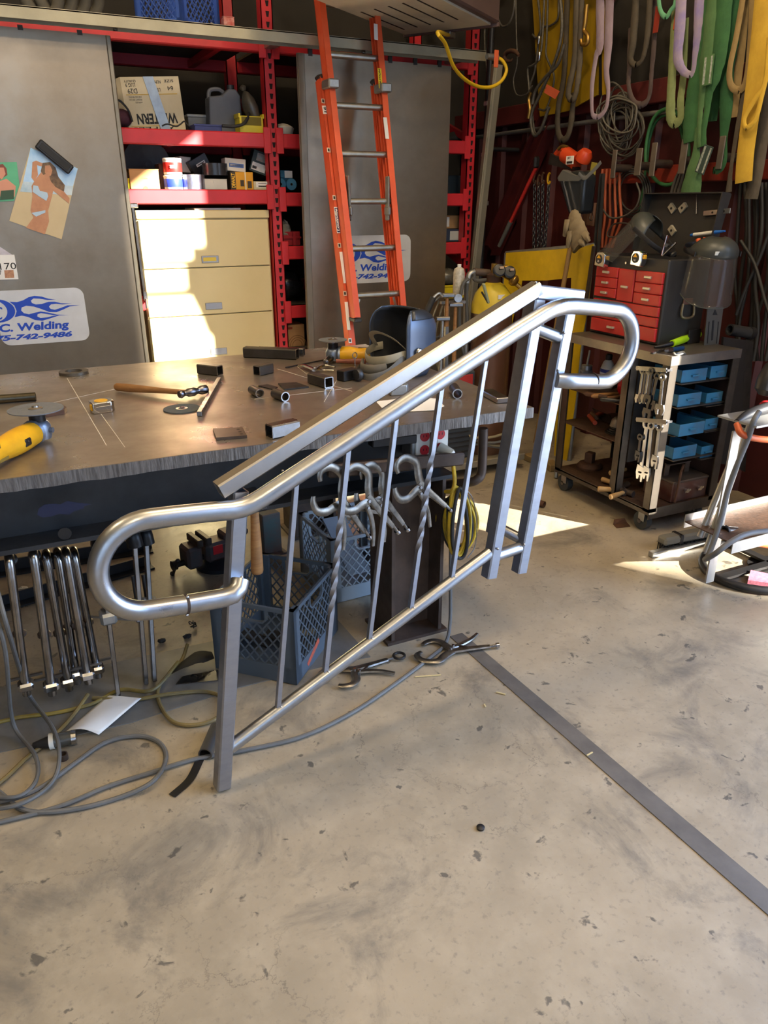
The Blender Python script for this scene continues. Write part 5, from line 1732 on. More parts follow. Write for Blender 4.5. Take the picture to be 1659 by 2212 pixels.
t, g, w, h, d, pr = tape('chrome tape measure lying flat on the left table half', T_(221, 888), R(8))
pr2 = [(-.036, -.032), (.026, -.032), (.038, -.018), (.038, .022), (.028, .034), (-.024, .034), (-.036, .02)]
g.part('case', chrome, lambda mb: mb.prism(pr2, (0, 0, .0005), (1, 0, 0), (0, 1, 0), (0, 0, .036)), bevel=.003)
g.part('badge', yellow_paint, lambda mb: mb.cyl((0, 0, .0365), (0, 0, .0378), .022, n=24))
g.part('yellow_tab', yellow_paint, lambda mb: mb.box((-.037, -.012, .02), (.006, .016, .022), 0, .003))
g.part('side_band', steel_bright, lambda mb: mb.box((.0, -.0325, .018), (.05, .002, .012), 0, .0005))
t, g, w, h, d, pr = tape('tape measure half hidden behind the railing by the paper', T_(858, 850), R(-6))
g.part('case', M('tape_grey', '#8e9499', .35, .5), lambda mb: mb.prism(pr2, (0, 0, .0005), (1, 0, 0), (0, 1, 0), (0, 0, .036)), bevel=.003)
g.part('badge', black_plastic, lambda mb: mb.cyl((0, 0, .0365), (0, 0, .0376), .02, n=24))


# angle grinders
def grinder(label, tail, head, disc_r, zlift=.035, brand=None, guard=False):
    a, b = T_(*tail, zlift), T_(*head, zlift)
    d = (b - a).normalized()
    t = thing('angle_grinder', label, 'angle grinder', (a + b) / 2 - V((0, 0, zlift)), group='yellow angle grinders on the table')
    s = V((-d.y, d.x, 0))
    up = V((0, 0, 1))
    n = 10
    path = [a + d * ((b - a).length * i / n) for i in range(n + 1)]
    body = build(MB().sweep(path, [.026, .031, .032, .030, .029, .031, .034, .036, .036, .035, .033], 16, flat=1.0, side=s), 'motor_body', yellow_paint, t)
    build(MB().sweep([b - d * .004, b + d * .004, b + d * .012], [.034, .037, .032], 16, side=s), 'gear_flange', M('gear_alloy', '#8b95a5', .4, .7, '#6f7887', 10, .5), t)
    gh_ = b + d * .036
    build(MB().lathe([(.030, -.026), (.033, -.015), (.033, .012), (.027, .024), (.020, .028)], gh_, up, 18), 'gear_head', MATS['gear_alloy'], t)
    build(MB().cyl(gh_ + up * .026, gh_ + up * .046, .023, n=18), 'collar', dark_steel, t)
    build(MB().cyl(gh_ + up * .046, gh_ + up * .062, .010, n=12), 'spindle', steel_bright, t)
    dz = gh_ + up * .060
    dk = build(MB().pipe(dz, dz + up * .003, disc_r, .006, 40), 'disc', M('disc_abrasive', '#6d7074', .7, .1, '#565a5e', 40, .6, .3), t)
    build(MB().lathe([(.020, 0), (.020, .003), (.010, .006), (.009, .010)], dz + up * .002, up, 18), 'disc_nut', M('nut_steel', '#9a938a', .35, .9), t)
    # slide switch, vents, side handle boss
    sw = a + d * ((b - a).length * .72) - s * .030
    build(MB().obox(sw, d, s, up, (.034, .014, .026), .005), 'switch_recess', black_plastic, t)
    build(MB().obox(sw - s * .004, d, s, up, (.014, .014, .016), .004), 'switch', dark_steel, t)
    for k in range(5):
        v = a + d * ((b - a).length * .10) - s * (.0275 + .0012 * (2 - abs(k - 2))) + up * (.016 - .008 * k)
        build(MB().obox(v, d, s, up, (.036, .008, .0036)), 'vent', black_plastic, t)
    pl_ = a + d * ((b - a).length * .30) - s * .0215 + up * .018
    build(MB().obox(pl_ + up * .004, d, s, up, (.040, .004, .016), .001), 'rating_plate', M('plate_brown', '#5a4a1c', .5), t)
    if brand:
        build(MB().obox(a + d * ((b - a).length * .36) - s * .0268 - up * .014, d, s, up, (.042, .004, .009), .001), 'worn_print', M('worn_print', '#7a6524', .6), t)
    build(MB().cyl(gh_ - s * .030, gh_ - s * .042, .008, n=12), 'side_boss', MATS['gear_alloy'], t)
    return t


grinder('yellow angle grinder with grey disc at the left frame edge', (-62, 1040), (76, 962), .076, .037, 'DEWALT')
grinder('yellow angle grinder at the back beside the welding helmet', (800, 786), (737, 783), .062, .036)
# paper on the table
pp = [T_(812, 868, .001), T_(900, 858, .0015), T_(943, 862, .001), T_(960, 878, .001), T_(938, 888, .0025), T_(875, 890, .001), T_(826, 884, .002)]
one(MB().slab(pp, (0, 0, .0006)), 'paper_sheet', white_paper, 'white paper sheet on the table behind the railing pickets', 'paper')
# black block with eye bolt
c = T_(752, 820)
kb = thing('magnet_block', 'black steel block with wire eye beside the helmet', 'block', c)
build(MB().box(c + V((0, .0, .021)), (.085, .045, .041), R(20), .003), 'block', black_metal, kb)
c2 = T_(767, 806, .045)
build(MB().sweep([c2 + V((.010 * math.cos(R(q)), 0, .028 + .012 * math.sin(R(q)))) for q in range(0, 360, 30)], .0022, 6, True).cyl(c2 + V((0, 0, -.02)), c2 + V((0, 0, .018)), .0022, n=6), 'wire_eye', steel_bright, kb)


# ---------------------------------------------------------------- welding helmets
def helmet_shell(W=.115, D=.14, H_=.27, up=.0):
    """shell open at the back: x forward, z up; returns function for grid"""
    def f(u, v):
        th = R(-108 + 216 * u)
        z = H_ * v
        k = 1.0
        if v > .72:
            k = math.sqrt(max(0.02, 1 - ((v - .72) / .30) ** 2))
        ch = 1 - .22 * max(0, (.35 - v) / .35) ** 1.5
        e = .72
        cx_, sy_ = math.cos(th), math.sin(th)
        x = D * math.copysign(abs(cx_) ** e, cx_) * k * ch
        y = W * math.copysign(abs(sy_) ** e, sy_) * (k * .35 + .65) * ch
        return V((x, y, z))
    return f


hm = thing('welding_helmet', 'dark blue-grey welding helmet standing on the table', 'welding helmet', T_(862, 808), R(14))
g = L(hm)
shm = M('helmet_shell', '#4d5a70', .32, .35, '#3a4456', 4, .5)
f = helmet_shell(.118, .145, .262)
g.part('shell', shm, lambda mb: mb.grid(lambda u, v: f(u, v) + V((0, 0, .001)), 28, 18), solid=.004, smooth_angle=60)
g.part('liner', M('helmet_liner', '#17181a', .7), lambda mb: mb.grid(lambda u, v: (lambda p: V((p.x * .965, p.y * .965, p.z * .975 + .003)))(f(u, v)), 28, 18), solid=.002, smooth_angle=60)
g.part('crown_panel', M('helmet_crown', '#33363c', .35, .3, '#26282d', 5, .5), lambda mb: mb.grid(lambda u, v: (lambda p: V((p.x * 1.012, p.y * 1.012, p.z + .003)))(f(.04 + .92 * u, .86 + .14 * v)), 24, 6), solid=.003, smooth_angle=60)
g.part('lens_frame', black_plastic, lambda mb: mb.box((.138, 0, .165), (.022, .13, .075), 0, .006))
g.part('lens', M('dark_lens', '#0e1714', .08), lambda mb: mb.box((.1495, 0, .165), (.003, .105, .05), 0, .001))
for s_ in (-1, 1):
    g.part('pivot_knob', steel_bright, lambda mb: mb.lathe([(.018, 0), (.020, .006), (.016, .013), (.008, .015)], (-.005, s_ * .122, .105), (0, s_, 0), 10))
hgm = M('headgear_strap', '#9d957f', .5, 0, '#7f7866', 12, .5)
g.part('headband', hgm, lambda mb: mb.sweep(smooth([(.0, -.104, .105), (-.06, -.10, .10), (-.12, -.07, .085), (-.15, 0, .075), (-.12, .07, .085), (-.06, .10, .10), (0, .104, .105)], 6), .016, 8, flat=.14, side=(0, 0, 1)))
g.part('crown_strap', hgm, lambda mb: mb.sweep(smooth([(-.04, -.10, .11), (-.09, -.07, .16), (-.11, 0, .18), (-.09, .07, .16), (-.04, .10, .11)], 6), .011, 8, flat=.16, side=(-.6, 0, .5)))
g.part('rear_band', M('headgear_grey', '#5c5a55', .5), lambda mb: mb.sweep(smooth([(-.06, -.10, .09), (-.13, -.085, .04), (-.185, -.05, .022), (-.20, 0, .020), (-.185, .05, .022), (-.13, .085, .04)], 6), .013, 8, flat=.2, side=(0, 0, 1)))
g.part('ratchet_knob', black_plastic, lambda mb: mb.lathe([(.024, 0), (.026, .008), (.022, .02), (.012, .023)], (-.205, 0, .0265), (-1, 0, 0), 14))
g.part('sweat_pad', M('sweat_pad', '#6f6a60', .8, 0, '#56524a', 20, .5), lambda mb: mb.sweep(smooth([(-.13, -.075, .055), (-.165, -.03, .045), (-.17, .03, .045), (-.13, .075, .055)], 5), .018, 8, flat=.35, side=(0, 0, 1)))
# ---------------------------------------------------------------- under and in front of the table
# milk crates
dgc = M('crate_slate', '#4d5966', .5, 0, '#3c4651', 6, .5)
lgc = M('crate_grey', '#8b949a', .5, 0, '#737b82', 6, .5)
a, b = pz(642, 1482), pz(478, 1448)
rz1 = math.atan2((a - b).y, (a - b).x)
ux1 = V((math.cos(rz1), math.sin(rz1), 0))
uy1 = V((-ux1.y, ux1.x, 0))
c1 = a - ux1 * .155 + uy1 * .185
cr1, cg1 = crate('milk_crate', 'slate blue milk crate standing nearest behind the railing', (c1.x, c1.y, .0042), rz1, dgc, .31, .37, .28, group='milk crates under the table')
cg1.part('paint_mark', M('orange_mark', '#c4553a', .7, 0, '#7d4438', 30, .8), lambda mb: mb.slab([(.1552, -.10, .03), (.1552, .0, .075), (.1552, .01, .055), (.1552, -.09, .015)], (.0008, 0, 0)))
# parts lying in it
mb = MB()
rr = random.Random(8)
for k, lab in enumerate(('flat steel scrap leaning in the slate blue crate', 'second steel scrap piece in the slate blue crate', 'third steel scrap piece in the slate blue crate')):
    p = c1 + ux1 * (-.07 + .07 * k) + uy1 * (-.03 + .04 * k) + V((0, 0, .05))
    one(MB().obox(p, (ux1 + V((0, 0, .3 * (k - 1)))).normalized(), uy1, ux1.cross(uy1), (.12, .05, .008), .001), 'steel_scrap', mill, lab, 'steel scrap', 'scrap in the crates')
a, b = py(632, 1185, 2.62), py(838, 1150, 2.62)
q0, q1 = pz(735, 1303), pz(842, 1275)
rz2 = math.atan2((q1 - q0).y, (q1 - q0).x)
ux2 = V((math.cos(rz2), math.sin(rz2), 0))
uy2 = V((-ux2.y, ux2.x, 0))
c2 = q0 + ux2 * .13 + uy2 * .165
crate('milk_crate', 'pale grey milk crate behind the slate blue one', (c2.x, c2.y, .0042), rz2, lgc, .33, .33, .28, group='milk crates under the table')
one(MB().obox(c2 + V((-.02, 0, .17)), ux2, V((uy2.x, uy2.y, .6)).normalized(), ux2.cross(V((uy2.x, uy2.y, .6)).normalized()), (.10, .30, .01), .002), 'grey_board', M('grey_board', '#8f969e', .5, .3, '#767d86', 8, .5), 'grey metal strip standing inside the pale grey crate', 'metal strip')


# locking C clamps: profile drawn in a plane
def c_clamp(label, o, ux, uy, s=1.0, eye=False, grp='locking C clamps'):
    """o: pivot; uy: handle direction away from the jaws (jaws at -uy)"""
    t = thing('locking_clamp', label, 'clamp', o, group=grp)
    ux, uy = V(ux).normalized(), V(uy).normalized()
    nn = ux.cross(uy)

    def P(x, y, w=0):
        return o + ux * (x * s) + uy * (y * s) + nn * w
    st = M('clamp_steel', '#8f8a82', .34, .95, '#4d4943', 30, .8, .1)
    fl = dict(flat=2.9, side=nn)
    build(MB().sweep(smooth([P(.002, .01), P(.016, -.03), P(.034, -.062), P(.031, -.085), P(.014, -.110), P(-.012, -.118), P(-.026, -.110), P(-.032, -.094)], 5), [.0055, .0058, .0052, .0048, .0044, .0040, .0036, .0030], 8, **fl), 'fixed_jaw', st, t)
    build(MB().sweep(smooth([P(-.002, .004), P(-.028, -.002), P(-.056, -.006), P(-.077, -.026), P(-.078, -.052), P(-.069, -.070)], 5), [.0056, .0054, .0048, .0044, .0040, .0030], 8, **fl), 'moving_jaw', st, t)
    build(MB().sweep(smooth([P(.004, -.015), P(.010, .03), P(.020, .08), P(.030, .128)], 5), [.0065, .0070, .0060, .0050], 8, flat=2.0, side=nn), 'upper_handle', st, t)
    build(MB().sweep(smooth([P(-.014, .0), P(-.018, .045), P(-.032, .09), P(-.055, .13)], 5), [.0055, .0060, .0050, .0040], 8, flat=1.7, side=nn), 'lower_handle', st, t)
    build(MB().cyl(P(.031, .125), P(.035, .15), .005 * s, n=8), 'screw', steel, t)
    if eye:
        build(MB().sweep([P(.043 + .02 * math.cos(R(q)), .175 + .02 * math.sin(R(q))) for q in range(0, 360, 24)], .005, 8, True), 'screw_ring', dark_steel, t)
    else:
        build(MB().cyl(P(.035, .148), P(.037, .158), .009 * s, n=12), 'screw_knob', steel_bright, t)
    build(MB().bar(P(-.014, .03), P(.010, .055), .006, .012), 'toggle_link', st, t)
    for (x, y) in ((-.004, .0), (-.016, .015)):
        build(MB().cyl(P(x, y, -.010), P(x, y, .010), .005, n=10), 'rivet', steel_bright, t)
    return t


CG = 'locking C clamps hung on the table bar'
Yc = 2.015
for k, (x, y, ang, s, lab, dy) in enumerate(((738, 1085, 22, 1.15, 'leftmost locking clamp hanging from the table bar', 0), (797, 1080, 26, 1.15, 'spotted locking clamp hanging second from the left', .0), (825, 1075, 24, 1.12, 'locking clamp hanging third, partly behind the spotted one', .03), (908, 1050, 36, 1.1, 'clean locking clamp hanging rightmost by the twisted picket', -.005))):
    o = py(x, y, Yc + dy)
    an = R(ang)
    dn = V((math.sin(an), 0.05, -math.cos(an)))
    sx = V((math.cos(an), 0.25, math.sin(an)))
    c_clamp(lab, o, sx, dn, s, False, CG)
# on the floor
o = pz(765, 1455) + V((0, 0, .014))
d_ = (pz(845, 1437) - pz(765, 1450)).normalized()
c_clamp('rusty locking clamp with ring screw lying on the floor', o, V((d_.y, -d_.x, 0)) * -1, d_, 1.0, True, 'locking clamps on the floor')
o = pz(975, 1412) + V((0, 0, .014))
d_ = (pz(1060, 1390) - pz(975, 1412)).normalized()
c_clamp('shiny locking clamp lying across the dark floor strip', o, V((d_.y, -d_.x, 0)), d_, 1.1, False, 'locking clamps on the floor')


# long bar clamps hanging from the beam edge
def long_clamp(label, x0, y0, x1, y1, Yt, zb, r=.0125, style=0):
    top = py(x0, y0, Yt)
    d0 = ray(x1, y1)
    bot = py(x1, y1, Yt + .05)
    if bot.z < .03:
        bot = pz(x1, y1, .03)
    t = thing('bar_clamp', label, 'bar clamp', V((bot.x, bot.y, max(bot.z - .03, 0))), group='long bar clamps hung from the table')
    d = (bot - top).normalized()
    if style == 0:
        hook = smooth([top + V((.0, .10, -.02)), top + V((0, .055, .015)), top + V((0, .015, .012)), top + d * .045], 5)
        build(MB().sweep(hook + [bot], r, 12), 'bar', M('clamp_bar', '#a9a9ab', .24, 1.0, '#6f6a64', 14, .7, .05), t)
        build(MB().lathe([(.012, 0), (.018, .004), (.018, .014), (.012, .02)], hook[0], hook[0] - hook[1], 12), 'pad', black_metal, t)
    else:
        build(MB().bar(top, bot, .010, .026, (0, 1, 0), .002), 'bar', MATS['clamp_bar'], t)
    s = V((1, 0, 0))
    j = bot - d * .035
    build(MB().obox(j, s, d.cross(s).normalized(), d, (.044, .04, .03), .007), 'jaw_collar', steel_bright, t)
    n_ = d.cross(s).normalized()
    if n_.y < 0:
        n_ = -n_
    build(MB().obox(j + n_ * .045, s, n_, d, (.026, .07, .022), .005), 'jaw_arm', steel_bright, t)
    sc = j + n_ * .078
    build(MB().cyl(sc + d * .03, sc - d * .13, .0075, n=10), 'screw', dark_steel, t)
    build(MB().lathe([(.008, 0), (.02, .004), (.02, .012), (.012, .018)], sc - d * .13, -d, 14), 'swivel_pad', mill_brown, t)
    build(MB().bar(sc + d * .028 - s * .05, sc + d * .028 + s * .05, .008, .008), 'tommy_bar', steel, t)
    return t


LCs = ((22, 1200, 58, 1500, 2.12, 'leftmost long bar clamp with bent top'), (75, 1190, 113, 1500, 2.12, 'thick long bar clamp, second from left'), (103, 1195, 150, 1490, 2.20, 'long bar clamp, third from left'),
       (127, 1190, 168, 1475, 2.26, 'long bar clamp, fourth from left'), (146, 1190, 192, 1475, 2.16, 'long bar clamp, fifth from left'), (163, 1188, 213, 1462, 2.26, 'long bar clamp, sixth from left'))
for (x0, y0, x1, y1, Yt, lab) in LCs:
    long_clamp(lab, x0, y0 + 24, x1, y1, Yt, 0)


def f_clamp(label, x0, y0, x1, y1, Yt):
    top = py(x0, y0, Yt)
    bot = pz(x1, y1, .012)
    t = thing('bar_clamp', label, 'bar clamp', V((bot.x, bot.y, 0)), group='long bar clamps hung from the table')
    d = (bot - top).normalized()
    build(MB().bar(top, bot, .014, .034, (0, 1, 0), .002), 'bar', MATS['clamp_bar'], t)
    build(MB().sweep(smooth([top + V((0, .03, -.03)), top + V((0, .025, .02)), top + V((0, -.01, .028)), top + V((.004, -.016, -.01))], 5), .022, 10), 'fixed_jaw', M('jaw_black', '#26282c', .4, .5), t)
    j = top + d * .22
    build(MB().obox(j, V((1, 0, 0)), V((0, 1, 0)), V((0, 0, 1)), (.05, .06, .04), .008), 'sliding_jaw', galv, t)
    build(MB().cyl(j + V((.0, .07, .08)), j + V((.0, .05, -.10)), .007, n=10), 'screw', dark_steel, t)
    build(MB().bar(j + V((-.05, .06, -.02)), j + V((.09, .02, -.05)), .006, .006), 'tommy_bar', steel, t)
    build(MB().ball(j + V((.09, .02, -.05)), .008, n=8, m=6), 'tommy_end', steel, t)


f_clamp('flat bar clamp hanging inside the lower railing loop, left', 215, 1190, 255, 1500, 2.25)
f_clamp('flat bar clamp with black head, middle of the loop', 290, 1170, 315, 1475, 2.30)
f_clamp('flat bar clamp with black head, right in the loop', 315, 1165, 333, 1470, 2.36)
# hammer hanging by its head
hh = thing('hanging_hammer', 'hammer hanging handle-down behind the front railing post', 'hammer', py(556, 1235, 2.0))
p0, p1 = py(550, 1105, 2.0), py(556, 1238, 2.0)
build(MB().sweep([p0 + (p1 - p0) * q for q in (0, .2, .45, .75, .95, 1)], [.013, .014, .0165, .0185, .0195, .016], 14, flat=.8, side=(1, 0, 0)), 'handle', wood, hh)
build(MB().box(p0 + V((.01, .02, .03)), (.05, .12, .04), 0, .008), 'head', M('hammer_steel2', '#55565c', .35, .9), hh)
# vise on the floor
vc = pz(455, 1225)
vs_ = thing('bench_vise', 'old rust-red bench vise standing on the floor under the table', 'vise', vc, R(12))
g = L(vs_)
vm = M('vise_paint', '#3f4547', .55, .4, '#6b3f33', 7, .8, .15)
g.part('base', M('vise_base', '#23272e', .5, .4), lambda mb: mb.lathe([(.10, .0005), (.10, .018), (.075, .03), (.055, .04)], (.04, 0, 0), n=24))
g.part('body', vm, lambda mb: mb.box((.05, 0, .085), (.16, .10, .09), 0, .014))
g.part('anvil', vm, lambda mb: mb.box((.12, 0, .14), (.12, .085, .035), 0, .010))
g.part('moving_jaw', vm, lambda mb: mb.box((-.085, 0, .085), (.07, .10, .10), 0, .012))
for x in (-.06, -.02):
    g.part('jaw_plate', M('jaw_steel', '#4f4844', .5, .7, '#37312e', 9, .6), lambda mb: mb.box((x, 0, .15), (.026, .12, .035), 0, .004))
g.part('screw', dark_steel, lambda mb: mb.cyl((-.16, 0, .06), (-.02, 0, .06), .014, n=14).cyl((-.175, 0, .06), (-.155, 0, .06), .022, n=14))
g.part('handle', dark_steel, lambda mb: mb.cyl((-.166, -.05, .10), (-.166, .03, .0), .007, n=10).ball((-.166, .03, .008), .011, n=8, m=6).ball((-.166, -.05, .10), .011, n=8, m=6))
g.part('red_label', red_paint, lambda mb: mb.box((.02, -.0515, .10), (.045, .002, .04)))
# steel angle bars and beam on the floor behind
for (p0_, p1_, w, h, lab) in ((pz(-40, 1330), pz(330, 1225), .05, .05, 'long dark angle bar lying on the floor behind the clamps'), (pz(-40, 1250), pz(330, 1190), .05, .06, 'dark square bar lying farther under the table')):
    d, s, u = frame_of(p1_ - p0_)
    m_ = (p0_ + p1_) / 2
    t = thing('floor_bar', lab, 'steel bar', m_, group='steel bars under the table')
    ln = (p1_ - p0_).length
    build(MB().obox(m_ + V((0, 0, .004)), d, s, u, (ln, w, .007)), 'lower_leg', beam_m, t)
    build(MB().obox(m_ + V((0, 0, h / 2)) - s * (w / 2), d, s, u, (ln, .007, h)), 'upper_leg', beam_m, t)
p0_, p1_ = pz(640, 1125), pz(820, 1105)
one(MB().cyl(p0_ + V((0, 0, .02)), p1_ + V((0, 0, .02)), .02, n=14), 'wood_pole', wood_dark, 'old wooden pole on the floor far under the table', 'pole')
t = thing('painted_offcut', 'chipped teal painted steel piece beside the hanging hammer', 'steel piece', pz(585, 1190))
c = pz(585, 1192)
build(MB().box(c + V((0, 0, .10)), (.09, .06, .2), R(8), .004), 'web', M('chipped_teal', '#4d5f60', .6, .2, '#6b4638', 9, .9), t)
build(MB().box(c + V((0, -.01, .004)), (.12, .1, .008), R(8), .001), 'foot_plate', MATS['chipped_teal'], t)

# outlet box with red sockets and coiled yellow cable
YO = 2.11
oc = py(932, 955, YO)
ob = thing('outlet_box', 'white outlet box with four red sockets under the table edge', 'outlet box', oc)
build(MB().bb(oc.x - .075, oc.x + .06, YO + .004, YO + .075, oc.z - .055, oc.z + .055, .004), 'box', galv, ob)
build(MB().bb(oc.x - .06, oc.x + .066, YO, YO + .005, oc.z - .062, oc.z + .060, .003), 'cover_plate', white_plastic, ob)
for i in (-1, 1):
    for j in (-1, 1):
        so = build(MB().cyl((oc.x + .003 + i * .03, YO - .004, oc.z + j * .024), (oc.x + .003 + i * .03, YO + .002, oc.z + j * .024), .0175, n=18), 'socket', M('socket_red', '#b5262f', .4), ob)
        for dx in (-.006, .006):
            build(MB().bb(oc.x + .003 + i * .03 + dx - .0012, oc.x + .003 + i * .03 + dx + .0012, YO - .0045, YO - .003, oc.z + j * .024 - .002, oc.z + j * .024 + .006), 'slot', ink, so)
build(MB().cyl((oc.x + .003, YO - .002, oc.z), (oc.x + .003, YO + .001, oc.z), .004, n=10), 'plate_screw', steel, ob)
pc = py(968, 975, YO - .03)
pg = thing('yellow_plug', 'clear-ended plug of the yellow cable in the red socket', 'plug', pc)
build(MB().cyl(pc + V((-.02, .025, .01)), pc + V((.008, -.012, -.006)), .019, .016, 14), 'plug_body', M('clear_plug', '#a9a79a', .3), pg)
build(MB().cyl(pc + V((.006, -.010, -.005)), pc + V((.016, -.022, -.018)), .014, .009, 12), 'collar', white_plastic, pg)
yc = thing('yellow_extension_cable', 'yellow and black cable coil hanging on the table leg', 'cable', py(985, 1125, 2.05))
YB2 = M('cable_yellow', '#c9a61e', .5, 0, '#4d4522', 14, .7)
build(MB().sweep(smooth([pc + V((.016, -.022, -.018)), py(979, 1000, 2.06), py(982, 1040, 2.03), py(976, 1060, 2.03), py(962, 1062, 2.06)], 6), .007, 8), 'lead', YB2, yc)
rr = random.Random(2)
for k in range(11):
    cx, cy_ = 990 + rr.uniform(-4, 4), 1128 + rr.uniform(-3, 3)
    a_, b_ = 16 + k * 2.4, 76 - k * 2.2
    Yk = 2.02 + .012 * k
    pts = [py(cx + a_ * math.cos(q) + 3 * math.sin(2 * q + k), cy_ + b_ * math.sin(q), Yk) for q in [i * 2 * PI / 12 for i in range(12)]]
    build(MB().sweep(smooth(pts, 3, True), .0065, 7, True), 'cable_turn', YB2 if k % 3 else black_rubber, yc)
build(MB().sweep(smooth([py(1005, 1055, 2.0), py(1022, 1080, 2.0), py(1030, 1130, 2.0), py(1026, 1180, 2.0), py(1010, 1205, 2.0)], 5), .002, 6), 'tie_wire', steel, yc)
# grey cable dropping from the outlet along the leg and over the floor
gp = [V((1.285, 2.09, .42)), V((1.29, 2.085, .2)), V((1.285, 2.07, .05)), pz(962, 1390, .01), pz(930, 1420, .008), pz(850, 1480, .008), pz(760, 1540, .008), pz(650, 1592, .008), pz(520, 1622, .008), pz(420, 1640, .008), pz(330, 1668, .008), pz(230, 1700, .008), pz(120, 1745, .008), pz(-60, 1790, .008)]
one(MB().sweep(smooth(gp, 8), .0068, 8), 'floor_cable', grey_cable, 'long grey cable running from table leg across the floor', 'cable', 'cables on the floor')
gp = [pz(-60, 1660, .018), pz(0, 1712, .018), pz(60, 1752, .010), pz(160, 1748, .008), pz(260, 1722, .008), pz(330, 1688, .02), pz(358, 1640, .008), pz(345, 1605, .008), pz(300, 1590, .008), pz(230, 1603, .008), pz(160, 1650, .008), pz(90, 1700, .020), pz(30, 1725, .022), pz(-60, 1745, .008)]
one(MB().sweep(smooth(gp, 8), .0068, 8), 'floor_cable', grey_cable, 'grey cable making the big loop on the floor', 'cable', 'cables on the floor')
gp = [py(-25, 1290, 2.0), py(10, 1400, 1.96), pz(28, 1560, .06), pz(75, 1630, .03), pz(80, 1680, .022), pz(50, 1716, .03), pz(0, 1722, .03), pz(-60, 1700, .01)]
one(MB().sweep(smooth(gp, 8), .0062, 8), 'floor_cable', grey_cable, 'grey cable falling from the left table side, inner curve', 'cable', 'cables on the floor')
gp = [py(-10, 1260, 2.0), py(20, 1370, 1.96), pz(60, 1495, .06), pz(115, 1575, .055), pz(128, 1640, .045), pz(108, 1695, .024), pz(40, 1738, .03), pz(-60, 1752, .01)]
one(MB().sweep(smooth(gp, 8), .0062, 8), 'floor_cable', grey_cable, 'grey cable falling from the left table side, outer curve', 'cable', 'cables on the floor')
yc2 = M('dirty_yellow_cable', '#7d6a3a', .6, 0, '#4d4530', 10, .8)
gp = [pz(405, 1392, .05), pz(390, 1430, .02), pz(345, 1480, .012), pz(345, 1520, .01), pz(375, 1560, .01), pz(430, 1565, .01), pz(475, 1545, .01), pz(478, 1508, .01), pz(440, 1494, .01), pz(360, 1500, .02), pz(280, 1512, .012), pz(200, 1508, .012)]
one(MB().sweep(smooth(gp, 8), .0065, 8), 'floor_cable', yc2, 'dirty yellow cable looping left of the front railing post', 'cable', 'cables on the floor')
gp = [pz(-60, 1575, .012), pz(40, 1550, .012), pz(120, 1540, .012), pz(200, 1520, .012), pz(260, 1490, .012), pz(330, 1490, .026), pz(385, 1430, .035)]
one(MB().sweep(smooth(gp, 8), .0065, 8), 'floor_cable', M('old_yellow_cable', '#8f7a2c', .6, 0, '#4a4432', 6, .9), 'yellow and black cable passing behind the white paper', 'cable', 'cables on the floor')
gp = [pz(190, 1500, .02), pz(150, 1555, .012), pz(100, 1605, .012), pz(60, 1635, .012), pz(0, 1690, .012), pz(-60, 1720, .012)]
one(MB().sweep(smooth(gp, 8), .0065, 8), 'floor_cable', yc2, 'brown-yellow cable slanting under the dark connector', 'cable', 'cables on the floor')
cc = pz(140, 1615)
cn = thing('cable_connector', 'dark cable connector with clear housing on the floor', 'connector', cc)
d_ = (pz(165, 1612) - pz(80, 1620)).normalized()
z_ = V((0, 0, .026))
build(MB().cyl(pz(115, 1616) + z_, pz(160, 1608) + z_, .021, n=14), 'housing', M('smoky_housing', '#4b4a45', .25), cn)
build(MB().cyl(pz(110, 1617) + z_, pz(120, 1615) + z_, .024, n=14), 'pale_collar', white_plastic, cn)
build(MB().cyl(pz(75, 1622) + V((0, 0, .018)), pz(112, 1617) + z_, .010, .018, 12), 'strain_relief', black_rubber, cn)
build(MB().cyl(pz(158, 1609) + z_, pz(168, 1607) + z_, .023, .02, 14), 'end_nut', steel_bright, cn)
# paper on the floor, lifted at its rim
def pap(u, v):
    p = (pz(235, 1508) * (1 - u) + pz(308, 1526) * u) * (1 - v) + (pz(140, 1590) * (1 - u) + pz(215, 1594) * u) * v
    return p + V((0, 0, .012 + .018 * math.sin(PI * u) * v + .02 * u * (1 - v)))


one(MB().grid(pap, 10, 12), 'loose_paper', white_paper, 'white paper sheet lying on cables on the floor', 'paper', solid=.0008)
# pipe, strip, ring, plate on the floor
p0, p1 = pz(443, 1630, .021), pz(468, 1572, .021)
one(MB().pipe(p0, p1, .0205, .017, 22), 'short_pipe', M('short_pipe_steel', '#77787a', .35, .9, '#5a5753', 9, .6), 'short steel pipe on the floor left of the front post', 'pipe')
a_, b_ = pz(372, 1720, .001), pz(432, 1642, .001)
m_ = pz(410, 1685, .001)
one(MB().sweep(smooth([a_ + V((0, 0, .002)), m_ + V((0, 0, .002)), b_ + V((0, 0, .002))], 5), .0125, 4, flat=.16, side=(b_ - a_).cross(V((0, 0, 1)))), 'metal_strip', black_metal, 'black curved metal strip on the floor by the front post', 'metal strip')
c = pz(138, 1640)
one(MB().pipe(c + V((0, 0, .0005)), c + V((0, 0, .02)), .013, .010, 18), 'pipe_ring', mill_brown, 'small dark pipe ring on the floor beside the connector', 'ring')
one(MB().slab([pz(x, y, .0047) for x, y in ((395, 1462), (470, 1448), (478, 1470), (380, 1480))], (0, 0, .003)), 'floor_offcut', steel, 'small bright steel sheet beside the slate blue crate', 'steel sheet')
one(MB().sweep(smooth([pz(370, 1455, .02), pz(400, 1435, .03), pz(430, 1420, .035), pz(460, 1415, .03)], 5), [.008, .035, .04, .02], 8, flat=.15, side=(.7, .7, 0)), 'rubber_mat', black_rubber, 'black rubber scrap behind the yellow cable loop', 'rubber scrap')
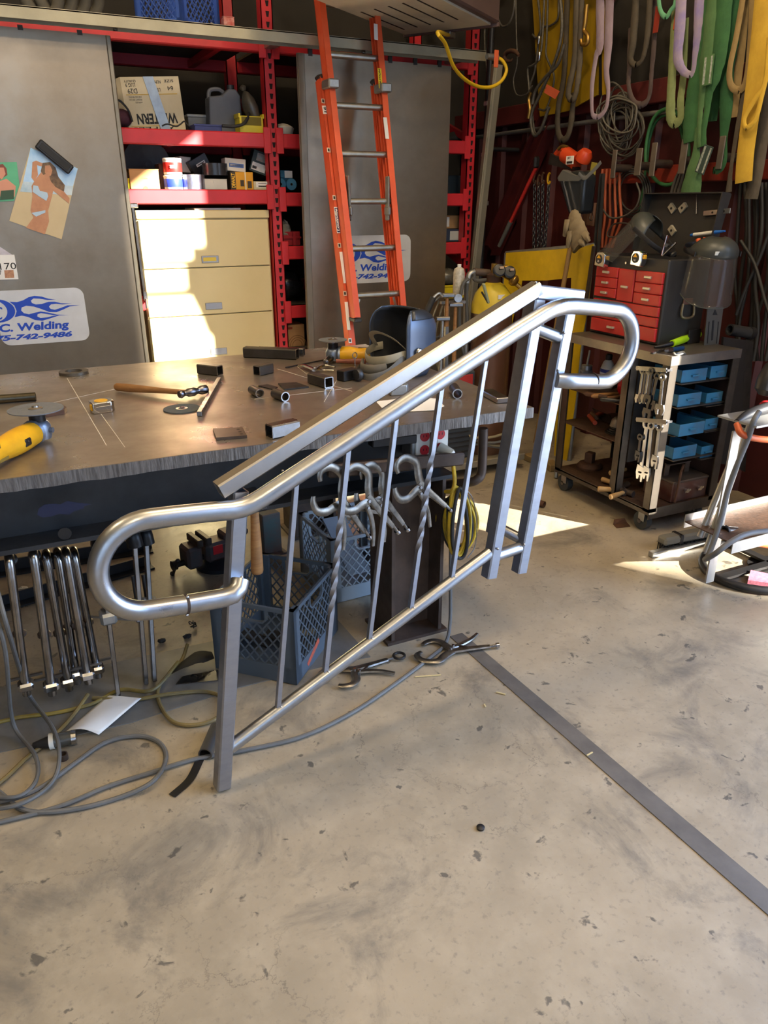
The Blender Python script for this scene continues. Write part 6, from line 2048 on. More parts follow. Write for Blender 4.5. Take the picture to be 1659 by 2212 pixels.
for k, (x, y, lab) in enumerate(((418, 1360, 'black wire knot on the floor left of the crate'), (405, 1378, 'small black lump below the wire knot'), (350, 1388, 'black lump right of the flat bar clamps'))):
    c = pz(x, y)
    rr = random.Random(k)
    if k == 0:
        pts = [c + V((rr.uniform(-.02, .02), rr.uniform(-.02, .02), rr.uniform(.004, .03))) for _ in range(10)]
        mb = MB().sweep(smooth(pts, 4), .002, 6)
    else:
        mb = MB().ball(c + V((0, 0, .008)), .012, 1.3, .9, .7, 10, 7)
        mb.v = [p + V((rr.uniform(-1, 1), rr.uniform(-1, 1), 0)) * .003 for p in mb.v]
    one(mb, 'wire_scrap', black_rubber, lab, 'scrap', 'black scraps on the floor')
c = pz(50, 1283)
rr = random.Random(3)
mb = MB().ball(c + V((0, 0, .014)), .022, 1.2, 1, .6, 12, 8)
mb.v = [p + V((rr.uniform(-1, 1), rr.uniform(-1, 1), rr.uniform(0, 1))) * .005 for p in mb.v]
one(mb, 'crumpled_tissue', white_paper, 'crumpled white tissue on the floor behind the clamps', 'tissue')
# litter on the open floor
for (x0, y0, x1, y1, lab) in ((897, 1462, 952, 1458, 'thin straw lying below the shiny floor clamp'), (1046, 1521, 1049, 1527, 'short pale stick on open floor'), (1072, 1495, 1092, 1500, 'curled straw by the dark floor strip'), (1268, 1632, 1280, 1625, 'white chip on the dark floor strip')):
    one(MB().bar(pz(x0, y0, .0035), pz(x1, y1, .0035), .004, .003), 'straw', M('straw', '#c9b684', .8), lab, 'straw', 'straws on the floor')
c = pz(1038, 1790)
one(MB().lathe([(.010, .0005), (.011, .006), (.006, .009)], c, n=14), 'bottle_cap', dark_steel, 'small dark cap lying alone on the open floor', 'cap')
# ---------------------------------------------------------------- steel tool cart at the right wall
KX0, KX1, KY0, KY1, KZ = 2.60, 3.04, 2.42, 3.14, .872
cart = thing('tool_cart', 'brown steel tool cart on casters below the toolbox', 'tool cart', (2.82, 2.78, 0))
ang = M('cart_steel', '#5f5850', .42, .75, '#3d3833', 8, .7, .08, rvar=.1)
build(MB().bb(KX0, KX1, KY0, KY1, KZ - .008, KZ), 'cart_top', M('cart_top_steel', '#6d655b', .45, .6, '#4a443d', 6, .7, .06), cart)
build(MB().bb(KX0 - .004, KX0, KY0, KY1, KZ - .042, KZ + .001, .001), 'top_lip', M('lip_steel', '#8d867b', .38, .8, '#5f5b62', 7, .7), cart)
build(MB().bb(KX0 - .004, KX1, KY0 - .004, KY0, KZ - .042, KZ + .001, .001), 'top_lip', MATS['lip_steel'], cart)
for (x, y, sx, sy) in ((KX0, KY0, 1, 1), (KX1, KY0, -1, 1), (KX0, KY1, 1, -1), (KX1, KY1, -1, -1), (KX0, 2.66, 1, 1)):
    build(MB().bb(x, x + sx * .005, y, y + sy * .045, .12, KZ - .01).bb(x, x + sx * .045, y, y + sy * .005, .12, KZ - .01), 'leg', ang, cart)
build(MB().bb(KX0, KX1, KY0, KY1, .125, .131), 'bottom_shelf', M('expanded_steel', '#5c4334', .6, .5, '#33261e', 60, .8, .5), cart)
build(MB().bb(KX0, KX1, KY0, KY0 + .004, .085, .14), 'shelf_lip', ang, cart)
build(MB().bb(KX0, KX0 + .004, KY0, KY1, .105, .135), 'shelf_lip', ang, cart)
z1, z2 = px(1330, 868, KX0 + .03).z, px(1290, 935, KX0 + .03).z
for z in (z1, z2):
    build(MB().bb(KX0 + .01, KX1 - .02, 2.71, KY1, z - .004, z), 'wire_shelf', MATS['expanded_steel'], cart)
build(MB().bb(KX0 + .05, KX1 - .01, 2.655, 2.66, .30, KZ - .01), 'divider_sheet', dark_steel, cart)
build(MB().bb(KX1 - .02, KX1 - .015, KY0 + .02, KY1, .14, KZ - .01), 'back_sheet', M('cart_back', '#2a1918', .7), cart)
for (x, y) in ((KX0 + .05, KY0 + .06), (KX1 - .05, KY0 + .06), (KX0 + .05, KY1 - .06), (KX1 - .05, KY1 - .06)):
    cs = build(MB().box((x, y, .122), (.08, .07, .006), 0, .001).box((x - .022, y + .01, .085), (.004, .04, .07)).box((x + .022, y + .01, .085), (.004, .04, .07)), 'caster', galv, cart)
    build(MB().cyl((x - .017, y + .02, .046), (x + .017, y + .02, .046), .0455, n=24), 'wheel', M('caster_rubber', '#34393a', .6), cs)
    build(MB().cyl((x - .024, y + .02, .046), (x + .024, y + .02, .046), .012, n=12), 'axle', steel, cs)
# blue bins in the cart side
blue = M('bin_blue', '#2f7299', .5, .1, '#5a4a3c', 9, .55, .05, lo=.5, hi=.72)
rects = [((1471, 796, 1529, 825), 'upper left blue drawer bin in the cart side'), ((1533, 789, 1581, 816), 'upper right blue drawer bin in the cart side'),
         ((1463, 850, 1516, 877), 'second-row left blue drawer bin'), ((1524, 844, 1577, 873), 'second-row right blue drawer bin'),
         ((1466, 908, 1524, 940), 'third-row left blue bin pulled out furthest'), ((1521, 899, 1570, 928), 'third-row right blue drawer bin'),
         ((1453, 961, 1506, 989), 'lowest left blue drawer bin'), ((1513, 954, 1565, 986), 'lowest right blue drawer bin')]
for (r4, lab) in rects:
    Yf = KY0 + (.0 if 'furthest' in lab else .035)
    a, b = py(r4[0], r4[3], Yf), py(r4[2], r4[1], Yf)
    zb, zt_ = a.z, b.z
    zb = (py((r4[0] + r4[2]) / 2, r4[3] - 1, Yf).z)
    zt_ = zb + .058
    x0, x1 = a.x, min(b.x, KX1 - .03)
    t = thing('drawer_bin', lab, 'drawer bin', ((x0 + x1) / 2, Yf + .08, zb), group='blue drawer bins in the cart')
    build(MB().bb(x0, x1, Yf, Yf + .004, zb, zt_, .001), 'front', blue, t)
    build(MB().bb(x0, x1, Yf + .004, Yf + .17, zb, zb + .003), 'floor', blue, t)
    build(MB().bb(x0, x0 + .003, Yf + .004, Yf + .17, zb, zt_), 'side', blue, t)
    build(MB().bb(x1 - .003, x1, Yf + .004, Yf + .17, zb, zt_), 'side', blue, t)
    build(MB().bar(((x0 + x1) / 2 - .022, Yf - .006, zb + .03), ((x0 + x1) / 2 + .022, Yf - .006, zb + .03), .010, .006), 'pull', blue, t)
    build(MB().bb(x0 - .01, KX1 - .02 if x1 > 2.8 else x1 + .01, KY0 + .02, KY0 + .2, zb - .005, zb - .001), 'bin_runner', ang, cart)


# wrenches hanging on the long side
def wrench(label, x0, y0, x1, y1, w, mat, adj=False, X=KX0 - .006, grp='wrenches hung on the cart'):
    top, bot = px(x0, y0, X), px(x1, y1, X)
    d = (bot - top).normalized()
    s = d.cross(V((1, 0, 0))).normalized()
    t = thing('adjustable_wrench' if adj else 'combination_wrench', label, 'wrench', bot, group=grp)
    ln = (bot - top).length
    n_ = V((-1, 0, 0))
    k = w / 345.0
    build(MB().obox(top + d * (ln * .45), d, s, n_, (ln * .72, k * .45, .006), .002), 'shank', mat, t)
    build(MB().pipe(top + d * .01 - n_ * .004, top + d * .01 + n_ * .004, k * .5, k * .26, 14), 'ring_end', mat, t)
    hd = top + d * (ln * .88)
    if adj:
        build(MB().prism([(-.6, -.75), (.5, -.6), (.62, .1), (.48, .95), (.22, .98), (.16, .3), (-.08, .3), (-.2, .75), (-.52, .8), (-.75, .1)], hd - n_ * .005, s * k * .72, d * (k * .95), n_ * .010), 'jaw_head', mat, t)
        build(MB().cyl(hd - s * k * .15 + n_ * .006, hd + s * k * .15 + n_ * .006, .004, n=8), 'knurl', dark_steel, t)
    else:
        build(MB().prism([(-.6, -.5), (.6, -.5), (.75, .2), (.5, .8), (.25, .75), (.25, .1), (-.25, .1), (-.25, .75), (-.5, .8), (-.75, .2)], hd - n_ * .004, s * k, d * k, n_ * .008), 'open_end', mat, t)
    return t


for k, (x0, x1, m_, lab) in enumerate(((1389, 1379, chrome, 'leftmost bright combination wrench on the upper rack'), (1396, 1386, M('dark_chrome', '#5d5d60', .25, 1.0), 'second dark combination wrench on the upper rack'), (1402, 1392, chrome, 'third combination wrench on the upper rack'), (1408, 1398, MATS['dark_chrome'], 'fourth dark combination wrench on the upper rack'))):
    wrench(lab, x0, 797, x1, 868, 11, m_, X=KX0 - .006 - .006 * k)
for k, (x0, y0, x1, y1, lab) in enumerate(((1412, 805, 1396, 902, 'long dark wrench hanging right of the bright row'), (1421, 808, 1405, 880, 'black wrench loop, second of the dark pair'), (1432, 810, 1424, 892, 'dark wrench with chrome ring nearest the cart leg'))):
    wrench(lab, x0, y0, x1, y1, 13, MATS['dark_chrome'] if k < 2 else steel, X=KX0 - .012 - .006 * k)
for k, (x0, y0, x1, y1, w, lab) in enumerate(((1398, 912, 1382, 1034, 17, 'largest adjustable wrench on the lower rack'), (1408, 915, 1396, 1035, 15, 'adjustable wrench behind the largest one'), (1425, 918, 1414, 1006, 14, 'smaller adjustable wrench nearest the cart leg'), (1384, 940, 1378, 990, 12, 'short dark adjustable wrench at left of the lower rack'))):
    wrench(lab, x0, y0, x1, y1, w, chrome if k != 3 else MATS['dark_chrome'], True, KX0 - .008 - .008 * (k % 2))
for (ya, yb_) in ((795, 800), (906, 912)):
    p0, p1 = px(1375, ya, KX0 - .02), px(1440, yb_, KX0 - .02)
    build(MB().bar(p0, p1, .006, .02), 'wrench_rack', steel, cart)
    build(MB().bar(p0, p0 + V((.03, 0, 0)), .01, .01).bar(p1, p1 + V((.03, 0, 0)), .01, .01), 'rack_bracket', steel, cart)

# things on the cart shelves
def mallet(label, x0, y0, x1, y1, z, wd=wood, head=True, r=.013, grp='wooden handled tools in the cart', hl=.09):
    a, b = pz(x0, y0, z), pz(x1, y1, z)
    t = thing('wooden_mallet', label, 'hammer', (a + b) / 2 - V((0, 0, r)), group=grp)
    build(MB().sweep([a + (b - a) * q for q in (0, .04, .4, .8, 1)], [r * .8, r * 1.15, r, r * .8, r * .8], 12, flat=.85, side=(0, 0, 1)), 'handle', wd, t)
    if head:
        d = (b - a).normalized()
        s = V((-d.y, d.x, 0))
        build(MB().cyl(b - s * (hl / 2), b + s * (hl / 2), .016, n=14), 'head', mill_brown, t)
    return t


ZB = .131
mallet('hammer with pale handle sticking out under the middle leg', 1318, 1074, 1352, 1062, ZB + .018, M('pale_wood', '#b08d5c', .6, 0, '#8a6a42', 12, .7), True)
mallet('hammer with pale handle end at the lower shelf front', 1291, 1056, 1345, 1058, ZB + .018, MATS['pale_wood'], True)
mallet('hammer with curved handle lying deeper on the lower shelf', 1317, 1022, 1352, 1014, ZB + .05, MATS['pale_wood'], False)
mallet('hatchet handle crossing the lower shelf', 1300, 1035, 1345, 1050, ZB + .02, MATS['pale_wood'], True)
c = pz(1272, 1010, ZB)
pn = thing('pipe_flange', 'rusty round pipe flange on the lower cart shelf', 'flange', c)
build(MB().lathe([(.068, .0005), (.07, .012), (.055, .03), (.03, .032)], c, n=24), 'flange', rusty, pn)
build(MB().box(c + V((0, 0, .06)), (.045, .045, .06), R(20), .004), 'neck', rusty, pn)
# middle shelf: trowel blade, grinding cups
c = pz(1303, 905, z2)
tz = thing('scraper_blade', 'shiny bent steel blade on the lower wire shelf', 'blade', pz(1302, 920, z2))
build(MB().obox(pz(1302, 918, z2) + V((0, 0, .045)), V((.3, -.9, -.2)).normalized(), V((-.6, 0, .8)), V((.3, -.9, -.2)).normalized().cross(V((-.6, 0, .8))), (.11, .075, .004)), 'blade', steel_bright, tz)
build(MB().cyl(pz(1302, 918, z2) + V((0, .05, .03)), pz(1302, 918, z2) + V((.05, .15, .02)), .014, n=12), 'handle', wood_dark, tz)
c = pz(1330, 935, z2)
cupg = thing('grinding_cup', 'stack of dark grinding discs on the lower wire shelf', 'grinding disc', c)
for k in range(4):
    build(MB().cyl(c + V((.003 * k, -.004 * k, .0005 + .009 * k)), c + V((.003 * k, -.004 * k, .008 + .009 * k)), .055 - .004 * k, n=24), 'disc', dark_steel if k % 2 else mill, cupg)
build(MB().lathe([(.035, .036), (.028, .07), (.012, .085)], c, n=16), 'cone_cup', M('cone_steel', '#7a6f64', .5, .6), cupg)
c = pz(1280, 915, z2)
rdh = MB().cyl(c + V((-.01, -.03, .012)), c + V((.06, .1, .012)), .012, n=14)
one(rdh, 'red_rod', M('red_rod', '#b8492c', .5, 0, '#8a331e', 9, .5), 'round red-ended rod on the lower wire shelf', 'rod')
# upper shelf: files, pliers, red bottle, spray bottle, jar
for k, (x0, y0, x1, y1, m_, lab) in enumerate(((1262, 850, 1312, 858, rusty, 'brown file handle at the upper shelf edge'), (1278, 856, 1335, 850, wood, 'wooden file handle on the upper shelf'), (1310, 862, 1350, 855, wood_dark, 'dark file handle on the upper shelf'), (1296, 862, 1340, 866, mill, 'dark rasp on the upper shelf'))):
    a, b = pz(x0, y0, z1 + .012), pz(x1, y1, z1 + .012)
    one(MB().sweep([a + (b - a) * q for q in (0, .1, .5, 1)], [.006, .012, .011, .007], 10), 'file_handle', m_, lab, 'file', 'files on the upper wire shelf')
c = pz(1350, 850, z1)
rb_ = thing('red_bottle', 'glossy red bottle with black cap on the cart shelf', 'bottle', c)
build(MB().lathe([(.035, .0005), (.042, .02), (.042, .05), (.025, .072), (.016, .076)], c, n=20), 'bottle', M('red_gloss', '#b01820', .12), rb_)
build(MB().cyl(c + V((0, 0, .076)), c + V((0, 0, .115)), .017, n=14), 'cap', black_plastic, rb_)
c = px(1308, 838, KX0 + .2)
c.z = z1
sp = thing('spray_bottle', 'white bottle with blue print standing in the cart', 'bottle', c)
build(MB().lathe([(.04, .0005), (.045, .01), (.045, .10), (.030, .135), (.016, .15)], c, n=20, sy=.7), 'bottle', white_plastic, sp)
build(MB().lathe([(.0455, .035), (.0457, .036), (.0457, .085), (.0455, .086)], c, n=20, sy=.7), 'label', M('label_pale', '#c9ccd8', .5), sp)
for zz, hz in ((.092, .018), (.068, .008), (.052, .014)):
    build(MB().lathe([(.0459, zz - hz / 2), (.0461, zz - hz / 2 + .001), (.0461, zz + hz / 2 - .001), (.0459, zz + hz / 2)], c, n=20, sy=.7), 'blue_print', M('label_ink', '#26337f', .5), sp)
build(MB().lathe([(.016, .148), (.018, .152), (.018, .175), (.012, .18)], c, n=14), 'cap', black_plastic, sp)
c = px(1264, 826, KX0 + .2)
c.z = z1
jr = thing('grease_jar', 'grey capped jar at the far left of the cart shelf', 'jar', c)
build(MB().lathe([(.032, .0005), (.034, .005), (.034, .06), (.028, .066)], c, n=18), 'jar', grey_plastic, jr)
build(MB().cyl(c + V((0, 0, .066)), c + V((0, 0, .09)), .03, n=18), 'lid', galv, jr)
build(MB().cyl(c + V((0, 0, .09)), c + V((.01, 0, .17)), .006, n=8), 'spout', galv, jr)
# red metal toolbox with carry handle on the bottom shelf
a, b = py(1441, 1108, KY0 + .05), py(1528, 1100, KY0 + .05)
mt = thing('metal_box', 'rusty red metal box with latches on the lower cart shelf', 'metal box', ((a.x + b.x) / 2, KY0 + .15, ZB))
bx = M('rust_red_box', '#5c3129', .5, .4, '#6e6258', 7, .8, .06)
x0, x1 = a.x - .01, min(b.x, KX1 - .035)
build(MB().bb(x0, x1, KY0 + .03, KY0 + .22, ZB + .0005, ZB + .105, .004), 'box', bx, mt)
build(MB().bb(x0 - .003, x1 + .003, KY0 + .027, KY0 + .223, ZB + .10, ZB + .112, .003), 'lid', M('box_lid', '#6b5f56', .45, .6, '#4d443d', 7, .7), mt)
hy = KY0 + .12
build(MB().bar((x0 + .04, hy, ZB + .11), (x0 + .04, hy, ZB + .17), .03, .005).bar((x1 - .06, hy, ZB + .11), (x1 - .06, hy, ZB + .17), .03, .005).bar((x0 + .035, hy, ZB + .17), (x1 - .055, hy, ZB + .17), .03, .005), 'carry_handle', MATS['box_lid'], mt)
for fx in (.35, .72):
    xx = x0 + (x1 - x0) * fx
    build(MB().cyl((xx, KY0 + .028, ZB + .06), (xx, KY0 + .008, ZB + .06), .011, n=12).bar((xx - .018, KY0 + .01, ZB + .055), (xx + .018, KY0 + .01, ZB + .065), .006, .010), 'latch', chrome, mt)
build(MB().cyl((2.78, KY0 + .015, .14), (2.79, KY0 + .015, .30), .006, n=8).cyl((2.79, KY0 + .015, .30), (2.85, KY0 + .06, .31), .006, n=8), 'bent_rod', rusty, cart)
for k, (x, lab) in enumerate(((1539, 'grey plate leaning at the right end of the lower cart shelf'),)):
    one(MB().slab([py(x - 4, 1040, KY0 + .16), py(x + 10, 1050, KY0 + .16), py(x + 8, 1105, KY0 + .16), py(x - 6, 1100, KY0 + .16)], (0, .006, 0)), 'leaning_plate', galv, lab, 'steel plate')

# ---------------------------------------------------------------- toolbox with red drawers on the cart
BX = 2.735
A_, B_, C_, D_ = px(1286, 553, BX), px(1441, 556, BX), px(1426, 742, BX), px(1271, 720, BX)
BYl, BYr = (A_.y + D_.y) / 2, (B_.y + C_.y) / 2
BZ1 = (A_.z + B_.z) / 2
BZ0 = KZ + .001
BD = .27
tbx = thing('toolbox', 'black steel toolbox with red drawers and raised lid', 'toolbox', (BX + BD / 2, (BYl + BYr) / 2, KZ))
bk = M('toolbox_black', '#2e2d2c', .48, .2, '#3d3a36', 10, .5, .05)
build(MB().bb(BX + .004, BX + BD, BYr, BYl, BZ0, BZ1, .006), 'case', bk, tbx)


def Fq(u, v, dx=0.0):
    return V((BX - dx, BYl + (BYr - BYl) * u, BZ1 + (BZ0 - BZ1) * v))


bright_red = M('drawer_red', '#c02a28', .35, 0, '#8f1c1b', 7, .6, .03)
cells = [(.045, .365, .145, .27), (.045, .365, .275, .40), (.045, .365, .405, .52), (.38, .60, .15, .535), (.615, .965, .15, .28), (.615, .965, .285, .405), (.615, .965, .41, .54),
         (.045, .965, .55, .665), (.045, .965, .675, .79), (.045, .965, .80, .965)]
for i, (u0, u1, v0, v1) in enumerate(cells):
    p, q = Fq(u0, v1), Fq(u1, v0)
    dr = build(MB().bb(BX - .008, BX + .01, min(p.y, q.y), max(p.y, q.y), p.z, q.z, .003), 'drawer', bright_red, tbx)
    um = (u0 + u1) / 2
    vm_ = (v0 + v1) / 2 if i != 3 else .36
    c = Fq(um if i < 7 else .36, vm_, .016)
    hw = .045 if i < 7 else .05
    build(MB().box(c, (.006, hw, .012), 0, .002).box(c + V((.006, hw / 2 - .004, 0)), (.014, .006, .010)).box(c + V((.006, -hw / 2 + .004, 0)), (.014, .006, .010)), 'handle', M('handle_alloy', '#c9c2b4', .35, .7), dr)
c = Fq(.70, .865, .0092)
build(MB().box(c, (.002, .062, .02), 0, .0005), 'name_plate', M('nameplate', '#c9c0b4', .4, .5), tbx)
for q, hq in ((.024, .010), (.016, .008), (-.006, .006), (-.014, .007), (-.022, .004)):
    build(MB().box(c + V((-.0012, q, .002)), (.001, .003, hq)), 'worn_letter', ink, tbx)
build(MB().cyl(Fq(.46, .075, .0), Fq(.46, .075, .008), .006, n=10), 'lock', steel_bright, tbx)
# side carry handle on the near face
hc_ = V((BX + .15, BYr - .012, BZ0 + .17))
build(MB().box(hc_ + V((0, .006, .028)), (.06, .01, .03), 0, .004), 'handle_mount', M('leather_brown', '#5d4238', .6), tbx)
build(MB().sweep(smooth([hc_ + V((-.035, 0, .02)), hc_ + V((-.04, -.004, -.03)), hc_ + V((-.02, -.008, -.045)), hc_ + V((.02, -.008, -.045)), hc_ + V((.04, -.004, -.03)), hc_ + V((.035, 0, .02))], 5), .006, 8), 'side_handle', M('handle_brass', '#8d7f63', .4, .8), tbx)
# raised lid
LX = BX + BD - .005
l0, l1, l2, l3 = px(1418, 428, LX + .05), px(1592, 410, LX + .05), px(1572, 560, LX), px(1412, 545, LX)
lzt = px(1500, 420, LX + .05).z
build(MB().slab([V((LX + .005, BYl, BZ1)), V((LX + .005, BYr, BZ1)), V((LX + .06, BYr, lzt)), V((LX + .06, BYl, lzt))], (.006, 0, 0)), 'lid_panel', bk, tbx)
for yy in (BYl, BYr):
    build(MB().slab([V((LX - .03, yy, BZ1 + .02)), V((LX + .005, yy, BZ1)), V((LX + .06, yy, lzt)), V((LX + .005, yy, lzt + .004))], (0, .005 if yy == BYr else -.005, 0)), 'lid_side', bk, tbx)
build(MB().slab([V((LX + .005, BYl, lzt + .004)), V((LX + .06, BYl, lzt)), V((LX + .06, BYr, lzt)), V((LX + .005, BYr, lzt + .004))], (0, 0, .005)), 'lid_top', bk, tbx)
build(MB().bb(BX + .012, BX + BD - .012, BYr + .012, BYl - .012, BZ1 - .002, BZ1 + .001), 'tray', black_metal, tbx)


def onlid(x, y, off=.012):
    # point on the slanted lid panel
    best = px(x, y, LX + .03)
    k = (best.z - BZ1) / (lzt - BZ1)
    return px(x, y, LX + .005 + .055 * k - off)


MG = 'magnets and tools stuck in the toolbox lid'
for k, (x, y, sg, lab) in enumerate(((1450, 450, 1, 'left arrow-shaped magnet stuck in the toolbox lid'), (1473, 449, -1, 'right arrow-shaped magnet stuck in the toolbox lid'), (1450, 498, 1, 'pale angle magnet low in the toolbox lid'))):
    c = onlid(x, y)
    t = thing('angle_magnet', lab, 'magnet', c, group=MG)
    s_ = .026
    build(MB().prism([(-1, .2), (-.3, 1), (1, -.1), (.2, -1), (-.5, -.3)], c, V((0, -s_ * sg, 0)), V((0, 0, s_)), (.014, 0, 0)), 'plate', M('magnet_beige', '#a8a08c', .5, .2, '#8a8270', 9, .5), t)
    build(MB().cyl(c + V((-.002, 0, 0)), c + V((.004, 0, 0)), .006, n=10), 'hole', dark_steel, t)
a, b = onlid(1520, 461), onlid(1578, 455)
t = thing('alloy_gauge', 'silver slotted strip stuck in the toolbox lid', 'gauge', (a + b) / 2, group=MG)
build(MB().bar(a, b, .006, .022, (0, 0, 1), .001), 'strip', alu, t)
for q in (.35, .62, .78):
    p = a + (b - a) * q
    build(MB().cyl(p + V((-.0042, 0, 0)), p + V((-.002, 0, 0)), .005, n=10), 'hole', dark_steel, t)
a, b = onlid(1492, 508, .03), onlid(1566, 499, .03)
t = thing('marker_pen', 'white and blue marker leaning on the toolbox lid', 'pen', (a + b) / 2, group=MG)
d = b - a
build(MB().cyl(a + d * .1, a + d * .72, .0085, n=12), 'barrel', white_plastic, t)
build(MB().cyl(a + d * .72, b, .009, .004, 12), 'cap', M('pen_blue', '#1f62b8', .4), t)
build(MB().cyl(a, a + d * .1, .006, .0085, 12), 'end', MATS['pen_blue'], t)
one(MB().cyl(onlid(1505, 420, .01), onlid(1504, 462, .01), .0025, n=8), 'steel_scribe', steel, 'thin scribe hanging in the toolbox lid', 'scribe', MG)


# face shields
def clear(nm, col, alpha, rough=.08):
    m = M(nm, col, rough)
    m.node_tree.nodes['Principled BSDF'].inputs['Alpha'].default_value = alpha
    return m


visor_m = clear('smoky_visor', '#5d5a54', .22)
crown_m = M('shield_crown', '#3a3d3a', .4, 0, '#2c2f2c', 6, .5)


def face_shield(label, loc, rz, tilt, s=1.0, roll=0.0):
    rot = Matrix.Rotation(rz, 4, 'Z') @ Matrix.Rotation(tilt, 4, 'Y') @ Matrix.Rotation(roll, 4, 'X')
    t = thing('face_shield', label, 'face shield', loc, rot=rot.to_euler(), group='clear face shields at the toolbox')
    MW[t.name] = Matrix.Translation(V(loc)) @ rot
    g = L(t)

    def cr(u, v):
        th = R(-95 + 190 * u)
        k = math.sqrt(max(.03, 1 - (v * .97) ** 2))
        return V((.12 * s * math.cos(th) * k + .03 * s * v, .10 * s * math.sin(th) * k, .075 * s * v))
    g.part('crown', crown_m, lambda mb: mb.grid(cr, 22, 8), solid=.004, smooth_angle=60)

    def vi(u, v):
        th = R(-82 + 164 * u)
        r_ = 1 + .10 * v
        e = .20 * s * (1 - .18 * (abs(2 * u - 1)) ** 3)
        return V((.122 * s * math.cos(th) * r_ + .01 * v, .102 * s * math.sin(th) * r_, .006 - e * v))
    g.part('visor', visor_m, lambda mb: mb.grid(vi, 22, 8), solid=.0016, smooth_angle=60)
    rim = [vi(u / 24, 1.0) for u in range(25)]
    g.part('visor_rim', crown_m, lambda mb: mb.sweep([vi(u / 24, 1.0) for u in range(25)], .0022, 6))
    g.part('headband', black_plastic, lambda mb: mb.sweep(smooth([(.06 * s, -.098 * s, .01), (-.04 * s, -.10 * s, .012), (-.11 * s, -.06 * s, .014), (-.13 * s, 0, .014), (-.11 * s, .06 * s, .014), (-.04 * s, .10 * s, .012), (.06 * s, .098 * s, .01)], 6), .012, 8, flat=.15, side=(0, 0, 1)))
    g.part('ratchet', black_plastic, lambda mb: mb.lathe([(.02, 0), (.022, .008), (.014, .018)], (-.132 * s, 0, .014), (-1, 0, 0), 12))
    return t, g


bt = px(1385, 532, BX + .12)
face_shield('clear face shield resting on top of the toolbox', (BX + .125, px(1400, 535, BX + .12).y, BZ1 + .085), R(112), R(-38), 1.05)
hp_ = py(1545, 548, BYr - .09)
t, g = face_shield('clear face shield hanging on the toolbox side', (hp_.x - .01, BYr - .075, hp_.z), R(-112), R(8), 1.08)
g.part('emblem', M('shield_emblem', '#c9cbc6', .5), lambda mb: mb.box((.128, -.03, .026), (.003, .034, .016), 0, .001))
# two tape measures on the toolbox front edge, spring clamps
for (x, y, lab) in ((1305, 562, 'tape measure on the toolbox edge, left one'), (1384, 560, 'tape measure on the toolbox edge, right one')):
    c = px(x, y, BX - .012)
    t = thing('tape_measure', lab, 'tape measure', c, group='tape measures')
    gf = [(-.036, -.03), (.03, -.036), (.036, -.01), (.034, .024), (.014, .036), (-.022, .034), (-.034, .012)]
    build(MB().prism(gf, c + V((-.03, 0, .004)), (0, -1, 0), (0, 0, 1), (.034, 0, 0)), 'case', chrome, t, bevel=.003)
    build(MB().cyl(c + V((-.0325, .004, .006)), c + V((-.029, .004, .006)), .022, n=20), 'face', black_plastic, t)
    build(MB().prism([(-.014, 0), (.014, 0), (0, .016)], c + V((-.0335, .004, .010)), (0, -1, 0), (0, 0, 1), (.002, 0, 0)), 'yellow_badge', yellow_paint, t)
    build(MB().text('35' if x < 1340 else '16', c + V((-.0338, .010, -.008)), (0, -1, 0), (0, 0, 1), .012, .010, 0, .02), 'length_mark', white_paper, t)
    build(MB().box(c + V((-.012, -.038, .012)), (.018, .01, .02), 0, .003), 'yellow_lock', yellow_paint, t)
    build(MB().bar(c + V((.0, 0, -.005)), c + V((.03, 0, .012)), .03, .003), 'belt_clip', steel, t)
sc = px(1440, 540, BX + .02)
t = thing('spring_clamp', 'silver spring clamp standing on the toolbox edge', 'clamp', V((sc.x, sc.y, BZ1)))
b0 = px(1431, 553, BX + .01)
for (x, y) in ((1443, 508), (1461, 524)):
    build(MB().bar(b0, px(x, y, BX + .02), .016, .006, bev=.002), 'arm', steel_bright, t)
build(MB().cyl(px(1439, 530, BX) , px(1443, 530, BX + .03), .008, n=10), 'spring', steel, t)
oc_ = px(1515, 530, BX + .14)
t = thing('spring_clamp', 'spring clamp with two orange tips in the toolbox', 'clamp', V((oc_.x, oc_.y, BZ1)))
for (x0, y0, x1, y1) in ((1508, 516, 1511, 533), (1524, 514, 1518, 530)):
    build(MB().cyl(px(x0, y0, BX + .14), px(x1, y1, BX + .14), .011, .008, n=12), 'orange_tip', M('orange_tip', '#d9622f', .45), t)
    build(MB().cyl(px(x1, y1, BX + .14), V((oc_.x, oc_.y, BZ1 + .002)), .005, n=8), 'arm', steel, t)
# things on the cart top in front of the toolbox
gr = thing('screwdriver', 'lime green handled tool lying on the cart top', 'screwdriver', pz(1475, 730, KZ))
a, b = pz(1452, 742, KZ + .020), pz(1508, 722, KZ + .030)
build(MB().sweep(smooth([a, a + (b - a) * .35, a + (b - a) * .7, b], 4), [.016, .018, .015, .019], 14), 'handle', M('lime_plastic', '#a6d61e', .35), gr)
build(MB().sweep(smooth([a, pz(1432, 747, KZ + .012), pz(1413, 750, KZ + .006)], 4), [.012, .009, .005], 10), 'jaw', black_metal, gr)
c = pz(1497, 742, KZ)
bx_ = thing('steel_angle_block', 'dark steel plate standing on the cart corner', 'steel plate', c)
build(MB().box(c + V((0, 0, .034)), (.085, .006, .066), R(4), .001), 'plate', mill, bx_)
build(MB().box(c + V((0, .022, .003)), (.085, .04, .006), R(4), .001), 'foot', mill, bx_)
t = thing('blue_flashlight', 'small blue torch lying on the cart top', 'torch', pz(1455, 757, KZ))
a, b = pz(1440, 757, KZ + .012), pz(1475, 752, KZ + .012)
build(MB().cyl(a + (b - a) * .3, b, .0105, n=14), 'barrel', M('anodised_blue', '#3b6ca8', .3, .8), t)
build(MB().cyl(a, a + (b - a) * .3, .012, n=14), 'head', steel_bright, t)
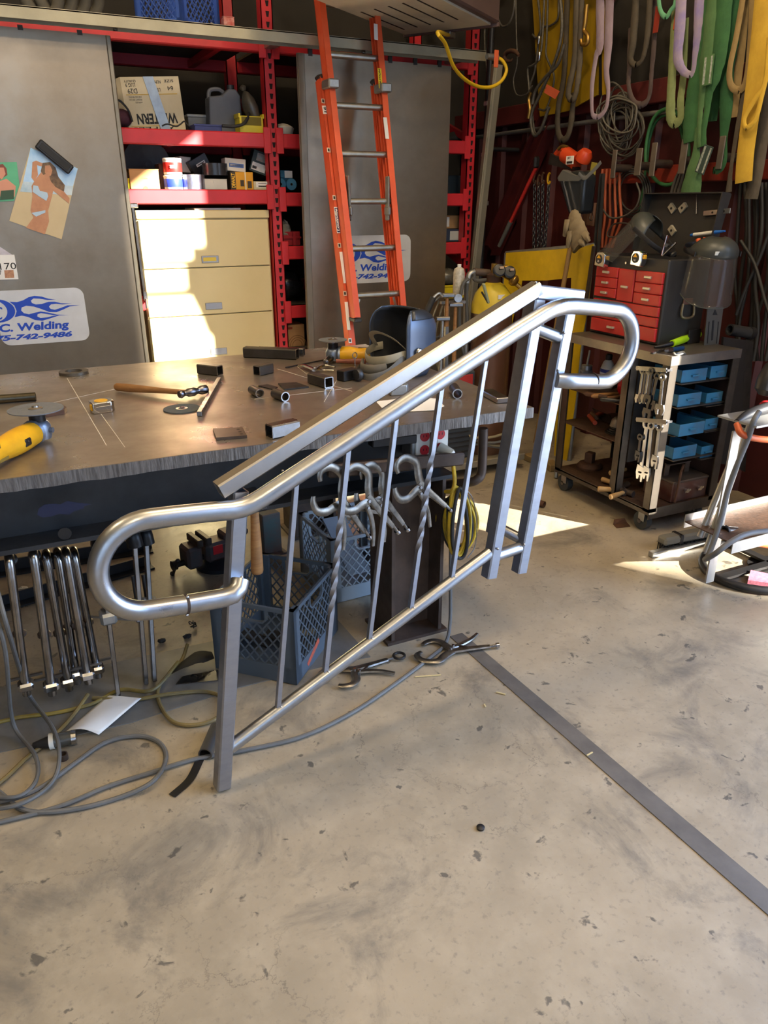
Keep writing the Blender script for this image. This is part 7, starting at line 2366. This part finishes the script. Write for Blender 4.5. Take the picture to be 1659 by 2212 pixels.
one(MB().bar(pz(1408, 763, KZ + .005), pz(1436, 756, KZ + .005), .012, .008), 'steel_chisel', steel, 'short square steel bar at the cart edge', 'steel bar')
c = pz(1468, 764, KZ + .006)
one(MB().sweep([c + V((.03 * math.cos(R(q)), .018 * math.sin(R(q)), .004 * math.sin(R(3 * q)))) for q in range(0, 360, 15)], .005, 8, True), 'chain_loop', galv, 'small metal ring chain on the cart corner', 'chain')
# silver slotted square standing behind
a, b = pz(1535, 745, KZ), None
sq = thing('slotted_square', 'silver slotted square standing at the cart back corner', 'square', pz(1538, 748, KZ))
Ys = a.y
q = [py(x, y, Ys) for x, y in ((1521, 748), (1551, 751), (1563, 663), (1529, 664))]
build(MB().slab(q, (0, .004, 0)), 'blade', M('square_alloy', '#85857f', .4, .8, '#6a6a64', 9, .5), sq)
for (x0, y0, x1, y1, w) in ((1541, 692, 1538, 735, .010), (1532, 695, 1528, 742, .004), (1552, 695, 1548, 742, .004)):
    p, r_ = py(x0, y0, Ys - .001), py(x1, y1, Ys - .001)
    build(MB().bar(p, r_, w, .002, (0, 1, 0)), 'slot', ink, sq)
build(MB().slab([py(x, y, Ys - .002) for x, y in ((1545, 668), (1550, 680), (1540, 680))], (0, .001, 0)), 'arrow_hole', ink, sq)
build(MB().bar(py(1524, 750, Ys), py(1575, 752, Ys) + V((0, -.02, 0)), .03, .006), 'foot', galv, sq)
# frame behind the cart
fr = thing('dark_steel_panel', 'dark steel panel leaning between cart and wall', 'panel', (3.2, 2.52, 0))
build(MB().slab([py(x, y, 2.54) for x, y in ((1563, 728), (1612, 735), (1598, 1010), (1548, 1000))], (0, .012, 0)), 'panel', M('dark_panel', '#2c2a29', .5, .4, '#3a3633', 6, .5), fr)
build(MB().slab([py(x, y, 2.56) for x, y in ((1612, 733), (1628, 738), (1610, 1020), (1598, 1012))], (0, .02, 0)), 'edge_strip', mill, fr)
t = thing('black_coupling', 'black pipe coupling hanging behind the cart corner', 'coupling', py(1600, 725, 2.6))
build(MB().pipe(py(1576, 712, 2.62), py(1624, 720, 2.60), .028, .02, 18), 'coupling', black_rubber, t)
build(MB().pipe(py(1617, 719, 2.6), py(1625, 720, 2.6), .031, .02, 18), 'collar', black_plastic, t)

# floor brush and bar below the cart
bc_ = (pz(1430, 1170) + pz(1525, 1150)) / 2
p0, p1 = pz(1428, 1168, .055), pz(1530, 1148, .055)
bs = thing('floor_brush', 'grey push broom head lying on the floor before the cart', 'broom', (p0 + p1) / 2 - V((0, 0, .055)))
build(MB().bar(p0, p1, .06, .04, bev=.010), 'block', M('broom_wood', '#6d6a60', .7, 0, '#57544b', 9, .6), bs)
br_ = MB()
rr = random.Random(6)
dd, ss, uu = frame_of(p1 - p0)
for i in range(120):
    c = p0 + (p1 - p0) * rr.random() + ss * rr.uniform(-.025, .025) - V((0, 0, .018))
    br_.bar(c, V((c.x + rr.uniform(-.01, .01), c.y + rr.uniform(-.01, .01), .001)), .004, .004)
bo = build(br_, 'bristles', black_rubber, bs)
bo['kind'] = 'stuff'
build(MB().bar(p0 + (p1 - p0) * .30 + V((0, 0, .0)), p0 + (p1 - p0) * .38, .064, .046, bev=.004), 'clamp_band', dark_steel, bs)
one(MB().bar(pz(1405, 1198, .014), pz(1545, 1165, .014), .03, .026, bev=.002), 'floor_bar_strip', galv, 'grey flat bar on the floor below the broom head', 'steel bar')
t = thing('bent_clip', 'small bent rusty clip alone on the floor before the cart', 'steel clip', pz(1341, 1133))
c = pz(1341, 1135)
build(MB().slab([c + V(q) for q in ((-.045, -.02, .001), (.03, -.035, .001), (.045, .0, .001), (-.03, .02, .001))], (0, 0, .003)).slab([c + V(q) for q in ((-.03, .02, .001), (.045, .0, .001), (.03, .01, .03), (-.02, .028, .025))], (0, .003, 0)), 'clip', rusty, t)
# ---------------------------------------------------------------- yellow screen, cylinder and welding gear behind the table
XY = 2.99
scr = thing('welding_screen', 'yellow welding blanket hung over a pipe frame', 'welding screen', px(1190, 1000, XY))
poly = [(1093, 546), (1140, 543), (1200, 539), (1260, 533), (1281, 527), (1276, 600), (1268, 668), (1252, 760), (1243, 860), (1232, 940), (1222, 1002), (1196, 1010), (1200, 900), (1208, 800), (1218, 700), (1232, 660), (1234, 600), (1180, 606), (1127, 606), (1124, 622), (1116, 650), (1100, 720), (1085, 800), (1070, 810), (1076, 740), (1084, 660), (1089, 600)]
P3 = [px(x, y, XY) for x, y in poly]
build(MB().slab(P3, (.006, 0, 0)), 'blanket', yellow_cloth, scr, solid=0)
f0 = [px(1281, 530, XY + .02), px(1094, 547, XY + .02)]
lowr = pz(1201, 1012)
build(MB().cyl(f0[0], f0[1], .014, n=10), 'top_pipe', galv, scr)
for p in f0:
    build(MB().cyl(p, V((XY + .02, p.y + .02, 0)), .014, n=10), 'side_pipe', galv, scr)
build(MB().bar(px(1283, 532, XY - .012), px(1262, 680, XY - .012), .012, .02), 'dark_edge', mill_brown, scr)
one(MB().cyl(pz(1201, 1032, .004), px(1222, 730, 2.86), .012, n=10), 'steel_pole', galv, 'thin steel pole standing left of the tool cart', 'pole')
# broom handle with glove on top
pl0, pl1 = px(1168, 890, 2.84), px(1240, 488, 2.90)
one(MB().cyl(pl0 + (pl0 - pl1).normalized() * .2, pl1, .0135, n=12), 'broom_handle', M('broom_stick', '#8a6a3c', .6, 0, '#6a4f2a', 9, .6), 'wooden broom handle leaning over the yellow blanket', 'broom handle')
gl = thing('leather_glove', 'tan leather work glove draped over the broom handle', 'glove', px(1245, 520, 2.88))
lth = M('leather_tan', '#8f7f63', .8, 0, '#6d5f48', 14, .8, .5)
mb = MB().sweep(smooth([px(x, y, 2.90) for x, y in ((1232, 462), (1238, 470), (1243, 490), (1250, 512), (1256, 530))], 5), [.02, .05, .068, .075, .072], 14, flat=.35, side=(0, 1, 0))
rr = random.Random(4)
mb.v = [p + V((rr.uniform(-1, 1), rr.uniform(-1, 1), rr.uniform(-1, 1))) * .004 for p in mb.v]
build(mb, 'palm', lth, gl, smooth_angle=70)
for (x0, y0, x1, y1) in ((1226, 475, 1219, 510), (1232, 500, 1226, 534), (1262, 505, 1273, 522), (1255, 520, 1262, 532)):
    build(MB().sweep(smooth([px(x0, y0, 2.88), px((x0 + x1) / 2, (y0 + y1) / 2, 2.872), px(x1, y1, 2.88)], 4), [.02, .018, .012], 8, flat=.7, side=(0, 1, 0)), 'finger', lth, gl)
# dark welding helmet hanging
hl = thing('hanging_helmet', 'dark welding helmet hanging above the glove', 'welding helmet', px(1235, 455, 3.1))
dk_ = M('helmet_dark', '#24282c', .3, .1, '#16181b', 5, .5)
build(MB().slab([px(x, y, 3.06) for x, y in ((1204, 388), (1212, 374), (1250, 366), (1262, 380), (1254, 462), (1226, 464))], (.10, 0, 0)), 'shell', dk_, hl, bevel=.02)
build(MB().slab([px(x, y, 3.05) for x, y in ((1203, 384), (1215, 366), (1242, 378), (1262, 380), (1250, 392), (1206, 392))], (.04, 0, 0)), 'brow', M('helmet_grey', '#6a6a66', .4, .3), hl, bevel=.004)
build(MB().bar(px(1218, 392, 3.045), px(1233, 458, 3.045), .006, .006), 'highlight_strip', steel_bright, hl)  # bright strip stands in for the highlight on the dark shell
build(MB().sweep(smooth([px(x, y, 3.05) for x, y in ((1250, 375), (1262, 385), (1275, 375), (1290, 360), (1298, 350))], 5), .011, 8, flat=.2, side=(0, 0, 1)), 'strap', grey_plastic, hl)
# orange chain hoist on the brace
oh_ = thing('lever_hoist', 'orange lever hoist with white label high on the wall', 'hoist', px(1230, 350, 3.18))
om = M('hoist_orange', '#c8421c', .35, 0, '#9c3014', 8, .4)
build(MB().obox(px(1211, 331, 3.2), V((1, 0, 0)), V((0, .8, -.6)), V((0, .6, .8)), (.07, .075, .05), .012), 'motor_end', om, oh_)
build(MB().cyl(px(1222, 334, 3.17), px(1246, 350, 3.17), .046, n=22), 'gear_case', om, oh_)
build(MB().lathe([(.02, 0), (.044, .012), (.046, .05), (.03, .075)], px(1256, 352, 3.18), (0, -.5, .85), 18), 'brake_case', om, oh_)
build(MB().sweep(smooth([px(x, y, 3.16) for x, y in ((1206, 322), (1214, 316), (1226, 318))], 4), .010, 8), 'top_hook', brass, oh_)
c = px(1231, 346, 3.118)
build(MB().box(c, (.003, .07, .045), 0, .001), 'label', white_paper, oh_)
build(MB().text('JET', c + V((-.002, .022, .004)), (0, -1, 0), (0, 0, 1), .03, .014, 0, .03), 'label_lettering', ink, oh_)
build(MB().box(c + V((-.002, 0, -.012)), (.002, .05, .012)), 'label_bar', ink, oh_)
build(MB().slab([px(x, y, 3.15) for x, y in ((1189, 331), (1240, 362), (1238, 368), (1184, 355))], (.05, 0, 0)), 'shelf_plate', mill, oh_)
# red pry bar
a, b = px(1158, 362, 3.2), px(1078, 532, 3.16)
pb_ = thing('pry_bar', 'red handled bolt cutter hanging diagonally on the wall', 'bolt cutter', b)
build(MB().cyl(a, a + (b - a) * .68, .012, n=12), 'red_shaft', M('red_tool', '#a8231f', .35, 0, '#7f1916', 9, .5), pb_)
build(MB().cyl(a + (b - a) * .67, b, .016, .013, 12), 'grip', M('grip_grey', '#4d4d4a', .7), pb_)
build(MB().box(a + V((0, 0, .03)), (.04, .03, .07), 0, .01), 'jaw', black_metal, pb_)
# chains: each link is a piece
def link_mesh():
    me = bpy.data.meshes.new('chain_link')
    mb = MB().sweep([V((0, .0085 * math.cos(R(q)), (.0145 if math.sin(R(q)) > 0 else -.0145) * min(1, abs(math.sin(R(q))) * 1.2) + .0)) for q in range(0, 360, 36)], .0042, 6, True)
    me.from_pydata([tuple(p) for p in mb.v], [], mb.f)
    me.polygons.foreach_set('use_smooth', [True] * len(me.polygons))
    me.materials.append(M('chain_steel', '#5d5f62', .35, .8, '#3b3c3e', 12, .6))
    return me


lm = link_mesh()
for k, (x0, y0, x1, y1, lab) in enumerate(((1155, 395, 1153, 545, 'leftmost of the hanging chain strands'), (1164, 400, 1162, 545, 'second hanging chain strand from left'), (1173, 395, 1170, 545, 'third hanging chain strand from left'), (1186, 396, 1176, 545, 'rightmost chain strand under the yellow hook'))):
    a, b = px(x0, y0, 3.24 - .01 * k), px(x1, y1, 3.24 - .01 * k)
    t = thing('lifting_chain', lab, 'chain', b, group='chains hanging by the wall brace')
    n = int((a - b).length / .0225)
    d = (b - a).normalized()
    for i in range(n):
        o = bpy.data.objects.new('chain_link', lm)
        COL.objects.link(o)
        o.parent = t
        o.location = a + d * (.0225 * i) - V(t.location)
        o.rotation_euler = (0, 0, R(90 if i % 2 else 10))
    build(MB().sweep(smooth([a + V((0, 0, .06)), a + V((0, .012, .045)), a + V((0, .014, .015)), a + V((0, 0, -.004)), a + V((0, -.010, .012))], 4), .0075, 8), 'hook', M('hook_yellow', '#d8a81c', .4) if k == 3 else rusty, t)
# tool belt with brown pouches
tbp = thing('tool_pouch', 'brown leather tool holster with yellow strap by the orange hose', 'tool holster', px(1272, 485, 3.2))
build(MB().slab([px(x, y, 3.22) for x, y in ((1256, 432), (1270, 434), (1274, 486), (1264, 488), (1258, 470))], (.03, 0, 0)), 'pouch', M('leather_brown2', '#6d4a34', .7, 0, '#4a3022', 12, .6), tbp, bevel=.006)
build(MB().slab([px(x, y, 3.20) for x, y in ((1270, 440), (1284, 438), (1280, 490), (1266, 486))], (.03, 0, 0)), 'pouch', MATS['leather_brown2'], tbp, bevel=.006)
build(MB().slab([px(x, y, 3.19) for x, y in ((1278, 350), (1288, 352), (1276, 420), (1264, 425), (1266, 415))], (.008, 0, 0)), 'strap', M('strap_olive', '#9c8f35', .8), tbp)
build(MB().box(px(1272, 428, 3.19), (.02, .05, .02), 0, .004), 'buckle', brass, tbp)
hk2 = MB().sweep(smooth([px(x, y, 3.17) for x, y in ((1278, 455), (1275, 466), (1274, 474), (1279, 476), (1281, 468), (1278, 456))], 4), .0025, 6)
one(hk2, 'spring_hook', steel_bright, 'small wire carabiner hanging at the leather holster', 'carabiner')
for k, (x, lab) in enumerate(((1284, 'left dark strap strip hanging beside the holster'), (1292, 'right dark strap strip hanging beside the holster'))):
    one(MB().bar(px(x + 14 - k * 2, 375, 3.24), px(x, 545, 3.2), .02, .006), 'hanging_strip', black_rubber, lab, 'strap', 'dark strips beside the holster')

# gas cylinder with regulator
gc = V((2.47, 3.66, 0))
cy = thing('gas_cylinder', 'brown gas cylinder with yellow shoulder behind the table', 'gas cylinder', gc)
build(MB().lathe([(.11, .10), (.118, .12), (.118, .93)], gc, n=32), 'body', M('cylinder_brown', '#5c3d2e', .35, .1, '#45301f', 4, .6), cy)
build(MB().lathe([(.1185, .925), (.117, .97), (.10, 1.03), (.065, 1.075), (.04, 1.09)], gc, n=32), 'shoulder', M('cylinder_yellow', '#cbb02a', .45, 0, '#a68f1e', 6, .5), cy)
build(MB().lathe([(.036, 1.085), (.04, 1.09), (.04, 1.13), (.02, 1.14)], gc, n=20), 'collar', rusty, cy)
build(MB().cyl(gc + V((0, 0, 1.13)), gc + V((0, 0, 1.19)), .016, n=12).cyl(gc + V((0, 0, 1.17)), gc + V((.07, -.03, 1.17)), .012, n=12), 'valve', brass, cy)
build(MB().box(gc + V((-.01, -.102, 1.02)), (.05, .004, .022), R(12)), 'label', white_paper, cy)
rg = thing('gas_regulator', 'brass regulator with two black gauges on the cylinder', 'regulator', gc + V((.06, -.05, 1.16)))
rc = py(1108, 608, 3.58)
build(MB().lathe([(.012, 0), (.03, .01), (.032, .03), (.022, .045), (.012, .05)], rc + V((-.02, 0, .02)), (.5, -.6, -.45), 16), 'bonnet', brass, rg)
build(MB().cyl(gc + V((.05, -.02, 1.17)), rc, .014, n=12).cyl(rc, rc + V((.06, -.03, -.05)), .012, n=12), 'body', brass, rg)
for (x, y) in ((1081, 586), (1103, 590)):
    c = py(x, y, 3.55)
    gg = build(MB().lathe([(.030, 0), (.034, .004), (.034, .024), (.028, .028)], c + V((0, .02, 0)), (-.25, -.9, .25), 20), 'gauge', black_plastic, rg)
    build(MB().cyl(c + V((-.007, -.005, .007)), c + V((-.0078, -.0075, .008)), .027, n=20), 'dial', M('dial_black', '#15171a', .2), gg)
    build(MB().box(c + V((0, -.012, .020)), (.026, .006, .012), R(10)), 'dial_mark', M('dial_tan', '#c9a98c', .5), gg)
    build(MB().cyl(c + V((.01, .01, -.02)), rc, .007, n=8), 'stem', brass, gg)
# steel tray of the cylinder cart
wc = thing('welding_cart', 'welding cart with pipe frame and cable hooks behind the table', 'welding cart', (2.15, 3.75, 0))
build(MB().bb(2.03, 2.66, 3.50, 4.12, .06, .10, .004), 'tray', M('tray_pale', '#8d8574', .5, .3, '#6f685a', 6, .6), wc)
for (x, y) in ((2.09, 3.58), (2.60, 3.58), (2.09, 4.06), (2.60, 4.06)):
    build(MB().cyl((x - .02, y, .045), (x + .02, y, .045), .045, n=20), 'wheel', black_rubber, wc)
build(MB().bb(2.05, 2.33, 3.58, 4.05, .10, .62, .01), 'power_source', M('welder_grey', '#3a3f44', .45, 0, '#2c3034', 6, .5), wc)
build(MB().bb(2.07, 2.31, 3.575, 3.585, .42, .60, .002), 'front_panel', M('welder_red', '#a02a26', .45), wc)
for k in range(8):
    build(MB().bb(2.12, 2.30, 3.572, 3.58, .14 + .03 * k, .148 + .03 * k), 'louvre', black_plastic, wc)
pYs = 3.72
pp_ = smooth([V((py(1006, 900, pYs).x, pYs, .10)), py(1006, 760, pYs), py(1008, 640, pYs), py(1012, 600, pYs), py(1024, 588, pYs), py(1056, 590, pYs)], 6)
build(MB().sweep(pp_, .017, 12), 'pipe_frame', galv, wc)
build(MB().cyl(py(1024, 587, pYs), py(1056, 590, pYs), .021, n=14), 'handle_grip', M('grip_brown', '#6a5a4e', .5, .4), wc)
a, b = py(952, 654, 3.66), py(1004, 652, 3.66)
build(MB().bar(a, b, .02, .014), 'hook_bar', galv, wc)
build(MB().bar(py(965, 660, 3.68), py(962, 830, 3.68), .02, .02), 'frame_post', galv, wc)
build(MB().cyl(py(988, 645, 3.64), py(990, 644, 3.60), .022, n=16), 'round_boss', steel, wc)
# aerosol can
c = py(990, 637, 3.72)
ae = thing('aerosol_can', 'white printed aerosol can standing on the welding cart', 'spray can', c)
build(MB().lathe([(.030, 0), (.032, .004), (.032, .12), (.027, .14), (.014, .148)], c, n=20), 'can', M('can_print', '#c9c3b4', .4, 0, '#77705f', 60, .7), ae)
build(MB().cyl(c + V((0, 0, .147)), c + V((0, 0, .165)), .011, n=12), 'nozzle', white_plastic, ae)
# hammers and cables hung on the cart bar
for k, (x0, y0, x1, y1, lab) in enumerate(((966, 640, 964, 705, 'chipping hammer with wooden handle on the cart bar'), (984, 660, 980, 800, 'long wooden handled hammer on the cart bar'), (956, 690, 950, 830, 'slim hammer hanging left on the cart bar'))):
    a, b = py(x0, y0, 3.6), py(x1, y1, 3.6)
    t = thing('hung_hammer', lab, 'hammer', b, group='hammers hung on the welding cart')
    build(MB().sweep([a, a + (b - a) * .6, b], [.009, .011, .014], 10), 'handle', wood if k < 2 else galv, t)
    build(MB().box(a + V((0, -.005, .005)), (.03, .08, .022), R(70), .005), 'head', steel, t)
tc_ = thing('welding_torch', 'black welding torch with grey hose hanging on the cart', 'welding torch', py(915, 690, 3.62))
a, b = py(936, 643, 3.58), py(905, 710, 3.58)
build(MB().cyl(a, a + (b - a) * .75, .016, .018, 12), 'grip', black_rubber, tc_)
build(MB().sweep(smooth([a, py(944, 636, 3.58), py(950, 634, 3.58), py(957, 640, 3.58)], 4), .008, 8), 'neck', galv, tc_)
build(MB().sweep(smooth([b + (a - b) * .25, py(900, 735, 3.62), py(895, 790, 3.68), py(890, 860, 3.75)], 5), .010, 8), 'hose', black_rubber, tc_)
CG2 = 'cables looped on the welding cart'
for k, (pts, w, m_, lab) in enumerate((
        ([(952, 640), (930, 660), (921, 690), (928, 720), (945, 728), (958, 715)], .006, grey_cable, 'thin grey cable loop left on the welding cart'),
        ([(948, 650), (934, 690), (932, 740)], .005, M('tan_cable', '#7a7058', .6), 'tan cable hanging down left on the welding cart'),
        ([(958, 652), (945, 700), (938, 740), (945, 790), (960, 850)], .006, MATS['tan_cable'], 'tan cable curving below the cart bar'),
        ([(1012, 602), (1000, 615), (993, 660), (994, 720), (1005, 780)], .010, M('lead_grey', '#4a4a48', .6), 'thick grey welding lead over the pipe handle, left'),
        ([(1022, 600), (1030, 606), (1060, 606), (1072, 625), (1078, 650), (1080, 700)], .010, MATS['lead_grey'], 'thick grey welding lead draped toward the cylinder'),
        ([(1024, 592), (1026, 602), (1040, 610), (1055, 608), (1056, 592)], .010, MATS['lead_grey'], 'short thick lead knotted under the pipe handle'),
        ([(1010, 612), (1008, 650), (1010, 700), (1014, 740)], .010, MATS['lead_grey'], 'thick grey lead falling beside the pipe frame'))):
    one(MB().sweep(smooth([py(x, y, 3.64 + .01 * k) for x, y in pts], 6), w, 8), 'welding_lead', m_, lab, 'cable', CG2)
gcl = thing('ground_clamp', 'pale green ground clamp on the cylinder front', 'clamp', py(1050, 640, 3.52))
a, b = py(1044, 612, 3.50), py(1055, 655, 3.50)
build(MB().bar(a, b, .022, .012, bev=.004), 'arm', M('pale_green_paint', '#8f9a80', .5), gcl)
build(MB().bar(py(1040, 630, 3.52), b, .014, .010, bev=.003), 'arm', dark_steel, gcl)
for k in range(4):
    c = gc + V((0, 0, .16 + .03 * k))
    one(MB().sweep([c + V(((.15 + .012 * k) * math.cos(R(q)), (.15 + .01 * k) * math.sin(R(q)), .02 * math.sin(R(q * 2 + 60 * k)))) for q in range(0, 360, 15)], .008, 8, True), 'hose_turn', MATS['tan_cable'] if k % 2 else grey_cable,
        ['lowest hose turn around the cylinder foot', 'second hose turn around the cylinder foot', 'third hose turn around the cylinder foot', 'highest hose turn around the cylinder foot'][k], 'hose', 'hose turns around the cylinder')
# yellow tub and clear box on the lowest rack shelf behind
t, g, w, h, dep = rbox('yellow_bin', 'yellow plastic tub at the rack foot behind the aerosol', 'tub', 955, 614, 1010, 640, 4.60, .2, MATS['bin_yellow'])
g.part('rim', MATS['bin_yellow'], lambda mb: mb.bb(-w / 2 - .006, w / 2 + .006, -dep / 2 - .006, dep / 2, h - .012, h, .002))
g.part('pedestal', dark_board, lambda mb: mb.bb(-w / 2 + .01, w / 2 - .01, -dep / 2 + .01, dep / 2 - .01, -MW[t.name].translation.z + .002, 0))
rr = random.Random(2)
c = py(975, 612, 4.66)
mb = MB().ball(c + V((0, .06, .03)), .085, 1, .7, .75, 16, 10)
mb.v = [p + V((rr.uniform(-1, 1), rr.uniform(-1, 1), rr.uniform(-1, 1))) * .006 for p in mb.v]
one(mb, 'clear_bag', M('clear_bag', '#5a564c', .25, 0, '#3a372f', 9, .6), 'clear plastic bag heaped in the yellow tub', 'bag', smooth_angle=60)
# small pieces on the floor near the cylinder
for (x0, y0, x1, y1, lab) in ((1140, 985, 1175, 1000, 'wood block on the floor behind the rail posts'), (1183, 1000, 1200, 1012, 'second wood block beside the yellow blanket foot')):
    one(MB().bar(pz(x0, y0, .022), pz(x1, y1, .022), .07, .042, bev=.004), 'wood_block', M('block_wood', '#8a7146', .8, 0, '#6a5534', 8, .6), lab, 'wood block', 'wood blocks on the floor')
one(MB().pipe(pz(1158, 1085, .018), pz(1176, 1090, .018), .018, .015, 18), 'pipe_stub', rusty, 'short rusty pipe stub on the floor right of the posts', 'pipe')
one(MB().bar((1.50, 2.12, ZT + .011), (1.52, 2.26, ZT + .011), .05, .02, bev=.003), 'corner_flat', steel_bright, 'bright steel flat lying on the right table corner', 'steel bar')

# ---------------------------------------------------------------- hose stand at the right frame edge
hs = thing('hose_stand', 'bare steel stand with round base and hose tray, right edge', 'stand', (2.78, 1.92, 0))
stm = M('stand_steel', '#b5b6b6', .38, .7, '#8d8c88', 8, .5, .04)
ringc = V((2.86, 1.92, .02))
build(MB().sweep([ringc + V((.34 * math.cos(R(q)), .24 * math.sin(R(q)), 0)) for q in range(0, 360, 10)], .018, 10, True), 'base_ring', dark_steel, hs)
build(MB().cyl(ringc + V((0, 0, -.018)), ringc + V((0, 0, -.012)), .10, n=24), 'base_plate', dark_steel, hs)
build(MB().bar(ringc + V((-.34, 0, 0)), ringc + V((.34, 0, 0)), .04, .012), 'base_bar', dark_steel, hs)
build(MB().bar(ringc + V((0, -.24, 0)), ringc + V((0, .24, 0)), .04, .012), 'base_bar', dark_steel, hs)
YS = 1.90
foot, head = py(1540, 1212, YS), py(1592, 930, YS)
build(MB().bar(V((foot.x, YS, .03)), head, .045, .008, (0, 1, 0)), 'upright', stm, hs)
a, b = py(1525, 1192, YS + .02), py(1625, 905, YS + .02)
build(MB().cyl(a, b, .014, n=12), 'diagonal_pipe', stm, hs)
a, b = py(1512, 1160, YS + .06), py(1610, 925, YS + .06)
build(MB().cyl(a, b, .014, n=12), 'diagonal_pipe', stm, hs)
sh0 = py(1542, 1155, YS - .03)
zsh = sh0.z
build(MB().bb(sh0.x, 3.18, YS - .12, YS + .12, zsh - .004, zsh), 'mesh_shelf', MATS['expanded_steel'], hs)
build(MB().bb(sh0.x, 3.18, YS - .124, YS - .12, zsh - .045, zsh + .004), 'shelf_lip', stm, hs)
build(MB().bb(sh0.x, 3.18, YS + .12, YS + .124, zsh - .03, zsh + .03), 'shelf_lip', stm, hs)
tp = py(1600, 905, YS)
build(MB().bb(tp.x - .02, 3.2, YS - .09, YS + .09, tp.z - .012, tp.z - .004), 'top_tray', stm, hs)
build(MB().bb(3.08, 3.12, YS - .02, YS + .02, .03, tp.z - .012), 'rear_post', stm, hs)
cu = M('copper_hose', '#b5552f', .4, .2, '#8a3f22', 9, .5)
one(MB().sweep(smooth([py(1592, 915, YS), py(1600, 935, YS - .03), py(1622, 945, YS - .05), py(1665, 950, YS - .05), py(1720, 945, YS - .04)], 6), .013, 10), 'red_hose', cu, 'red-orange hose lying over the stand top tray', 'hose', 'hoses on the stand')
one(MB().sweep(smooth([py(1592, 912, YS), py(1620, 895, YS + .02), py(1665, 880, YS + .03), py(1720, 872, YS + .03)], 6), [.012, .022, .024, .02], 12), 'torch_handle', black_plastic, 'black torch handle resting on the stand top', 'torch')
one(MB().sweep(smooth([py(1640, 890, YS - .06), py(1628, 910, YS - .07), py(1615, 950, YS - .05), py(1590, 1010, YS - .04), py(1572, 1060, YS - .03), py(1560, 1110, YS - .04), py(1545, 1160, YS - .05), py(1530, 1200, YS - .06), py(1524, 1208, YS - .06), py(1545, 1196, YS - .13), py(1580, 1170, YS - .15), py(1620, 1152, YS - .15), py(1680, 1145, YS - .14)], 6), .011, 10), 'grey_hose', M('hose_grey', '#5d5e60', .5, 0, '#47484a', 9, .5), 'grey hose winding down the stand upright', 'hose', 'hoses on the stand')
one(MB().sweep(smooth([py(1600, 1140, YS + .05), py(1620, 1135, YS + .08), py(1645, 1130, YS + .08)], 5), .016, 10), 'red_hose', cu, 'short red hose end at the back of the stand shelf', 'hose', 'hoses on the stand')
one(MB().sweep(smooth([py(1582, 1158, YS - .02), py(1600, 1170, YS - .04), py(1640, 1175, YS - .05), py(1700, 1185, YS - .05)], 5), .013, 10), 'red_hose', cu, 'red hose lying on the stand mesh shelf', 'hose', 'hoses on the stand')
a, b = py(1567, 1146, YS - .02), py(1660, 1152, YS - .02)
t = thing('steel_tube_stub', 'bright tube lying on the stand mesh shelf', 'steel tube', a)
build(MB().pipe(a, b, .018, .014, 18), 'tube', steel_bright, t)
build(MB().pipe(a - V((.004, 0, 0)), a + V((.006, 0, 0)), .021, .014, 18), 'collar', dark_steel, t)
one(MB().slab([pz(x, y, .012) for x, y in ((1620, 1240), (1680, 1252), (1680, 1272), (1614, 1262))], (0, 0, .02)), 'sanding_block', M('pink_abrasive', '#b56a7c', .9, 0, '#8f4c5c', 60, .8, .4), 'pink abrasive block on the floor by the stand ring', 'abrasive block')
dm = thing('drill', 'dark drill hanging above the stand at right edge', 'drill', py(1650, 860, YS + .1))
build(MB().lathe([(.02, 0), (.045, .02), (.05, .06), (.04, .12), (.02, .15)], py(1650, 855, YS + .1), (.3, 0, 1), 16), 'housing', black_plastic, dm)
build(MB().box(py(1655, 880, YS + .1), (.05, .05, .05), 0, .012), 'grip', red_paint, dm)
build(MB().cyl(py(1650, 855, YS + .1) + V((.04, 0, .15)), py(1650, 855, YS + .1) + V((.04, 0, .2)), .018, n=12), 'chuck', dark_steel, dm)
